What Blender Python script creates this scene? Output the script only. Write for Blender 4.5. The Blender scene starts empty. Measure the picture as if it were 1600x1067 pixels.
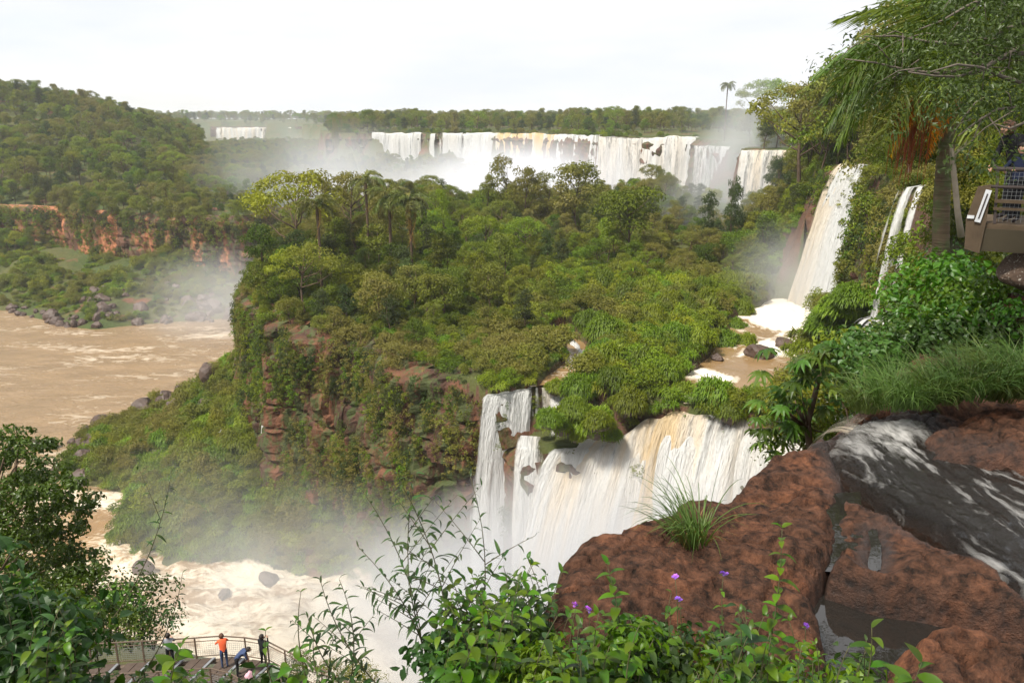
import bpy, math, random
import numpy as np
from mathutils import Vector, Matrix, Euler

random.seed(7)
rng = np.random.default_rng(7)
SC = bpy.context.scene
COL = SC.collection

# ------------------------------------------------------------------ camera
FPX, PITCH = 1244.0, math.radians(15.4)          # focal length in pixels of the 1600 px wide photo, tilt down
cam_data = bpy.data.cameras.new('camera')
cam_data.sensor_width = 36.0
cam_data.lens = 36.0 * FPX / 1600.0
cam_data.clip_start = 0.1
cam_data.clip_end = 20000.0
cam = bpy.data.objects.new('camera', cam_data)
COL.objects.link(cam)
cam.location = (0, 0, 0)
cam.rotation_euler = (math.pi / 2 - PITCH, 0, 0)
SC.camera = cam

# ------------------------------------------------------------------ sky, sun, exposure
SUN_EL, SUN_AZ = math.radians(56), math.radians(228)   # azimuth clockwise from +Y (the view direction)
w = bpy.data.worlds.new('World')
SC.world = w
w.use_nodes = True
nt = w.node_tree
nt.nodes.clear()
def N(tree, typ, **kw):
    n = tree.nodes.new(typ)
    for k, v in kw.items():
        if k.startswith('i_'):
            n.inputs[k[2:].replace('_', ' ')].default_value = v
        else:
            setattr(n, k, v)
    return n
out = N(nt, 'ShaderNodeOutputWorld')
sky = N(nt, 'ShaderNodeTexSky', sky_type='NISHITA', sun_disc=False, sun_elevation=SUN_EL, sun_rotation=SUN_AZ)
sky.altitude = 200.0
sky.air_density = 1.3
sky.dust_density = 2.0
bg1 = N(nt, 'ShaderNodeBackground'); bg1.inputs['Strength'].default_value = 0.15
bg2 = N(nt, 'ShaderNodeBackground'); bg2.inputs['Color'].default_value = (0.985, 0.985, 1.0, 1); bg2.inputs['Strength'].default_value = 0.70
tc = N(nt, 'ShaderNodeTexCoord')
mp = N(nt, 'ShaderNodeMapping'); mp.inputs['Scale'].default_value = (1.0, 1.0, 5.0)
nz = N(nt, 'ShaderNodeTexNoise'); nz.inputs['Scale'].default_value = 1.7; nz.inputs['Detail'].default_value = 6; nz.inputs['Roughness'].default_value = 0.5
rp = N(nt, 'ShaderNodeValToRGB')
rp.color_ramp.elements[0].position = 0.30; rp.color_ramp.elements[0].color = (0.55, 0.55, 0.55, 1)
rp.color_ramp.elements[1].position = 0.52; rp.color_ramp.elements[1].color = (1, 1, 1, 1)
nz2 = N(nt, 'ShaderNodeTexNoise'); nz2.inputs['Scale'].default_value = 2.6; nz2.inputs['Detail'].default_value = 5; nz2.inputs['Roughness'].default_value = 0.55
rp2 = N(nt, 'ShaderNodeValToRGB')
rp2.color_ramp.elements[0].position = 0.36; rp2.color_ramp.elements[0].color = (0.86, 0.90, 0.97, 1)
rp2.color_ramp.elements[1].position = 0.62; rp2.color_ramp.elements[1].color = (1.0, 0.995, 1.0, 1)
nt.links.new(mp.outputs['Vector'], nz2.inputs['Vector']); nt.links.new(nz2.outputs['Fac'], rp2.inputs['Fac']); nt.links.new(rp2.outputs['Color'], bg2.inputs['Color'])
mx = N(nt, 'ShaderNodeMixShader')
L = nt.links.new
L(tc.outputs['Generated'], mp.inputs['Vector']); L(mp.outputs['Vector'], nz.inputs['Vector'])
L(nz.outputs['Fac'], rp.inputs['Fac']); L(rp.outputs['Color'], mx.inputs['Fac'])
L(sky.outputs['Color'], bg1.inputs['Color']); L(bg1.outputs[0], mx.inputs[1]); L(bg2.outputs[0], mx.inputs[2])
L(mx.outputs[0], out.inputs['Surface'])

sun_data = bpy.data.lights.new('sun', 'SUN')
sun_data.energy = 4.7
sun_data.angle = math.radians(9)
sun_data.color = (1.0, 0.95, 0.86)
sun = bpy.data.objects.new('sun', sun_data)
COL.objects.link(sun)
sdir = Vector((math.sin(SUN_AZ) * math.cos(SUN_EL), math.cos(SUN_AZ) * math.cos(SUN_EL), math.sin(SUN_EL)))
sun.rotation_euler = (-sdir).to_track_quat('-Z', 'Y').to_euler()

SC.view_settings.view_transform = 'Standard'
SC.view_settings.look = 'None'
SC.view_settings.exposure = 0.60
SC.view_settings.gamma = 1.0
SC.render.engine = 'CYCLES'
SC.cycles.max_bounces = 6
SC.cycles.diffuse_bounces = 2
SC.cycles.glossy_bounces = 2
SC.cycles.transmission_bounces = 3
SC.cycles.transparent_max_bounces = 10
SC.cycles.volume_bounces = 3
SC.cycles.volume_step_rate = 1.0
SC.cycles.volume_max_steps = 48
SC.cycles.use_denoising = True
SC.cycles.use_adaptive_sampling = True
SC.cycles.adaptive_threshold = 0.02
SC.cycles.sample_clamp_indirect = 6.0

# ------------------------------------------------------------------ layout helpers (real distances, measured from the camera point)
CP, SP = math.cos(PITCH), math.sin(PITCH)
def ray(px, py):
    dx, dy = (px - 800) / FPX, -(py - 533.5) / FPX
    return np.array([dx, CP + dy * SP, -SP + dy * CP])
def at_z(px, py, z):
    d = ray(px, py); return d * (z / d[2])
def at_y(px, py, y):
    d = ray(px, py); return d * (y / d[1])

# ------------------------------------------------------------------ noise
def _hash(ix, iy, iz, seed):
    h = (ix.astype(np.int64) * 374761393 + iy.astype(np.int64) * 668265263 + iz.astype(np.int64) * 1274126177 + seed * 974634777) & 0xffffffff
    h = ((h ^ (h >> 13)) * 1274126177) & 0xffffffff
    h = ((h ^ (h >> 16)) * 2246822519) & 0xffffffff
    return ((h ^ (h >> 15)) & 0xffffff) / float(0xffffff)
def vn(x, y, z=None, seed=0):
    x = np.asarray(x, float); y = np.asarray(y, float)
    z = np.zeros_like(x) if z is None else np.asarray(z, float) + np.zeros_like(x)
    ix, iy, iz = np.floor(x), np.floor(y), np.floor(z)
    fx, fy, fz = x - ix, y - iy, z - iz
    fx = fx * fx * fx * (fx * (fx * 6 - 15) + 10); fy = fy * fy * fy * (fy * (fy * 6 - 15) + 10); fz = fz * fz * (3 - 2 * fz)
    r = 0
    for dz in (0, 1):
        wz = fz if dz else 1 - fz
        if dz and not np.any(fz): continue
        for dy in (0, 1):
            wy = fy if dy else 1 - fy
            for dx in (0, 1):
                wx = fx if dx else 1 - fx
                r = r + wx * wy * wz * _hash(ix + dx, iy + dy, iz + dz, seed)
    return r
def fbm(x, y, z=None, oct=4, seed=0, gain=0.5):
    a, s, t = 1.0, 0.0, 0.0
    x = np.asarray(x, float); y = np.asarray(y, float)
    for o in range(oct):
        f = 2.0 ** o
        s = s + a * vn(x * f + 17.3 * o, y * f + 5.1 * o, None if z is None else np.asarray(z, float) * f, seed + o * 31)
        t += a; a *= gain
    return s / t            # 0..1
def sstep(a, b, x):
    t = np.clip((x - a) / (b - a), 0, 1); return t * t * (3 - 2 * t)

# ------------------------------------------------------------------ polygons
def sdist(X, Y, poly):
    """signed distance to a closed polygon, positive inside"""
    P = np.asarray(poly, float); Q = np.roll(P, -1, 0)
    d = np.full(X.shape, 1e18); ins = np.zeros(X.shape, bool)
    for (ax, ay), (bx, by) in zip(P[:, :2], Q[:, :2]):
        ex, ey = bx - ax, by - ay
        t = np.clip(((X - ax) * ex + (Y - ay) * ey) / (ex * ex + ey * ey + 1e-12), 0, 1)
        d = np.minimum(d, (X - ax - t * ex) ** 2 + (Y - ay - t * ey) ** 2)
        c = ((ay > Y) != (by > Y))
        xi = ax + (Y - ay) * ex / (ey if abs(ey) > 1e-9 else 1e-9)
        ins ^= c & (X < xi)
    d = np.sqrt(d)
    return np.where(ins, d, -d)
def resample(pts, n):
    P = np.asarray(pts, float)
    s = np.concatenate([[0], np.cumsum(np.linalg.norm(np.diff(P, axis=0), axis=1))])
    u = np.linspace(0, s[-1], n)
    return np.stack([np.interp(u, s, P[:, k]) for k in range(P.shape[1])], 1), u

# ------------------------------------------------------------------ mesh building
def mesh_np(name, V, F, mats=(), smooth=False, attrs=None, mat_idx=None):
    V = np.ascontiguousarray(V, np.float32); F = np.ascontiguousarray(F, np.int32)
    k = F.shape[1]
    me = bpy.data.meshes.new(name)
    me.vertices.add(len(V)); me.vertices.foreach_set('co', V.ravel())
    me.loops.add(F.size); me.loops.foreach_set('vertex_index', F.ravel())
    me.polygons.add(len(F)); me.polygons.foreach_set('loop_start', np.arange(0, F.size, k, dtype=np.int32))
    if smooth:
        me.polygons.foreach_set('use_smooth', np.ones(len(F), bool))
    else:
        me.polygons.foreach_set('use_smooth', np.zeros(len(F), bool))
    for m in mats: me.materials.append(m)
    if mat_idx is not None: me.polygons.foreach_set('material_index', np.ascontiguousarray(mat_idx, np.int32))
    me.update(calc_edges=True)
    for an, av in (attrs or {}).items():
        av = np.asarray(av, np.float32)
        if av.ndim == 1:
            a = me.attributes.new(an, 'FLOAT', 'POINT'); a.data.foreach_set('value', av)
        else:
            a = me.attributes.new(an, 'FLOAT_VECTOR', 'POINT'); a.data.foreach_set('vector', np.ascontiguousarray(av).ravel())
    me.validate()
    return me
def link(name, me, parent=None, loc=None, rot=None, scale=None):
    o = bpy.data.objects.new(name, me); COL.objects.link(o)
    if parent is not None: o.parent = parent
    if loc is not None: o.location = [float(c) for c in loc]
    if rot is not None: o.rotation_euler = [float(c) for c in rot]
    if scale is not None: o.scale = [float(c) for c in (scale if hasattr(scale, '__len__') else (scale,) * 3)]
    return o
def tag(o, label=None, cat=None, group=None, kind=None):
    if label: o['label'] = label
    if cat: o['category'] = cat
    if group: o['group'] = group
    if kind: o['kind'] = kind
    return o
def empty(name, loc=(0, 0, 0), rz=0.0):
    return link(name, None, loc=loc, rot=(0, 0, rz))
def grid_faces(nu, nv, keep=None):
    i = np.arange(nu - 1)[:, None]; j = np.arange(nv - 1)[None, :]
    a = i * nv + j
    F = np.stack([a, a + nv, a + nv + 1, a + 1], -1).reshape(-1, 4)
    return F if keep is None else F[keep.reshape(-1)]
class MB:
    """collects simple solids into one mesh"""
    def __init__(s): s.v = []; s.f = []
    def add(s, V, F):
        o = len(s.v); s.v += [tuple(map(float, p)) for p in V]; s.f += [tuple(i + o for i in f) for f in F]
        return s
    def box(s, c, size, rz=0.0, rx=0.0, ry=0.0):
        M = Euler((rx, ry, rz)).to_matrix(); c = Vector(c)
        h = [x / 2 for x in size]
        V = [c + M @ Vector((sx * h[0], sy * h[1], sz * h[2])) for sx in (-1, 1) for sy in (-1, 1) for sz in (-1, 1)]
        return s.add(V, [(0, 1, 3, 2), (4, 6, 7, 5), (0, 4, 5, 1), (2, 3, 7, 6), (0, 2, 6, 4), (1, 5, 7, 3)])
    def beam(s, a, b, w_, h_, up=(0, 0, 1)):
        a = Vector(a); b = Vector(b); d = (b - a).normalized()
        r = d.cross(Vector(up)); r = r.normalized() if r.length > 1e-6 else Vector((1, 0, 0)); u = r.cross(d)
        V = [p + r * (w_ / 2 * sx) + u * (h_ / 2 * sy) for p in (a, b) for sx, sy in ((-1, -1), (1, -1), (1, 1), (-1, 1))]
        return s.add(V, [(3, 2, 1, 0), (4, 5, 6, 7), (0, 1, 5, 4), (1, 2, 6, 5), (2, 3, 7, 6), (3, 0, 4, 7)])
    def tube(s, pts, radii, n=8):
        pts = [Vector(tuple(float(c) for c in p)) for p in pts]
        if not hasattr(radii, '__len__'): radii = [radii] * len(pts)
        V = []; F = []
        ref = Vector((0.3, 0.2, 1)).normalized()
        for i, p in enumerate(pts):
            d = (pts[min(i + 1, len(pts) - 1)] - pts[max(i - 1, 0)]).normalized()
            r = d.cross(ref)
            if r.length < 1e-3: r = d.cross(Vector((1, 0, 0)))
            r.normalize(); u = r.cross(d)
            for k in range(n):
                a = 2 * math.pi * k / n
                V.append(p + (r * math.cos(a) + u * math.sin(a)) * radii[i])
        for i in range(len(pts) - 1):
            for k in range(n):
                k2 = (k + 1) % n
                F.append((i * n + k, i * n + k2, (i + 1) * n + k2, (i + 1) * n + k))
        F.append(tuple(range(n - 1, -1, -1))); F.append(tuple(range((len(pts) - 1) * n, len(pts) * n)))
        return s.add(V, F)
    def mesh(s, name, mat, smooth=False):
        me = bpy.data.meshes.new(name)
        me.from_pydata(s.v, [], s.f)
        if mat: me.materials.append(mat)
        if smooth:
            for p in me.polygons: p.use_smooth = True
        me.update(); return me
    def build(s, name, mat, parent=None, smooth=False, **kw):
        return link(name, s.mesh(name, mat, smooth), parent, **kw)

# ------------------------------------------------------------------ materials
MATS = {}
def new_mat(name):
    m = bpy.data.materials.new(name); m.use_nodes = True
    t = m.node_tree; t.nodes.clear()
    o = t.nodes.new('ShaderNodeOutputMaterial')
    MATS[name] = m
    return m, t, o
def ramp(t, fac, stops):
    r = t.nodes.new('ShaderNodeValToRGB'); e = r.color_ramp.elements
    while len(e) < len(stops): e.new(0.5)
    for k, (p, c) in enumerate(stops):
        e[k].position = p
        c = (c, c, c) if not hasattr(c, '__len__') else c
        e[k].color = (*c[:3], 1)
    t.links.new(fac, r.inputs['Fac']); return r.outputs['Color']
def noise(t, vec, scale, detail=4, rough=0.55, dist=0.0):
    n = t.nodes.new('ShaderNodeTexNoise'); n.inputs['Scale'].default_value = scale
    n.inputs['Detail'].default_value = detail; n.inputs['Roughness'].default_value = rough; n.inputs['Distortion'].default_value = dist
    if vec is not None: t.links.new(vec, n.inputs['Vector'])
    return n.outputs['Fac']
def mixc(t, fac, a, b, mode='MIX'):
    m = t.nodes.new('ShaderNodeMix'); m.data_type = 'RGBA'; m.blend_type = mode
    for s, v in ((m.inputs[0], fac), (m.inputs[6], a), (m.inputs[7], b)):
        if hasattr(v, 'links') or isinstance(v, bpy.types.NodeSocket): t.links.new(v, s)
        elif hasattr(v, '__len__'): s.default_value = (*v[:3], 1)
        else: s.default_value = v
    return m.outputs[2]
def mth(t, op, a, b=None, clamp=False):
    m = t.nodes.new('ShaderNodeMath'); m.operation = op; m.use_clamp = clamp
    for s, v in zip(m.inputs, (a, b)):
        if v is None: continue
        if isinstance(v, bpy.types.NodeSocket): t.links.new(v, s)
        else: s.default_value = v
    return m.outputs[0]
def mapping(t, vec, scale=(1, 1, 1), loc=(0, 0, 0)):
    m = t.nodes.new('ShaderNodeMapping'); m.inputs['Scale'].default_value = scale; m.inputs['Location'].default_value = loc
    t.links.new(vec, m.inputs['Vector']); return m.outputs['Vector']
def geo(t): return t.nodes.new('ShaderNodeNewGeometry')
def attr(t, name, kind='Fac'):
    a = t.nodes.new('ShaderNodeAttribute'); a.attribute_name = name; return a.outputs[kind]
def objcoord(t): return t.nodes.new('ShaderNodeTexCoord').outputs['Object']
def bump(t, h, strength=0.5, dist=0.1):
    b = t.nodes.new('ShaderNodeBump'); b.inputs['Strength'].default_value = strength; b.inputs['Distance'].default_value = dist
    t.links.new(h, b.inputs['Height']); return b.outputs['Normal']
def principled(t, o, color, rough=0.6, spec=0.3, normal=None, **kw):
    p = t.nodes.new('ShaderNodeBsdfPrincipled')
    for s, v in ((p.inputs['Base Color'], color), (p.inputs['Roughness'], rough), (p.inputs['Specular IOR Level'], spec)):
        if isinstance(v, bpy.types.NodeSocket): t.links.new(v, s)
        elif hasattr(v, '__len__'): s.default_value = (*v[:3], 1)
        else: s.default_value = v
    if normal is not None: t.links.new(normal, p.inputs['Normal'])
    for k, v in kw.items(): p.inputs[k.replace('_', ' ')].default_value = v
    if o is not None: t.links.new(p.outputs[0], o.inputs['Surface'])
    return p.outputs[0]
def foliage_mat(name, dark, light, trans=0.25, rough=0.5, hue=0.0, spec=0.25, patch=None):
    """leaves: colour varies leaf by leaf (attribute tint), plant by plant and over the ground"""
    m, t, o = new_mat(name)
    oi = t.nodes.new('ShaderNodeObjectInfo')
    pos = geo(t).outputs['Position']
    f = mth(t, 'ADD', mth(t, 'MULTIPLY', attr(t, 'tint'), 0.55), mth(t, 'MULTIPLY', oi.outputs['Random'], 0.45))
    c = mixc(t, f, dark, light)
    hs = t.nodes.new('ShaderNodeHueSaturation')
    r2 = mth(t, 'FRACT', mth(t, 'MULTIPLY', oi.outputs['Random'], 7.31))
    t.links.new(mth(t, 'ADD', mth(t, 'MULTIPLY', r2, 0.06), 0.462), hs.inputs['Hue'])
    r3 = mth(t, 'FRACT', mth(t, 'MULTIPLY', oi.outputs['Random'], 23.7))
    t.links.new(mth(t, 'ADD', mth(t, 'MULTIPLY', r3, 0.75), 0.68), hs.inputs['Value'])
    hs.inputs['Saturation'].default_value = 1.12
    t.links.new(c, hs.inputs['Color'])
    col = hs.outputs['Color']
    if patch is not None:
        col = mixc(t, ramp(t, noise(t, pos, patch[0], 3), ((0.42, 0), (0.62, 1))), col, patch[1])
    b = principled(t, None, col, rough, spec)
    tr = t.nodes.new('ShaderNodeBsdfTranslucent')
    t.links.new(mixc(t, 1.0, col, (1.25, 1.3, 0.75), 'MULTIPLY'), tr.inputs['Color'])
    ms = t.nodes.new('ShaderNodeMixShader'); ms.inputs[0].default_value = trans
    t.links.new(b, ms.inputs[1]); t.links.new(tr.outputs[0], ms.inputs[2])
    t.links.new(ms.outputs[0], o.inputs['Surface'])
    return m
def plain(name, color, rough=0.6, spec=0.3, var=0.15, scale=6.0, **kw):
    """one base colour with mottling and a little fine relief"""
    m, t, o = new_mat(name)
    oc = objcoord(t)
    n = noise(t, oc, scale, 5)
    dk = tuple(c * (1 - var * 2) for c in color); lt = tuple(min(1, c * (1 + var)) for c in color)
    principled(t, o, mixc(t, n, dk, lt), rough, spec, bump(t, noise(t, oc, scale * 6, 3), 0.25, 0.01), **kw)
    return m
# ================================================================== LAND
RIVER_Z, POOL_Z = -61.5, -30.0
RIVER = [(-700, 330), (-300, 285), (-172, 262), (-152, 250), (-138, 240), (-128, 237), (-111, 245), (-97, 249), (-85, 258), (-75, 300), (-60, 380), (-30, 430), (20, 420),
         (40, 360), (30, 315), (-20, 312), (-50, 285), (-64, 240), (-71, 218), (-72, 210), (-75, 188), (-79, 175), (-83, 166), (-87, 154), (-86, 147),
         (-84, 138), (-82, 131), (-66, 124), (-64, 116), (-62, 108), (-56, 104), (-48, 101), (-37, 101), (-30, 99), (-15, 96), (0, 91), (20, 86), (34, 80),
         (40, 70), (30, 60), (5, 64), (-15, 73), (-28, 79), (-40, 83), (-50, 87), (-62, 93), (-76, 102), (-100, 113), (-150, 120), (-700, 130)]
PLATEAU = [(-900, 1480), (-520, 1450), (-380, 1450), (-260, 1200), (-150, 640), (-118, 522), (-92, 520), (-60, 520), (-15, 510), (20, 470), (42, 392), (62, 388),
           (84, 378), (84, 320), (64, 268), (76, 258), (64, 228), (78, 222), (72, 195), (62, 160), (54, 133), (58.5, 123), (53.5, 116), (48.0, 109), (46.5, 97), (41.0, 81), (33, 62), (23.8, 44), (15.6, 28),
           (10.2, 18.5), (7.2, 13.2), (5.4, 10.0), (4.2, 9.3), (2.9, 8.0), (1.7, 7.0), (0.5, 5.7), (-1.6, 4.0), (-4, 2.0), (-9, -3), (-16, -22), (800, -22), (4500, 0), (4500, 7000), (-4500, 7000), (-3000, 1700)]
TERRACE = [(-2.5, 86), (-5, 88), (-9, 91), (-14, 97), (-21, 108), (-27, 111), (-35, 118), (-44, 133), (-52, 160), (-58, 200), (-56, 235), (-38, 275), (10, 290), (50, 285),
           (100, 260), (100, 60), (60, 60), (45, 66), (36, 74), (30, 78), (24, 81), (19, 83), (15, 83.5), (12, 86), (8, 89), (5.5, 90), (2, 88.5)]
STEP = [(0.0, 83.5), (0.5, 87), (5, 90), (14, 86), (24, 83), (34, 77), (40, 70), (33, 70), (26, 77), (18, 80.5), (8, 82), (2, 82.6)]
LEDGE = [(-150, 530), (-118, 470), (-90, 452), (-50, 470), (-10, 478), (6, 490), (0, 530)]
LEFTBANK = [(-1500, 330), (-420, 395), (-260, 350), (-200, 332), (-182, 326), (-165, 314), (-140, 303), (-118, 297), (-97, 293), (-92, 310), (-108, 345), (-150, 425), (-215, 560), (-340, 900),
            (-660, 1400), (-1500, 1600), (-3500, 1600), (-3500, 330)]
POOL = [(42, 131), (37, 126), (31, 112), (26, 101), (22, 94), (18.5, 88), (18.5, 85), (21, 83.8), (25, 84), (31, 86), (38, 95), (43, 112), (50, 127), (60, 132), (60, 141), (48, 142)]
STREAM = [(16, 122), (12, 118), (7, 114), (8.5, 108), (9.5, 102), (8.0, 97), (6.0, 92.5), (5.0, 89.5)]
def seg_dist(X, Y, pts):
    d = np.full(X.shape, 1e18)
    for (ax, ay), (bx, by) in zip(pts[:-1], pts[1:]):
        ex, ey = bx - ax, by - ay
        t = np.clip(((X - ax) * ex + (Y - ay) * ey) / (ex * ex + ey * ey), 0, 1)
        d = np.minimum(d, (X - ax - t * ex) ** 2 + (Y - ay - t * ey) ** 2)
    return np.sqrt(d)
RIDGE_X = [-3000, -600, -440, -345, -300, -260, -230, -205, -170, 200]
RIDGE_Z = [10, 22, 20, 17, 11, 2, -9, -20, -31, -34]
def height(X, Y):
    X = np.asarray(X, float); Y = np.asarray(Y, float)
    R = np.hypot(X, Y)
    n1 = fbm(X / 22, Y / 22, oct=4, seed=3) - 0.5
    n2 = fbm(X / 5, Y / 5, oct=3, seed=9) - 0.5
    sr = -sdist(X, Y, RIVER)                                    # metres outside the water
    left = sstep(-70, -100, X - 0 * Y) * sstep(200, 235, Y + 0.25 * X + 25)
    near = sstep(105, 85, Y + 0.1 * (X + 40)) 
    s_out = np.clip(sr, 0, None)
    talus = 0.30 + 0.32 * sstep(-75, -45, X)
    slope = talus * (1 - near) + 0.70 * near
    slope = slope * (1 - left) + 0.22 * left
    low = RIVER_Z - 1.6 * sstep(0, -8, sr) * 1.0 + 1.0 * sstep(-1.5, 1.5, sr) - 0.9 + slope * s_out
    low = low + (n1 * 7 + n2 * 2.2) * sstep(0, 14, sr)
    low = np.minimum(low, np.where(near > 0.5, -14, -40) + n1 * 4)
    # left bank with its red cliff and the wooded hill behind
    sl = sdist(X, Y, LEFTBANK)
    zr = np.interp(X * 540 / np.maximum(Y, 200), RIDGE_X, RIDGE_Z)
    back = sstep(390, 540, Y)
    lb = -35 + 13 * sstep(0, 60, sl) * sstep(-95, -150, X) + (n1 * 8)
    lb = lb * (1 - back) + np.maximum(zr, -24) * back
    lb = lb * (1 - sstep(560, 900, Y)) + (-8 + 24 * sstep(-200, -900, X)) * sstep(560, 900, Y)
    m = sstep(-3, 0.5, sl)
    z = low * (1 - m) + np.maximum(lb, low) * m
    # middle terrace and headland
    st = sdist(X, Y, TERRACE)
    ter = -29.2 + 9.5 * sstep(2, 40, st) * sstep(-8, -38, X) + 1.5 * sstep(2, 30, st) + n1 * 2.5 * sstep(1, 12, st) + n2 * 0.8
    ter = ter + 5 * sstep(150, 230, Y) * sstep(20, 50, X)
    sp = sdist(X, Y, POOL)
    wet = np.maximum(sstep(-1.5, 1.0, sp), sstep(2.3, 1.0, seg_dist(X, Y, STREAM)))
    ter = ter * (1 - wet) + (POOL_Z - 1.0) * wet
    m = sstep(-1.0, 0.6, sdist(X, Y, STEP)); z = z * (1 - m) + np.maximum(z, -35.2 + n2) * m
    m = sstep(-1.2, 0.5, st); z = z * (1 - m) + np.maximum(z, ter) * m
    # ledge under the far falls
    m = sstep(-6, 2, sdist(X, Y, LEDGE)); z = z * (1 - m) + np.maximum(z, -27 + n1 * 8) * m
    # upper plateau
    su = sdist(X, Y, PLATEAU)
    soft = np.where((X > 15) & (Y > 137) & (Y < 212), 13.0, np.where((X > 6) & (Y < 118), np.where(Y > 30, 3.0, 6.0), np.where(Y < 12, 3.5, 4.0)))
    soft = np.where((X < 6) & (Y < 8), 2.2, soft)
    up = -6.8 + 2.2 * sstep(40, 14, R) + 1.4 * sstep(2.2, 5.0, su) * sstep(22, 12, R) * sstep(6.0, 8.0, X) + n1 * 1.5 * sstep(15, 40, R)
    up = up + 3.0 * sstep(5, 60, su) * sstep(60, 130, R) + 12 * sstep(900, 2500, R)
    m = sstep(-1, 0, su / soft); m = m ** 1.3
    z = z * (1 - m) + np.maximum(z, up) * m
    return z

rad = np.concatenate([np.geomspace(2.0, 700, 560), np.geomspace(720, 7000, 50)])
ang = np.concatenate([np.linspace(-75, -38, 45)[:-1], np.linspace(-38, 38, 330), np.linspace(38, 75, 45)[1:]]) * math.pi / 180
RR, AA = np.meshgrid(rad, ang, indexing='ij')
TX, TY = RR * np.sin(AA), RR * np.cos(AA) - 1.0
TZ = height(TX, TY)

# ---- ground material: soil, leaf litter and low green by slope and noise
m_ground, t, o = new_mat('ground')
g = geo(t); pos = g.outputs['Position']
sx = t.nodes.new('ShaderNodeSeparateXYZ'); t.links.new(g.outputs['Normal'], sx.inputs[0])
n_a = noise(t, pos, 0.05, 6); n_b = noise(t, pos, 0.6, 6)
green = mixc(t, n_b, (0.022, 0.035, 0.009), (0.075, 0.10, 0.026))
olive = mixc(t, n_b, (0.05, 0.045, 0.015), (0.11, 0.11, 0.035))
gr = mixc(t, ramp(t, n_a, ((0.4, 0), (0.6, 1))), green, olive)
soil = mixc(t, n_b, (0.07, 0.03, 0.016), (0.22, 0.10, 0.055))
gr = mixc(t, ramp(t, noise(t, pos, 0.11, 5), ((0.60, 0), (0.68, 1))), gr, soil)
rockc = mixc(t, noise(t, pos, 0.9, 8, 0.65), (0.035, 0.02, 0.014), (0.18, 0.095, 0.058))
steep = ramp(t, mth(t, 'ADD', sx.outputs['Z'], mth(t, 'MULTIPLY', mth(t, 'SUBTRACT', n_b, 0.5), 0.3)), ((0.45, 1), (0.62, 0)))
principled(t, o, mixc(t, steep, gr, rockc), 0.85, 0.2, bump(t, noise(t, pos, 1.4, 8, 0.7), 0.8, 0.5))
F4 = grid_faces(len(rad), len(ang))
ground = tag(link('ground', mesh_np('ground', np.stack([TX, TY, TZ], -1).reshape(-1, 3), F4, [m_ground], True)), 'wooded gorge floor, terraces and plateau under the falls', kind='structure')

# ---- cliffs
m_cliff, t, o = new_mat('cliff_rock')
g = geo(t); pos = g.outputs['Position']
vs = mapping(t, pos, (0.5, 0.5, 0.07)); vb = noise(t, vs, 1.0, 7, 0.6)
base = mixc(t, ramp(t, vb, ((0.3, 0), (0.7, 1))), (0.018, 0.011, 0.008), (0.095, 0.043, 0.025))
orange = mixc(t, noise(t, pos, 1.6, 5), (0.22, 0.075, 0.030), (0.46, 0.19, 0.085))
base = mixc(t, mth(t, 'MULTIPLY', ramp(t, noise(t, mapping(t, pos, (0.16, 0.16, 0.05)), 1.0, 4), ((0.46, 0.05), (0.60, 1))), attr(t, 'bare'), True), base, orange)
moss = mixc(t, noise(t, pos, 1.2, 6), (0.03, 0.045, 0.012), (0.085, 0.11, 0.03))
mf = ramp(t, noise(t, mapping(t, pos, (0.55, 0.55, 0.26)), 1.0, 7, 0.7), ((0.47, 0), (0.56, 0.9)))
col = mixc(t, mth(t, 'MULTIPLY', mf, attr(t, 'mossy')), base, moss)
principled(t, o, col, 0.7, 0.3, bump(t, noise(t, pos, 2.2, 8, 0.7), 0.9, 0.35))
CLIFF_PTS = []
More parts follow.
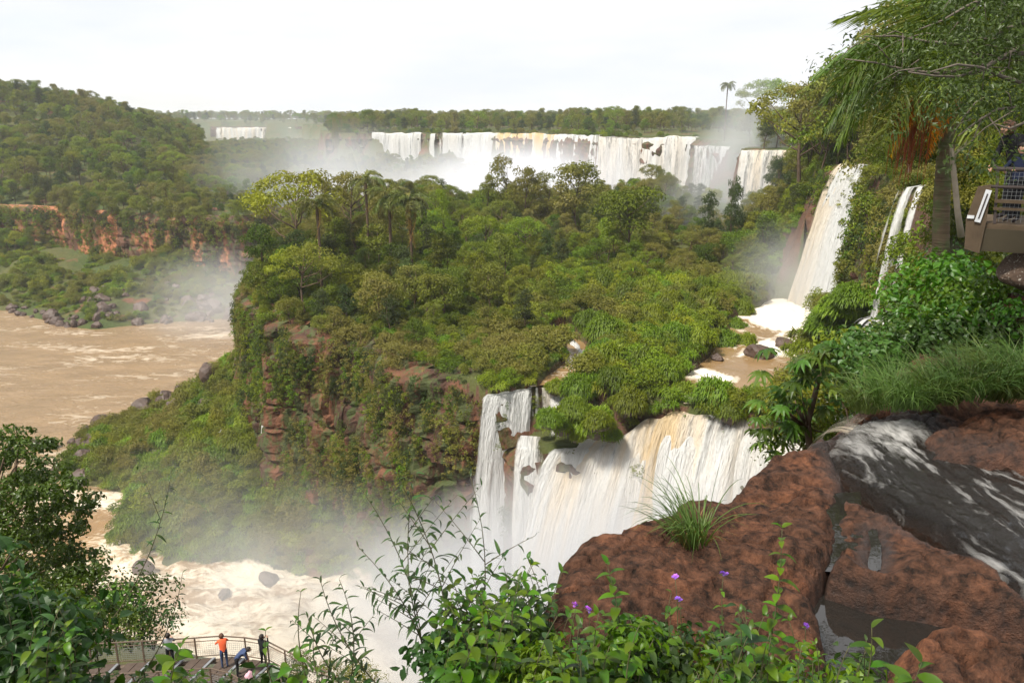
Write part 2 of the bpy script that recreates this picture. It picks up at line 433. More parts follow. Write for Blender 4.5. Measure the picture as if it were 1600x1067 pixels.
def cliff(line, zt, zb, seed, side=1, amp=1.4, step=0.7, mossy=1.0, bare=0.5, lean=2.0, name='cliff', label=None, bare_fn=None):
    ln = np.asarray(line, float)
    total = np.linalg.norm(np.diff(ln, axis=0), axis=1).sum()
    nu = max(8, int(total / step)); zt_ = zt if hasattr(zt, '__len__') else (zt, zt); zb_ = zb if hasattr(zb, '__len__') else (zb, zb)
    P, u = resample(ln, nu)
    for _ in range(3): P[1:-1] = (P[:-2] + 2 * P[1:-1] + P[2:]) / 4
    top = np.interp(u, [0, u[-1]], zt_); bot = np.interp(u, [0, u[-1]], zb_)
    nv = max(10, int(np.max(top - bot) / step)); v = np.linspace(0, 1, nv)
    tan = np.gradient(P, axis=0); nrm = np.stack([tan[:, 1], -tan[:, 0]], 1) * side
    nrm /= np.linalg.norm(nrm, axis=1, keepdims=True) + 1e-9
    U, V = np.meshgrid(u, v, indexing='ij'); Z = top[:, None] + (bot - top)[:, None] * V
    blk = vn(np.floor(U / 1.6 + 1.5 * vn(U / 5, Z / 4, seed=seed)) * 3.7, np.floor(Z / 3.2 + vn(U / 3, Z / 3, seed=seed + 1) * 1.2) * 2.3, seed=seed + 2)
    d = amp * (1.6 * (fbm(U / 9, Z / 14, oct=3, seed=seed + 3) - 0.4) + 0.7 * blk + 0.5 * (fbm(U / 1.5, Z / 1.8, oct=3, seed=seed + 4) - 0.5))
    d = d + amp * 0.55 * (1 - np.abs(2 * fbm(U / 1.9 + 0.4 * vn(U / 4, Z / 5, seed=seed + 8), Z / 16, oct=2, seed=seed + 6) - 1)) - amp * 0.35 * sstep(0.10, 0.0, np.abs(((Z / 4.3 + 0.5 * vn(U / 6, Z / 9, seed=seed + 9)) % 1) - 0.5))
    d = d + lean * V ** 1.5 - 3.0 * sstep(0.06, 0.0, V)
    X = P[:, 0, None] + nrm[:, 0, None] * d; Y = P[:, 1, None] + nrm[:, 1, None] * d
    VV = np.stack([X, Y, Z], -1).reshape(-1, 3)
    me = mesh_np(name, VV, grid_faces(nu, nv), [m_cliff], False, {'mossy': np.full(len(VV), mossy), 'bare': (np.full(len(VV), bare) if bare_fn is None else bare_fn(U, V).reshape(-1))} | ({} if bare_fn is None else {'mossy': (mossy * (1 - 0.8 * sstep(1.2, 2.5, bare_fn(U, V)))).reshape(-1)}))
    ob = tag(link(name, me), label, kind='structure')
    CLIFF_PTS.append((np.stack([X, Y, Z], -1), np.repeat(nrm[:, None, :], nv, 1), U, V, seed))
    return ob
HEAD_LINE = [(-4.2, 90.0), (-5.6, 89.6), (-9, 91.5), (-14, 97), (-21, 108), (-27, 111), (-35, 118), (-44, 133), (-52, 160), (-58, 200)]
cliff(HEAD_LINE, -28.6, (-57, -50), 11, side=-1, amp=2.2, step=0.45, bare=0.30, lean=3.0, label='red brown basalt cliff of the middle headland hung with creepers')
cliff([(-282, 352), (-200, 331), (-182, 325), (-165, 313), (-140, 302), (-118, 296), (-97, 292), (-90, 310), (-94, 360)], -33, (-56, -56), 21, side=1, amp=2.2, step=1.0, bare=1.4, mossy=0.8, label='orange streaked cliff across the brown river',
      bare_fn=lambda U, V: 0.9 + 3.0 * sstep(84, 96, U) * sstep(152, 140, U))
cliff([(-118, 523), (-92, 521), (-60, 521), (-15, 511), (20, 471), (42, 393), (62, 389), (84, 379), (86, 320), (66, 270), (78, 259), (66, 230), (80, 222)], -7.2, (-62, -50), 31, side=1, amp=2.5, step=1.6, bare=0.3, mossy=0.8, label='dark rock wall behind the wide far falls')
cliff([(64, 166), (54, 135), (59, 123), (54, 116), (48.6, 109), (47, 97), (43.5, 86), (43, 78), (35, 62)], -7.2, (-34, -34), 41, side=1, amp=1.6, step=0.7, bare=0.3, mossy=1.0, label='overgrown rock wall beside the tall single fall')
cliff([(-0.6, 86.0), (0.6, 83.8), (2, 83.2), (8, 82.6), (18, 81), (26, 77.5), (34, 70)], -35.3, (-62, -62), 51, side=1, amp=1.4, step=0.6, bare=0.2, mossy=0.7, label='dark wet rock wall behind the near plunging fall')
cliff([(-2.5, 86.6), (2, 89), (5.5, 90.5), (8, 89.5), (12, 86.5), (15, 84), (19, 83.5), (24, 81.5), (31, 78)], -30.6, (-36, -36), 61, side=1, amp=0.7, step=0.5, bare=0.2, mossy=0.7, label='low rock step below the middle terrace')
cliff([(-530, 1450), (-370, 1450)], -8, (-60, -60), 71, side=1, amp=3, step=4, bare=0.2, mossy=0.3, label='distant rock wall behind the far left falls')

# ================================================================== WATER
def water_mat(name, deep, foam, scale, stretch, foam_lo, foam_hi, rough=0.22, bump_s=0.5, bump_d=0.25, white=None):
    m, t, o = new_mat(name)
    pos = geo(t).outputs['Position']
    v = mapping(t, pos, stretch)
    f1 = noise(t, v, scale, 9, 0.62, 1.6)
    f2 = noise(t, mapping(t, pos, stretch, (31, 7, 0)), scale * 0.23, 4, 0.5, 0.6)
    f = mth(t, 'ADD', mth(t, 'MULTIPLY', f1, 0.62), mth(t, 'MULTIPLY', f2, 0.5))
    if white: f = mth(t, 'ADD', f, mth(t, 'MULTIPLY', attr(t, 'white'), white))
    fm = ramp(t, f, ((foam_lo, 0), (foam_hi, 1)))
    tan = mixc(t, ramp(t, noise(t, v, scale * 0.5, 5), ((0.35, 0), (0.65, 1))), deep, tuple(c * 1.25 for c in deep))
    col = mixc(t, fm, tan, foam)
    wv = noise(t, pos, 0.55, 8, 0.6, 0.8)
    p = t.nodes.new('ShaderNodeBsdfPrincipled')
    t.links.new(col, p.inputs['Base Color'])
    t.links.new(mth(t, 'ADD', mth(t, 'MULTIPLY', fm, 0.5), rough), p.inputs['Roughness'])
    p.inputs['IOR'].default_value = 1.33
    t.links.new(bump(t, mth(t, 'ADD', wv, mth(t, 'MULTIPLY', f, 0.6)), bump_s, bump_d), p.inputs['Normal'])
    t.links.new(p.outputs[0], o.inputs['Surface'])
    return m
m_river = water_mat('river_water', (0.20, 0.133, 0.070), (0.50, 0.42, 0.32), 0.42, (0.42, 1.0, 1.0), 0.62, 0.76, bump_s=0.7, bump_d=0.6, white=0.16)
m_rapid = water_mat('rapid_water', (0.215, 0.128, 0.052), (0.60, 0.52, 0.40), 0.75, (0.5, 1.0, 1.0), 0.545, 0.68, rough=0.3, bump_s=0.8, bump_d=0.5, white=0.16)
m_pool = water_mat('pool_water', (0.20, 0.125, 0.056), (0.72, 0.66, 0.56), 0.25, (1, 0.8, 1), 0.60, 0.70, bump_s=0.35, bump_d=0.2, white=0.30)
def sheet(name, x0, x1, y0, y1, res, zf, mat, label, keep=None, white=None):
    xs = np.arange(x0, x1 + res, res); ys = np.arange(y0, y1 + res, res)
    X, Y = np.meshgrid(xs, ys, indexing='ij'); Z = zf(X, Y)
    k = None
    if keep is not None:
        kk = keep(X, Y); k = kk[:-1, :-1] | kk[1:, 1:] | kk[1:, :-1] | kk[:-1, 1:]
    return tag(link(name, mesh_np(name, np.stack([X, Y, Z], -1).reshape(-1, 3), grid_faces(len(xs), len(ys), k), [mat], True, {'white': (0 * X if white is None else white(X, Y)).reshape(-1)})), label, kind='structure')
def whiteness(X, Y):
    """how broken the water is: calm in the wide river, torn below the fall and in the inlet"""
    w_ = sstep(-66, -44, X) * sstep(116, 104, Y) * (0.12 + 0.75 * vn(X / 9, Y / 7, seed=5)) + 0.6 * sstep(13, 3, np.hypot(X + 72, (Y - 124) * 1.6)) + 0.35 * sstep(40, 5, np.hypot(X + 78, Y - 232))
    return np.clip(w_, 0, 1.3)
sheet('river', -700, 60, 112, 560, 1.6, lambda X, Y: RIVER_Z + 0.55 * (fbm(X / 7, Y / 3.5, oct=4, seed=77) - 0.5), m_river, 'wide muddy brown river streaked with foam',
      keep=lambda X, Y: sdist(X, Y, RIVER) > -6, white=whiteness)
def rapid_z(X, Y):
    a = fbm(X / 4.2, Y / 2.6, oct=5, seed=81, gain=0.6); b = 1 - np.abs(2 * fbm(X / 6.5, Y / 4.5, oct=3, seed=83) - 1)
    return RIVER_Z + 0.35 + (0.5 + 1.9 * sstep(-75, -50, X)) * (a - 0.5) + 1.2 * (b - 0.6) * sstep(-70, -48, X) - 0.25 * sstep(-60, -90, X) + 2.5 * sstep(-20, 10, X)
sheet('rapids', -112, 42, 58, 131, 0.5, rapid_z, m_rapid, 'churning cream coloured rapids below the near fall', keep=lambda X, Y: (sdist(X, Y, RIVER) > -3) & (Y < 131 - 0.15 * (X + 112)), white=whiteness)
sheet('pool', -4, 64, 82, 146, 0.5, lambda X, Y: POOL_Z + (0.22 + 1.2 * sstep(12, 2, np.hypot(X - 51, Y - 130))) * (fbm(X / 2.5, Y / 2.5, oct=4, seed=91) - 0.45), m_pool, 'still brown pool on the middle terrace', keep=lambda X, Y: (sdist(X, Y, TERRACE) > 0.6) & ((sdist(X, Y, POOL) > -3) | (seg_dist(X, Y, STREAM) < 3.5) | (sdist(X, Y, [(10, 124), (20, 124), (20, 116), (10, 116)]) > 0)),
      white=lambda X, Y: 1.3 * sstep(18, 5, np.hypot(X - 50, (Y - 129) * 0.7)) + 0.75 * sstep(6, 1, np.hypot(X - 38, Y - 105)) + 0.6 * sstep(5, 1, np.hypot(X - 24, Y - 93)) + 0.6 * sstep(4, 1, np.hypot(X - 19.5, Y - 85.5)))

# ---- falling water
def fall_mat(name, cream_amt, seed=0.0, white=(0.74, 0.74, 0.72), cream=(0.74, 0.52, 0.24)):
    m, t, o = new_mat(name)
    fl = attr(t, 'flow', 'Vector')
    s1 = noise(t, mapping(t, fl, (1.1, 0.07, 0), (seed, 0, 0)), 1.0, 8, 0.62, 0.25)
    s2 = noise(t, mapping(t, fl, (0.16, 0.012, 0), (seed + 9, 3, 0)), 1.0, 3, 0.5)
    s3 = noise(t, mapping(t, fl, (4.2, 0.5, 0), (seed, 5, 0)), 1.0, 5, 0.65)
    cf = mth(t, 'MULTIPLY', ramp(t, mth(t, 'ADD', mth(t, 'MULTIPLY', s2, 0.8), mth(t, 'MULTIPLY', s1, 0.25)), ((0.42, 0), (0.62, 1))), attr(t, 'cream'))
    col = mixc(t, mth(t, 'MULTIPLY', cf, cream_amt, True), white, cream)
    col = mixc(t, ramp(t, mth(t, 'ADD', mth(t, 'MULTIPLY', s1, 0.6), mth(t, 'MULTIPLY', s3, 0.4)), ((0.34, 0.45), (0.52, 0))), col, mixc(t, 0.5, col, (0.50, 0.49, 0.42)))
    p = t.nodes.new('ShaderNodeBsdfPrincipled')
    t.links.new(col, p.inputs['Base Color']); p.inputs['Roughness'].default_value = 0.55
    hgt = mth(t, 'ADD', mth(t, 'MULTIPLY', s1, 0.7), mth(t, 'MULTIPLY', s3, 0.3))
    t.links.new(bump(t, hgt, 1.0, 1.6), p.inputs['Normal'])
    tl = t.nodes.new('ShaderNodeBsdfTranslucent'); t.links.new(col, tl.inputs['Color'])
    ms = t.nodes.new('ShaderNodeMixShader'); ms.inputs[0].default_value = 0.25
    t.links.new(p.outputs[0], ms.inputs[1]); t.links.new(tl.outputs[0], ms.inputs[2])
    tr = t.nodes.new('ShaderNodeBsdfTransparent')
    a = mth(t, 'ADD', attr(t, 'cover'), mth(t, 'MULTIPLY', mth(t, 'SUBTRACT', hgt, 0.5), 2.6))
    al = ramp(t, a, ((0.25, 0), (0.75, 1)))
    m2 = t.nodes.new('ShaderNodeMixShader'); t.links.new(al, m2.inputs[0])
    t.links.new(tr.outputs[0], m2.inputs[1]); t.links.new(ms.outputs[0], m2.inputs[2])
    t.links.new(m2.outputs[0], o.inputs['Surface'])
    return m
m_fall = fall_mat('fall_water', 0.75)
m_fall_w = fall_mat('fall_water_white', 0.25, 4.0)
def curtain(name, lip, drop, out_dir, throw, mat, seed, parent=None, res=0.5, cover=1.0, cover_fn=None, cream=1.0, amp=0.8, run=3.0, flare=0.0, power=0.5, vres=None):
    """a sheet of water that runs up to its lip, bends over and falls along a parabola"""
    lip = np.asarray(lip, float)
    tot = np.linalg.norm(np.diff(lip, axis=0), axis=1).sum(); nu = max(6, int(tot / res))
    P, u = resample(lip, nu)
    if tot > 12: P[:, 2] -= 0.9 * (fbm(u / 6.0, 0 * u, oct=3, seed=seed + 70) - 0.3) * (1 + (tot > 30)); P[:, 1] += 2.2 * (fbm(u / 9.0, 0 * u, oct=3, seed=seed + 71) - 0.5) * (tot > 30)
    od = np.asarray(out_dir, float)
    od = np.broadcast_to(od / np.linalg.norm(od), (nu, 2)) if od.ndim == 1 else od
    nrun = 5; nv = max(14, int(drop / (vres or res * 1.6)))
    v = np.linspace(0, 1, nv)
    rows = []
    s_run = np.linspace(-run, 0, nrun, endpoint=False)
    zz = np.concatenate([-0.02 * s_run[::1] * 0 + 0.12 * 0 - 0.0 * s_run, -drop * v ** 1.7])
    oo = np.concatenate([s_run, throw * (v ** (1.7 * power))])
    vm = np.concatenate([s_run, drop * v]); vv = np.concatenate([np.zeros(nrun), v])
    U, ZZ = np.meshgrid(u, zz, indexing='ij'); _, OO = np.meshgrid(u, oo, indexing='ij'); _, VM = np.meshgrid(u, vm, indexing='ij'); _, VV_ = np.meshgrid(u, vv, indexing='ij')
    rel = amp * (1.3 * (fbm(U / 2.4, VM / 16, oct=4, seed=seed) - 0.5) + 1.6 * (fbm(U / 9, VM / 40, oct=2, seed=seed + 5) - 0.5)) * (0.25 + 0.75 * np.sqrt(VV_))
    OO = OO + rel * (VM > 0)
    uc = (U / u[-1] - 0.5)
    tang = np.gradient(P, axis=0); tang /= np.linalg.norm(tang, axis=1, keepdims=True) + 1e-9
    X = P[:, 0, None] + od[:, 0, None] * OO + tang[:, 0, None] * uc * flare * VV_
    Y = P[:, 1, None] + od[:, 1, None] * OO + tang[:, 1, None] * uc * flare * VV_
    Z = P[:, 2, None] + ZZ + 0.25 * (fbm(U / 1.2, VM / 3, oct=2, seed=seed + 8) - 0.5)
    cv = cover + 0 * U
    if cover_fn is not None: cv = cover_fn(U, VV_, U / u[-1])
    edge = np.minimum(U, u[-1] - U); ew = max(0.7, 0.03 * tot)
    cv = cv - 1.0 * sstep(ew, 0.0, edge + ew * 0.8 * (fbm(U / (ew * 0.6), VM / 7.0, oct=3, seed=seed + 60) - 0.5))
    cr = cream + 0 * U if not callable(cream) else cream(U, VV_, U / u[-1])
    me = mesh_np(name, np.stack([X, Y, Z], -1).reshape(-1, 3), grid_faces(nu, nrun + nv), [mat], True,
                 {'flow': np.stack([U + seed * 13.0, VM, VV_], -1).reshape(-1, 3), 'cover': cv.reshape(-1), 'cream': cr.reshape(-1)})
    return link(name, me, parent)
def waterfall(label, curtains, group=None):
    e = tag(empty('waterfall', tuple(curtains[0]['lip'][0])), label, 'waterfall', group)
    for c in curtains:
        c = dict(c); ob = curtain('water_curtain', **c)
        ob.parent = e; ob.location = tuple(-Vector(e.location))
    return e
def gaps(seed, width, lo, hi):
    return lambda U, V, W: lo + (hi - lo) * sstep(0.30, 0.66, 0.6 * vn(U / width + 0.5 * V, 0.35 * V, seed=seed) + 0.4 * vn(U / (width * 0.31) + 0.3 * V, 0.5 * V, seed=seed + 50))
D = np.array
UPZ = -6.3
waterfall('long far fall of many thin white strands over dark rock', [
    dict(lip=[(-90, 519, UPZ), (-60, 519, UPZ), (-20, 510, UPZ)], drop=24, out_dir=(0, -1), throw=3, mat=m_fall_w, seed=1, res=0.8, cover_fn=gaps(5, 3.4, 0.15, 1.25), cream=0.4, amp=1.6)])
waterfall('broad cream and ochre curtain in the middle of the far falls', [
    dict(lip=[(-32, 511, UPZ), (-10, 507, UPZ), (19, 469, UPZ), (28, 441, UPZ)], drop=44, out_dir=(-0.35, -1), throw=5, mat=m_fall, seed=2, res=0.9, cover_fn=gaps(6, 11, 0.95, 1.4), cream=lambda U, V, W: 2.4 * sstep(0.15, 0.35, W) * sstep(1.02, 0.8, W), amp=2.6)])
waterfall('white fall with green streaks beside the ochre curtain', [
    dict(lip=[(23, 456, UPZ), (34, 421, UPZ), (42.5, 391.5, UPZ)], drop=44, out_dir=(-0.5, -1), throw=5, mat=m_fall_w, seed=3, res=0.8, cover_fn=gaps(7, 6, 0.55, 1.35), cream=0.4, amp=2.2)])
waterfall('white and cream fall behind the vine covered trees', [
    dict(lip=[(40, 391, UPZ - 0.2), (62, 386.5, UPZ - 0.2), (86, 375, UPZ - 0.2)], drop=46, out_dir=(-0.15, -1), throw=5, mat=m_fall, seed=4, res=0.7, cover_fn=gaps(8, 7, 0.75, 1.4), cream=0.35, amp=2.0)])
waterfall('misty white triple fall below the skyline palm', [
    dict(lip=[(59.5, 269.5, -7.3), (66, 266, -7.3), (76, 261, -7.3)], drop=40, out_dir=(-0.35, -1), throw=4, mat=m_fall_w, seed=5, res=0.5, cover_fn=gaps(9, 3.5, 0.5, 1.35), cream=0.1, amp=1.5)])
waterfall('cream fall at the foot of the wooded right wall', [
    dict(lip=[(63.5, 227.5, -7.3), (72, 225.0, -7.3), (80, 222.5, -7.3)], drop=36, out_dir=(-0.45, -1), throw=9, mat=m_fall, seed=6, res=0.5, cover_fn=gaps(10, 3.2, 0.7, 1.35), cream=0.7, amp=1.6)])
waterfall('tall single cream fall plunging into the brown pool', [
    dict(lip=[(54.2, 134, -6.6), (55.8, 130.5, -6.6), (58.6, 123, -6.6)], drop=25.0, out_dir=(-1, -0.15), throw=7, mat=m_fall, seed=7, res=0.22, cover_fn=lambda U, V, W: 1.3 - 0.25 * V, cream=lambda U, V, W: 0.7 * sstep(0.7, 0.1, W), amp=1.5, flare=3.5),
    dict(lip=[(54.4, 133, -6.7), (58.4, 123.5, -6.7)], drop=24.5, out_dir=(-1, -0.15), throw=5.6, mat=m_fall_w, seed=8, res=0.3, cover=1.3, cream=0.2, amp=1.3, flare=3.0)])
waterfall('thin broken cascade behind the bushes below the palm', [
    dict(lip=[(39.2, 81.9, -6.2), (41.2, 79.7, -6.2)], drop=13.5, out_dir=(-1, -0.8), throw=3.4, mat=m_fall_w, seed=9, res=0.15, cover_fn=gaps(12, 0.35, 0.15, 0.85), cream=0.1, amp=0.8, flare=1.0),
    dict(lip=[(35.9, 80.2, -19.4), (38.2, 77.5, -19.4)], drop=11, out_dir=(-1, -0.6), throw=4.5, mat=m_fall_w, seed=10, res=0.15, cover_fn=gaps(13, 0.35, 0.15, 0.85), cream=0.1, amp=0.9, flare=2.0)])
waterfall('small white fall tucked against the headland cliff', [
    dict(lip=[(-40.1, 121.2, -41.9), (-38.1, 119.9, -41.9)], drop=7.0, out_dir=(-0.5, -1), throw=1.8, mat=m_fall_w, seed=11, res=0.12, cover_fn=lambda U, V, W: 0.95 - 0.2 * W, cream=0.1, amp=0.5, flare=1.0, run=1.0)])
waterfall('far off white falls at the end of the gorge', [
    dict(lip=[(-520, 1447, -9), (-455, 1447, -9), (-385, 1447, -9)], drop=40, out_dir=(0, -1), throw=5, mat=m_fall, seed=12, res=2.0, cover_fn=gaps(14, 16, 0.35, 1.3), cream=0.5, amp=4)])
# the near double fall
waterfall('left white strand of the near fall dropping past the headland cliff', [
    dict(lip=[(-3.4, 85.7, -30.2), (-1.4, 86.6, -30.2), (2.4, 88.6, -30.2)], drop=30, out_dir=(-0.30, -1), throw=5.0, mat=m_fall_w, seed=13, res=0.14, cover_fn=lambda U, V, W: 0.98 - 0.15 * V + 0.2 * np.sin(U * 2.2), cream=0.15, amp=0.9, flare=2.2)])
waterfall('second narrow strand of the near fall with a mossy gap', [
    dict(lip=[(0.2, 83.2, -35.1), (2.2, 82.9, -35.1), (4.2, 82.7, -35.1)], drop=26, out_dir=(-0.1, -1), throw=3.4, mat=m_fall, seed=14, res=0.14, cover_fn=lambda U, V, W: 1.05 - 0.85 * sstep(0.5, 0.8, W) * (1 - 0.4 * V), cream=0.5, amp=1.0, flare=0.8)])
def bend(P0, P1, n): return [tuple(np.array(P0) + (np.array(P1) - np.array(P0)) * k / (n - 1)) for k in range(n)]
waterfall('great cream and white plunge of the near fall', [
    dict(lip=[(4.0, 82.7, -35.0), (8, 82.6, -34.6), (11.5, 82.4, -33.6), (15, 82.6, -32.0), (18, 83.2, -30.7), (22, 82.8, -30.4), (27, 80.6, -30.6), (32, 77.0, -31.0)], drop=29, out_dir=(-0.62, -1), throw=12.0, mat=m_fall, seed=15, res=0.18, cover_fn=lambda U, V, W: 0.92 - 0.5 * sstep(0.5, 0.72, W) * sstep(0.5, 0.15, V) * vn(U / 1.7, V * 2, seed=3), cream=1.1, amp=2.6, flare=1.0, power=0.60),
    dict(lip=[(5, 83.2, -35.2), (12, 82.4, -34.4), (18, 82.4, -32.0), (25, 81.0, -31.4), (32, 76.6, -31.8)], drop=28, out_dir=(-0.55, -1), throw=9.0, mat=m_fall_w, seed=16, res=0.3, cover=1.3, cream=0.8, amp=2.0)])
def ribbon(pts, widths, mat, seed, cream=1.0, res=0.14, amp=0.35, cover=1.15):
    """water sliding down a winding bed"""
    P, u = resample(pts, 90)
    for _ in range(4): P[1:-1] = (P[:-2] + 2 * P[1:-1] + P[2:]) / 4
    w_ = np.interp(np.linspace(0, 1, 90), np.linspace(0, 1, len(widths)), widths); tg = np.gradient(P[:, :2], axis=0); tg /= np.linalg.norm(tg, axis=1, keepdims=True) + 1e-9
    S = np.stack([-tg[:, 1], tg[:, 0]], 1); k = np.linspace(-0.5, 0.5, 34)
    A_, B_ = np.meshgrid(np.arange(90), k, indexing='ij'); W_ = w_[A_] * (1 + 0.5 * (fbm(A_ / 12.0, B_ * 2, oct=3, seed=seed) - 0.5))
    X = P[A_, 0] + S[A_, 0] * B_ * W_; Y = P[A_, 1] + S[A_, 1] * B_ * W_; Z = P[A_, 2] + amp * (fbm(B_ * W_ / 0.8, u[A_] / 2.2, oct=4, seed=seed) - 0.5) * 2 - 0.5 * (np.abs(B_) * 2) ** 3 * 0.6
    cv = cover - 1.1 * sstep(0.34, 0.5, np.abs(B_) + 0.10 * (fbm(A_ / 4.0, B_ * 6, oct=2, seed=seed + 3) - 0.5))
    cv = cv - 1.2 * sstep(74, 89, A_)
    me = mesh_np('water_curtain', np.stack([X, Y, Z], -1).reshape(-1, 3), grid_faces(90, 34), [mat], True, {'flow': np.stack([B_ * W_ + seed * 7.0, u[A_] * 2.0, 0 * u[A_]], -1).reshape(-1, 3), 'cover': cv.reshape(-1), 'cream': np.full(X.size, cream)})
    return me
def slide(label, pts, widths, mat, seed, **kw):
    e = tag(empty('waterfall', pts[0]), label, 'waterfall'); link('water_curtain', ribbon([tuple(np.array(p) - np.array(pts[0])) for p in pts], widths, mat, seed, **kw), e); return e
slide('white stream stepping down between grass domes to the near fall', [(7.6, 113, -29.8), (9.4, 104, -29.9), (8.3, 98, -29.95), (6.2, 93, -30.0), (5.2, 90.3, -30.4), (5.6, 88.5, -32.5), (6.2, 86.5, -34.2), (5.0, 84.0, -34.9), (3.6, 82.6, -36.0)], [1.2, 1.6, 1.4, 1.6, 1.8, 2.0, 2.6, 3.4, 3.4], m_fall_w, 27, cream=0.6, cover=0.85, amp=0.25)
waterfall('short double spill from the terrace stream', [
    dict(lip=[(1.6, 88.6, -30.3), (3.4, 89.4, -30.3), (5.6, 90.3, -30.3)], drop=4.8, out_dir=(0.1, -1), throw=1.4, mat=m_fall, seed=18, res=0.1, cover_fn=gaps(15, 0.9, 0.1, 1.2), cream=0.9, amp=0.4)])
waterfall('tiny white trickle on the green talus slope', [
    dict(lip=[(-50.1, 127.0, -50.7), (-49.3, 126.7, -50.7)], drop=2.2, out_dir=(-0.3, -1), throw=0.8, mat=m_fall_w, seed=19, res=0.08, cover=0.9, cream=0.1, amp=0.2, run=0.4)])
# ================================================================== PLANTS
def unit(v): return v / (np.linalg.norm(v, axis=-1, keepdims=True) + 1e-9)
def leaf_cards(P, Nn, A, Ls, Ws, fold=0.25):
    """four-cornered leaves: base, two sides, tip; N normals, A axes"""
    S = unit(np.cross(Nn, A)); A = unit(np.cross(S, Nn))
    Ls = Ls[:, None]; Ws = Ws[:, None]
    b = P - A * Ls * 0.5; tp = P + A * Ls * 0.5 - Nn * Ls * 0.12
    mid = P - A * Ls * 0.05
    l = mid + S * Ws * 0.5 + Nn * Ws * fold; r = mid - S * Ws * 0.5 + Nn * Ws * fold
    V = np.stack([b, l, tp, r], 1).reshape(-1, 3)
    k = np.arange(len(P))[:, None] * 4
    F = np.concatenate([k + np.array([[0, 2, 1]]), k + np.array([[0, 3, 2]])], 0)
    return V, F
def leaf_shapes(P, Nn, A, Ls, Ws, droop=0.25, fold=0.18, wave=0.0):
    """pointed leaves with a bent midrib and two raised halves, 8 corners each"""
    S = unit(np.cross(Nn, A)); A = unit(np.cross(S, Nn)); n = len(P)
    Ls = np.asarray(Ls)[:, None]; Ws = np.asarray(Ws)[:, None]
    def m(f): return P + A * Ls * f * (1 - 0.12 * f) - Nn * Ls * droop * f * f
    b, m1, m2, tp = m(0), m(0.33), m(0.68), m(1.0)
    l1 = m1 + S * Ws * 0.5 + Nn * Ws * fold; r1 = m1 - S * Ws * 0.5 + Nn * Ws * fold
    l2 = m2 + S * Ws * 0.36 + Nn * Ws * fold * 0.8; r2 = m2 - S * Ws * 0.36 + Nn * Ws * fold * 0.8
    V = np.stack([b, m1, m2, tp, l1, l2, r1, r2], 1).reshape(-1, 3)
    T = np.array([[0, 1, 4], [1, 2, 5], [1, 5, 4], [2, 3, 5], [0, 6, 1], [1, 6, 7], [1, 7, 2], [2, 7, 3]])
    F = (np.arange(n)[:, None, None] * 8 + T[None]).reshape(-1, 3)
    return V, F
def rand_dirs(n, r): 
    d = r.normal(size=(n, 3)); return unit(d)
def crown_mesh(name, clumps, leaf, seed, mat, density=26.0, droop=0.25, up=0.12, shape='card', aspect=0.55, maxn=20000):
    r = np.random.default_rng(seed); Vs, Fs, Ts = [], [], []; off = 0
    for (cx, cy, cz, rad) in clumps:
        n = int(min(density * rad * rad / (leaf * leaf) * 0.30 + 12, maxn))
        d = rand_dirs(n, r); d[:, 2] = np.where(d[:, 2] < -0.35, -d[:, 2] * 0.6, d[:, 2]); d = unit(d)
        lump = 0.78 + 0.45 * vn(d[:, 0] * 2.3 + cx * 3, d[:, 1] * 2.3 + cy * 3, d[:, 2] * 2.3 + seed, seed=seed)
        rr = rad * lump * (1 - 0.45 * r.random(n) ** 2.5)
        P = np.array([cx, cy, cz]) + d * rr[:, None] * np.array([1.0, 1.0, 0.92])
        nn = unit(d + up * np.array([0, 0, 1.0]) + 0.42 * r.normal(size=(n, 3)))
        ax = unit(np.cross(nn, r.normal(size=(n, 3))) + np.array([0, 0, -droop]) + 0.3 * d)
        Ls = leaf * (0.65 + 0.7 * r.random(n)); Ws = Ls * aspect * (0.8 + 0.4 * r.random(n))
        V, F = (leaf_cards if shape == 'card' else leaf_shapes)(P, nn, ax, Ls, Ws)
        k = 4 if shape == 'card' else 8
        tc = np.clip(r.random() * 0.6 + r.random(n) * 0.5, 0, 1)
        Vs.append(V); Fs.append(F + off); Ts.append(np.repeat(tc, k)); off += len(V)
    return mesh_np(name, np.concatenate(Vs), np.concatenate(Fs), [mat], False, {'tint': np.concatenate(Ts)})
def trunk_mesh(name, clumps, H, r0, seed, mat, nlimb=9, z0=0.35, lean=0.06, n=6):
    r = random.Random(seed); mb = MB()
    lx, ly = r.uniform(-lean, lean) * H, r.uniform(-lean, lean) * H
    def axis(f): return Vector((lx * f + 0.04 * H * math.sin(f * 5 + seed), ly * f + 0.03 * H * math.cos(f * 4 + seed), H * f))
    top = 0.86
    mb.tube([axis(top * k / 6) - (Vector((0, 0, 0.6)) if k == 0 else Vector()) for k in range(7)], [r0 * (1.25 if k == 0 else 1 - 0.13 * k) for k in range(7)], n)
    for (cx, cy, cz, rad) in r.sample(clumps, min(nlimb, len(clumps))):
        f = max(z0 * 0.8, min(0.8, cz / H - 0.22)); a = axis(f * top / 0.86); b = Vector((cx, cy, cz))
        mid = (a + b) / 2 + Vector((0, 0, -0.06 * H * r.random()))
        mb.tube([a, mid, b], [r0 * 0.42, r0 * 0.28, r0 * 0.10], 5)
    return mb.mesh(name, mat, True)
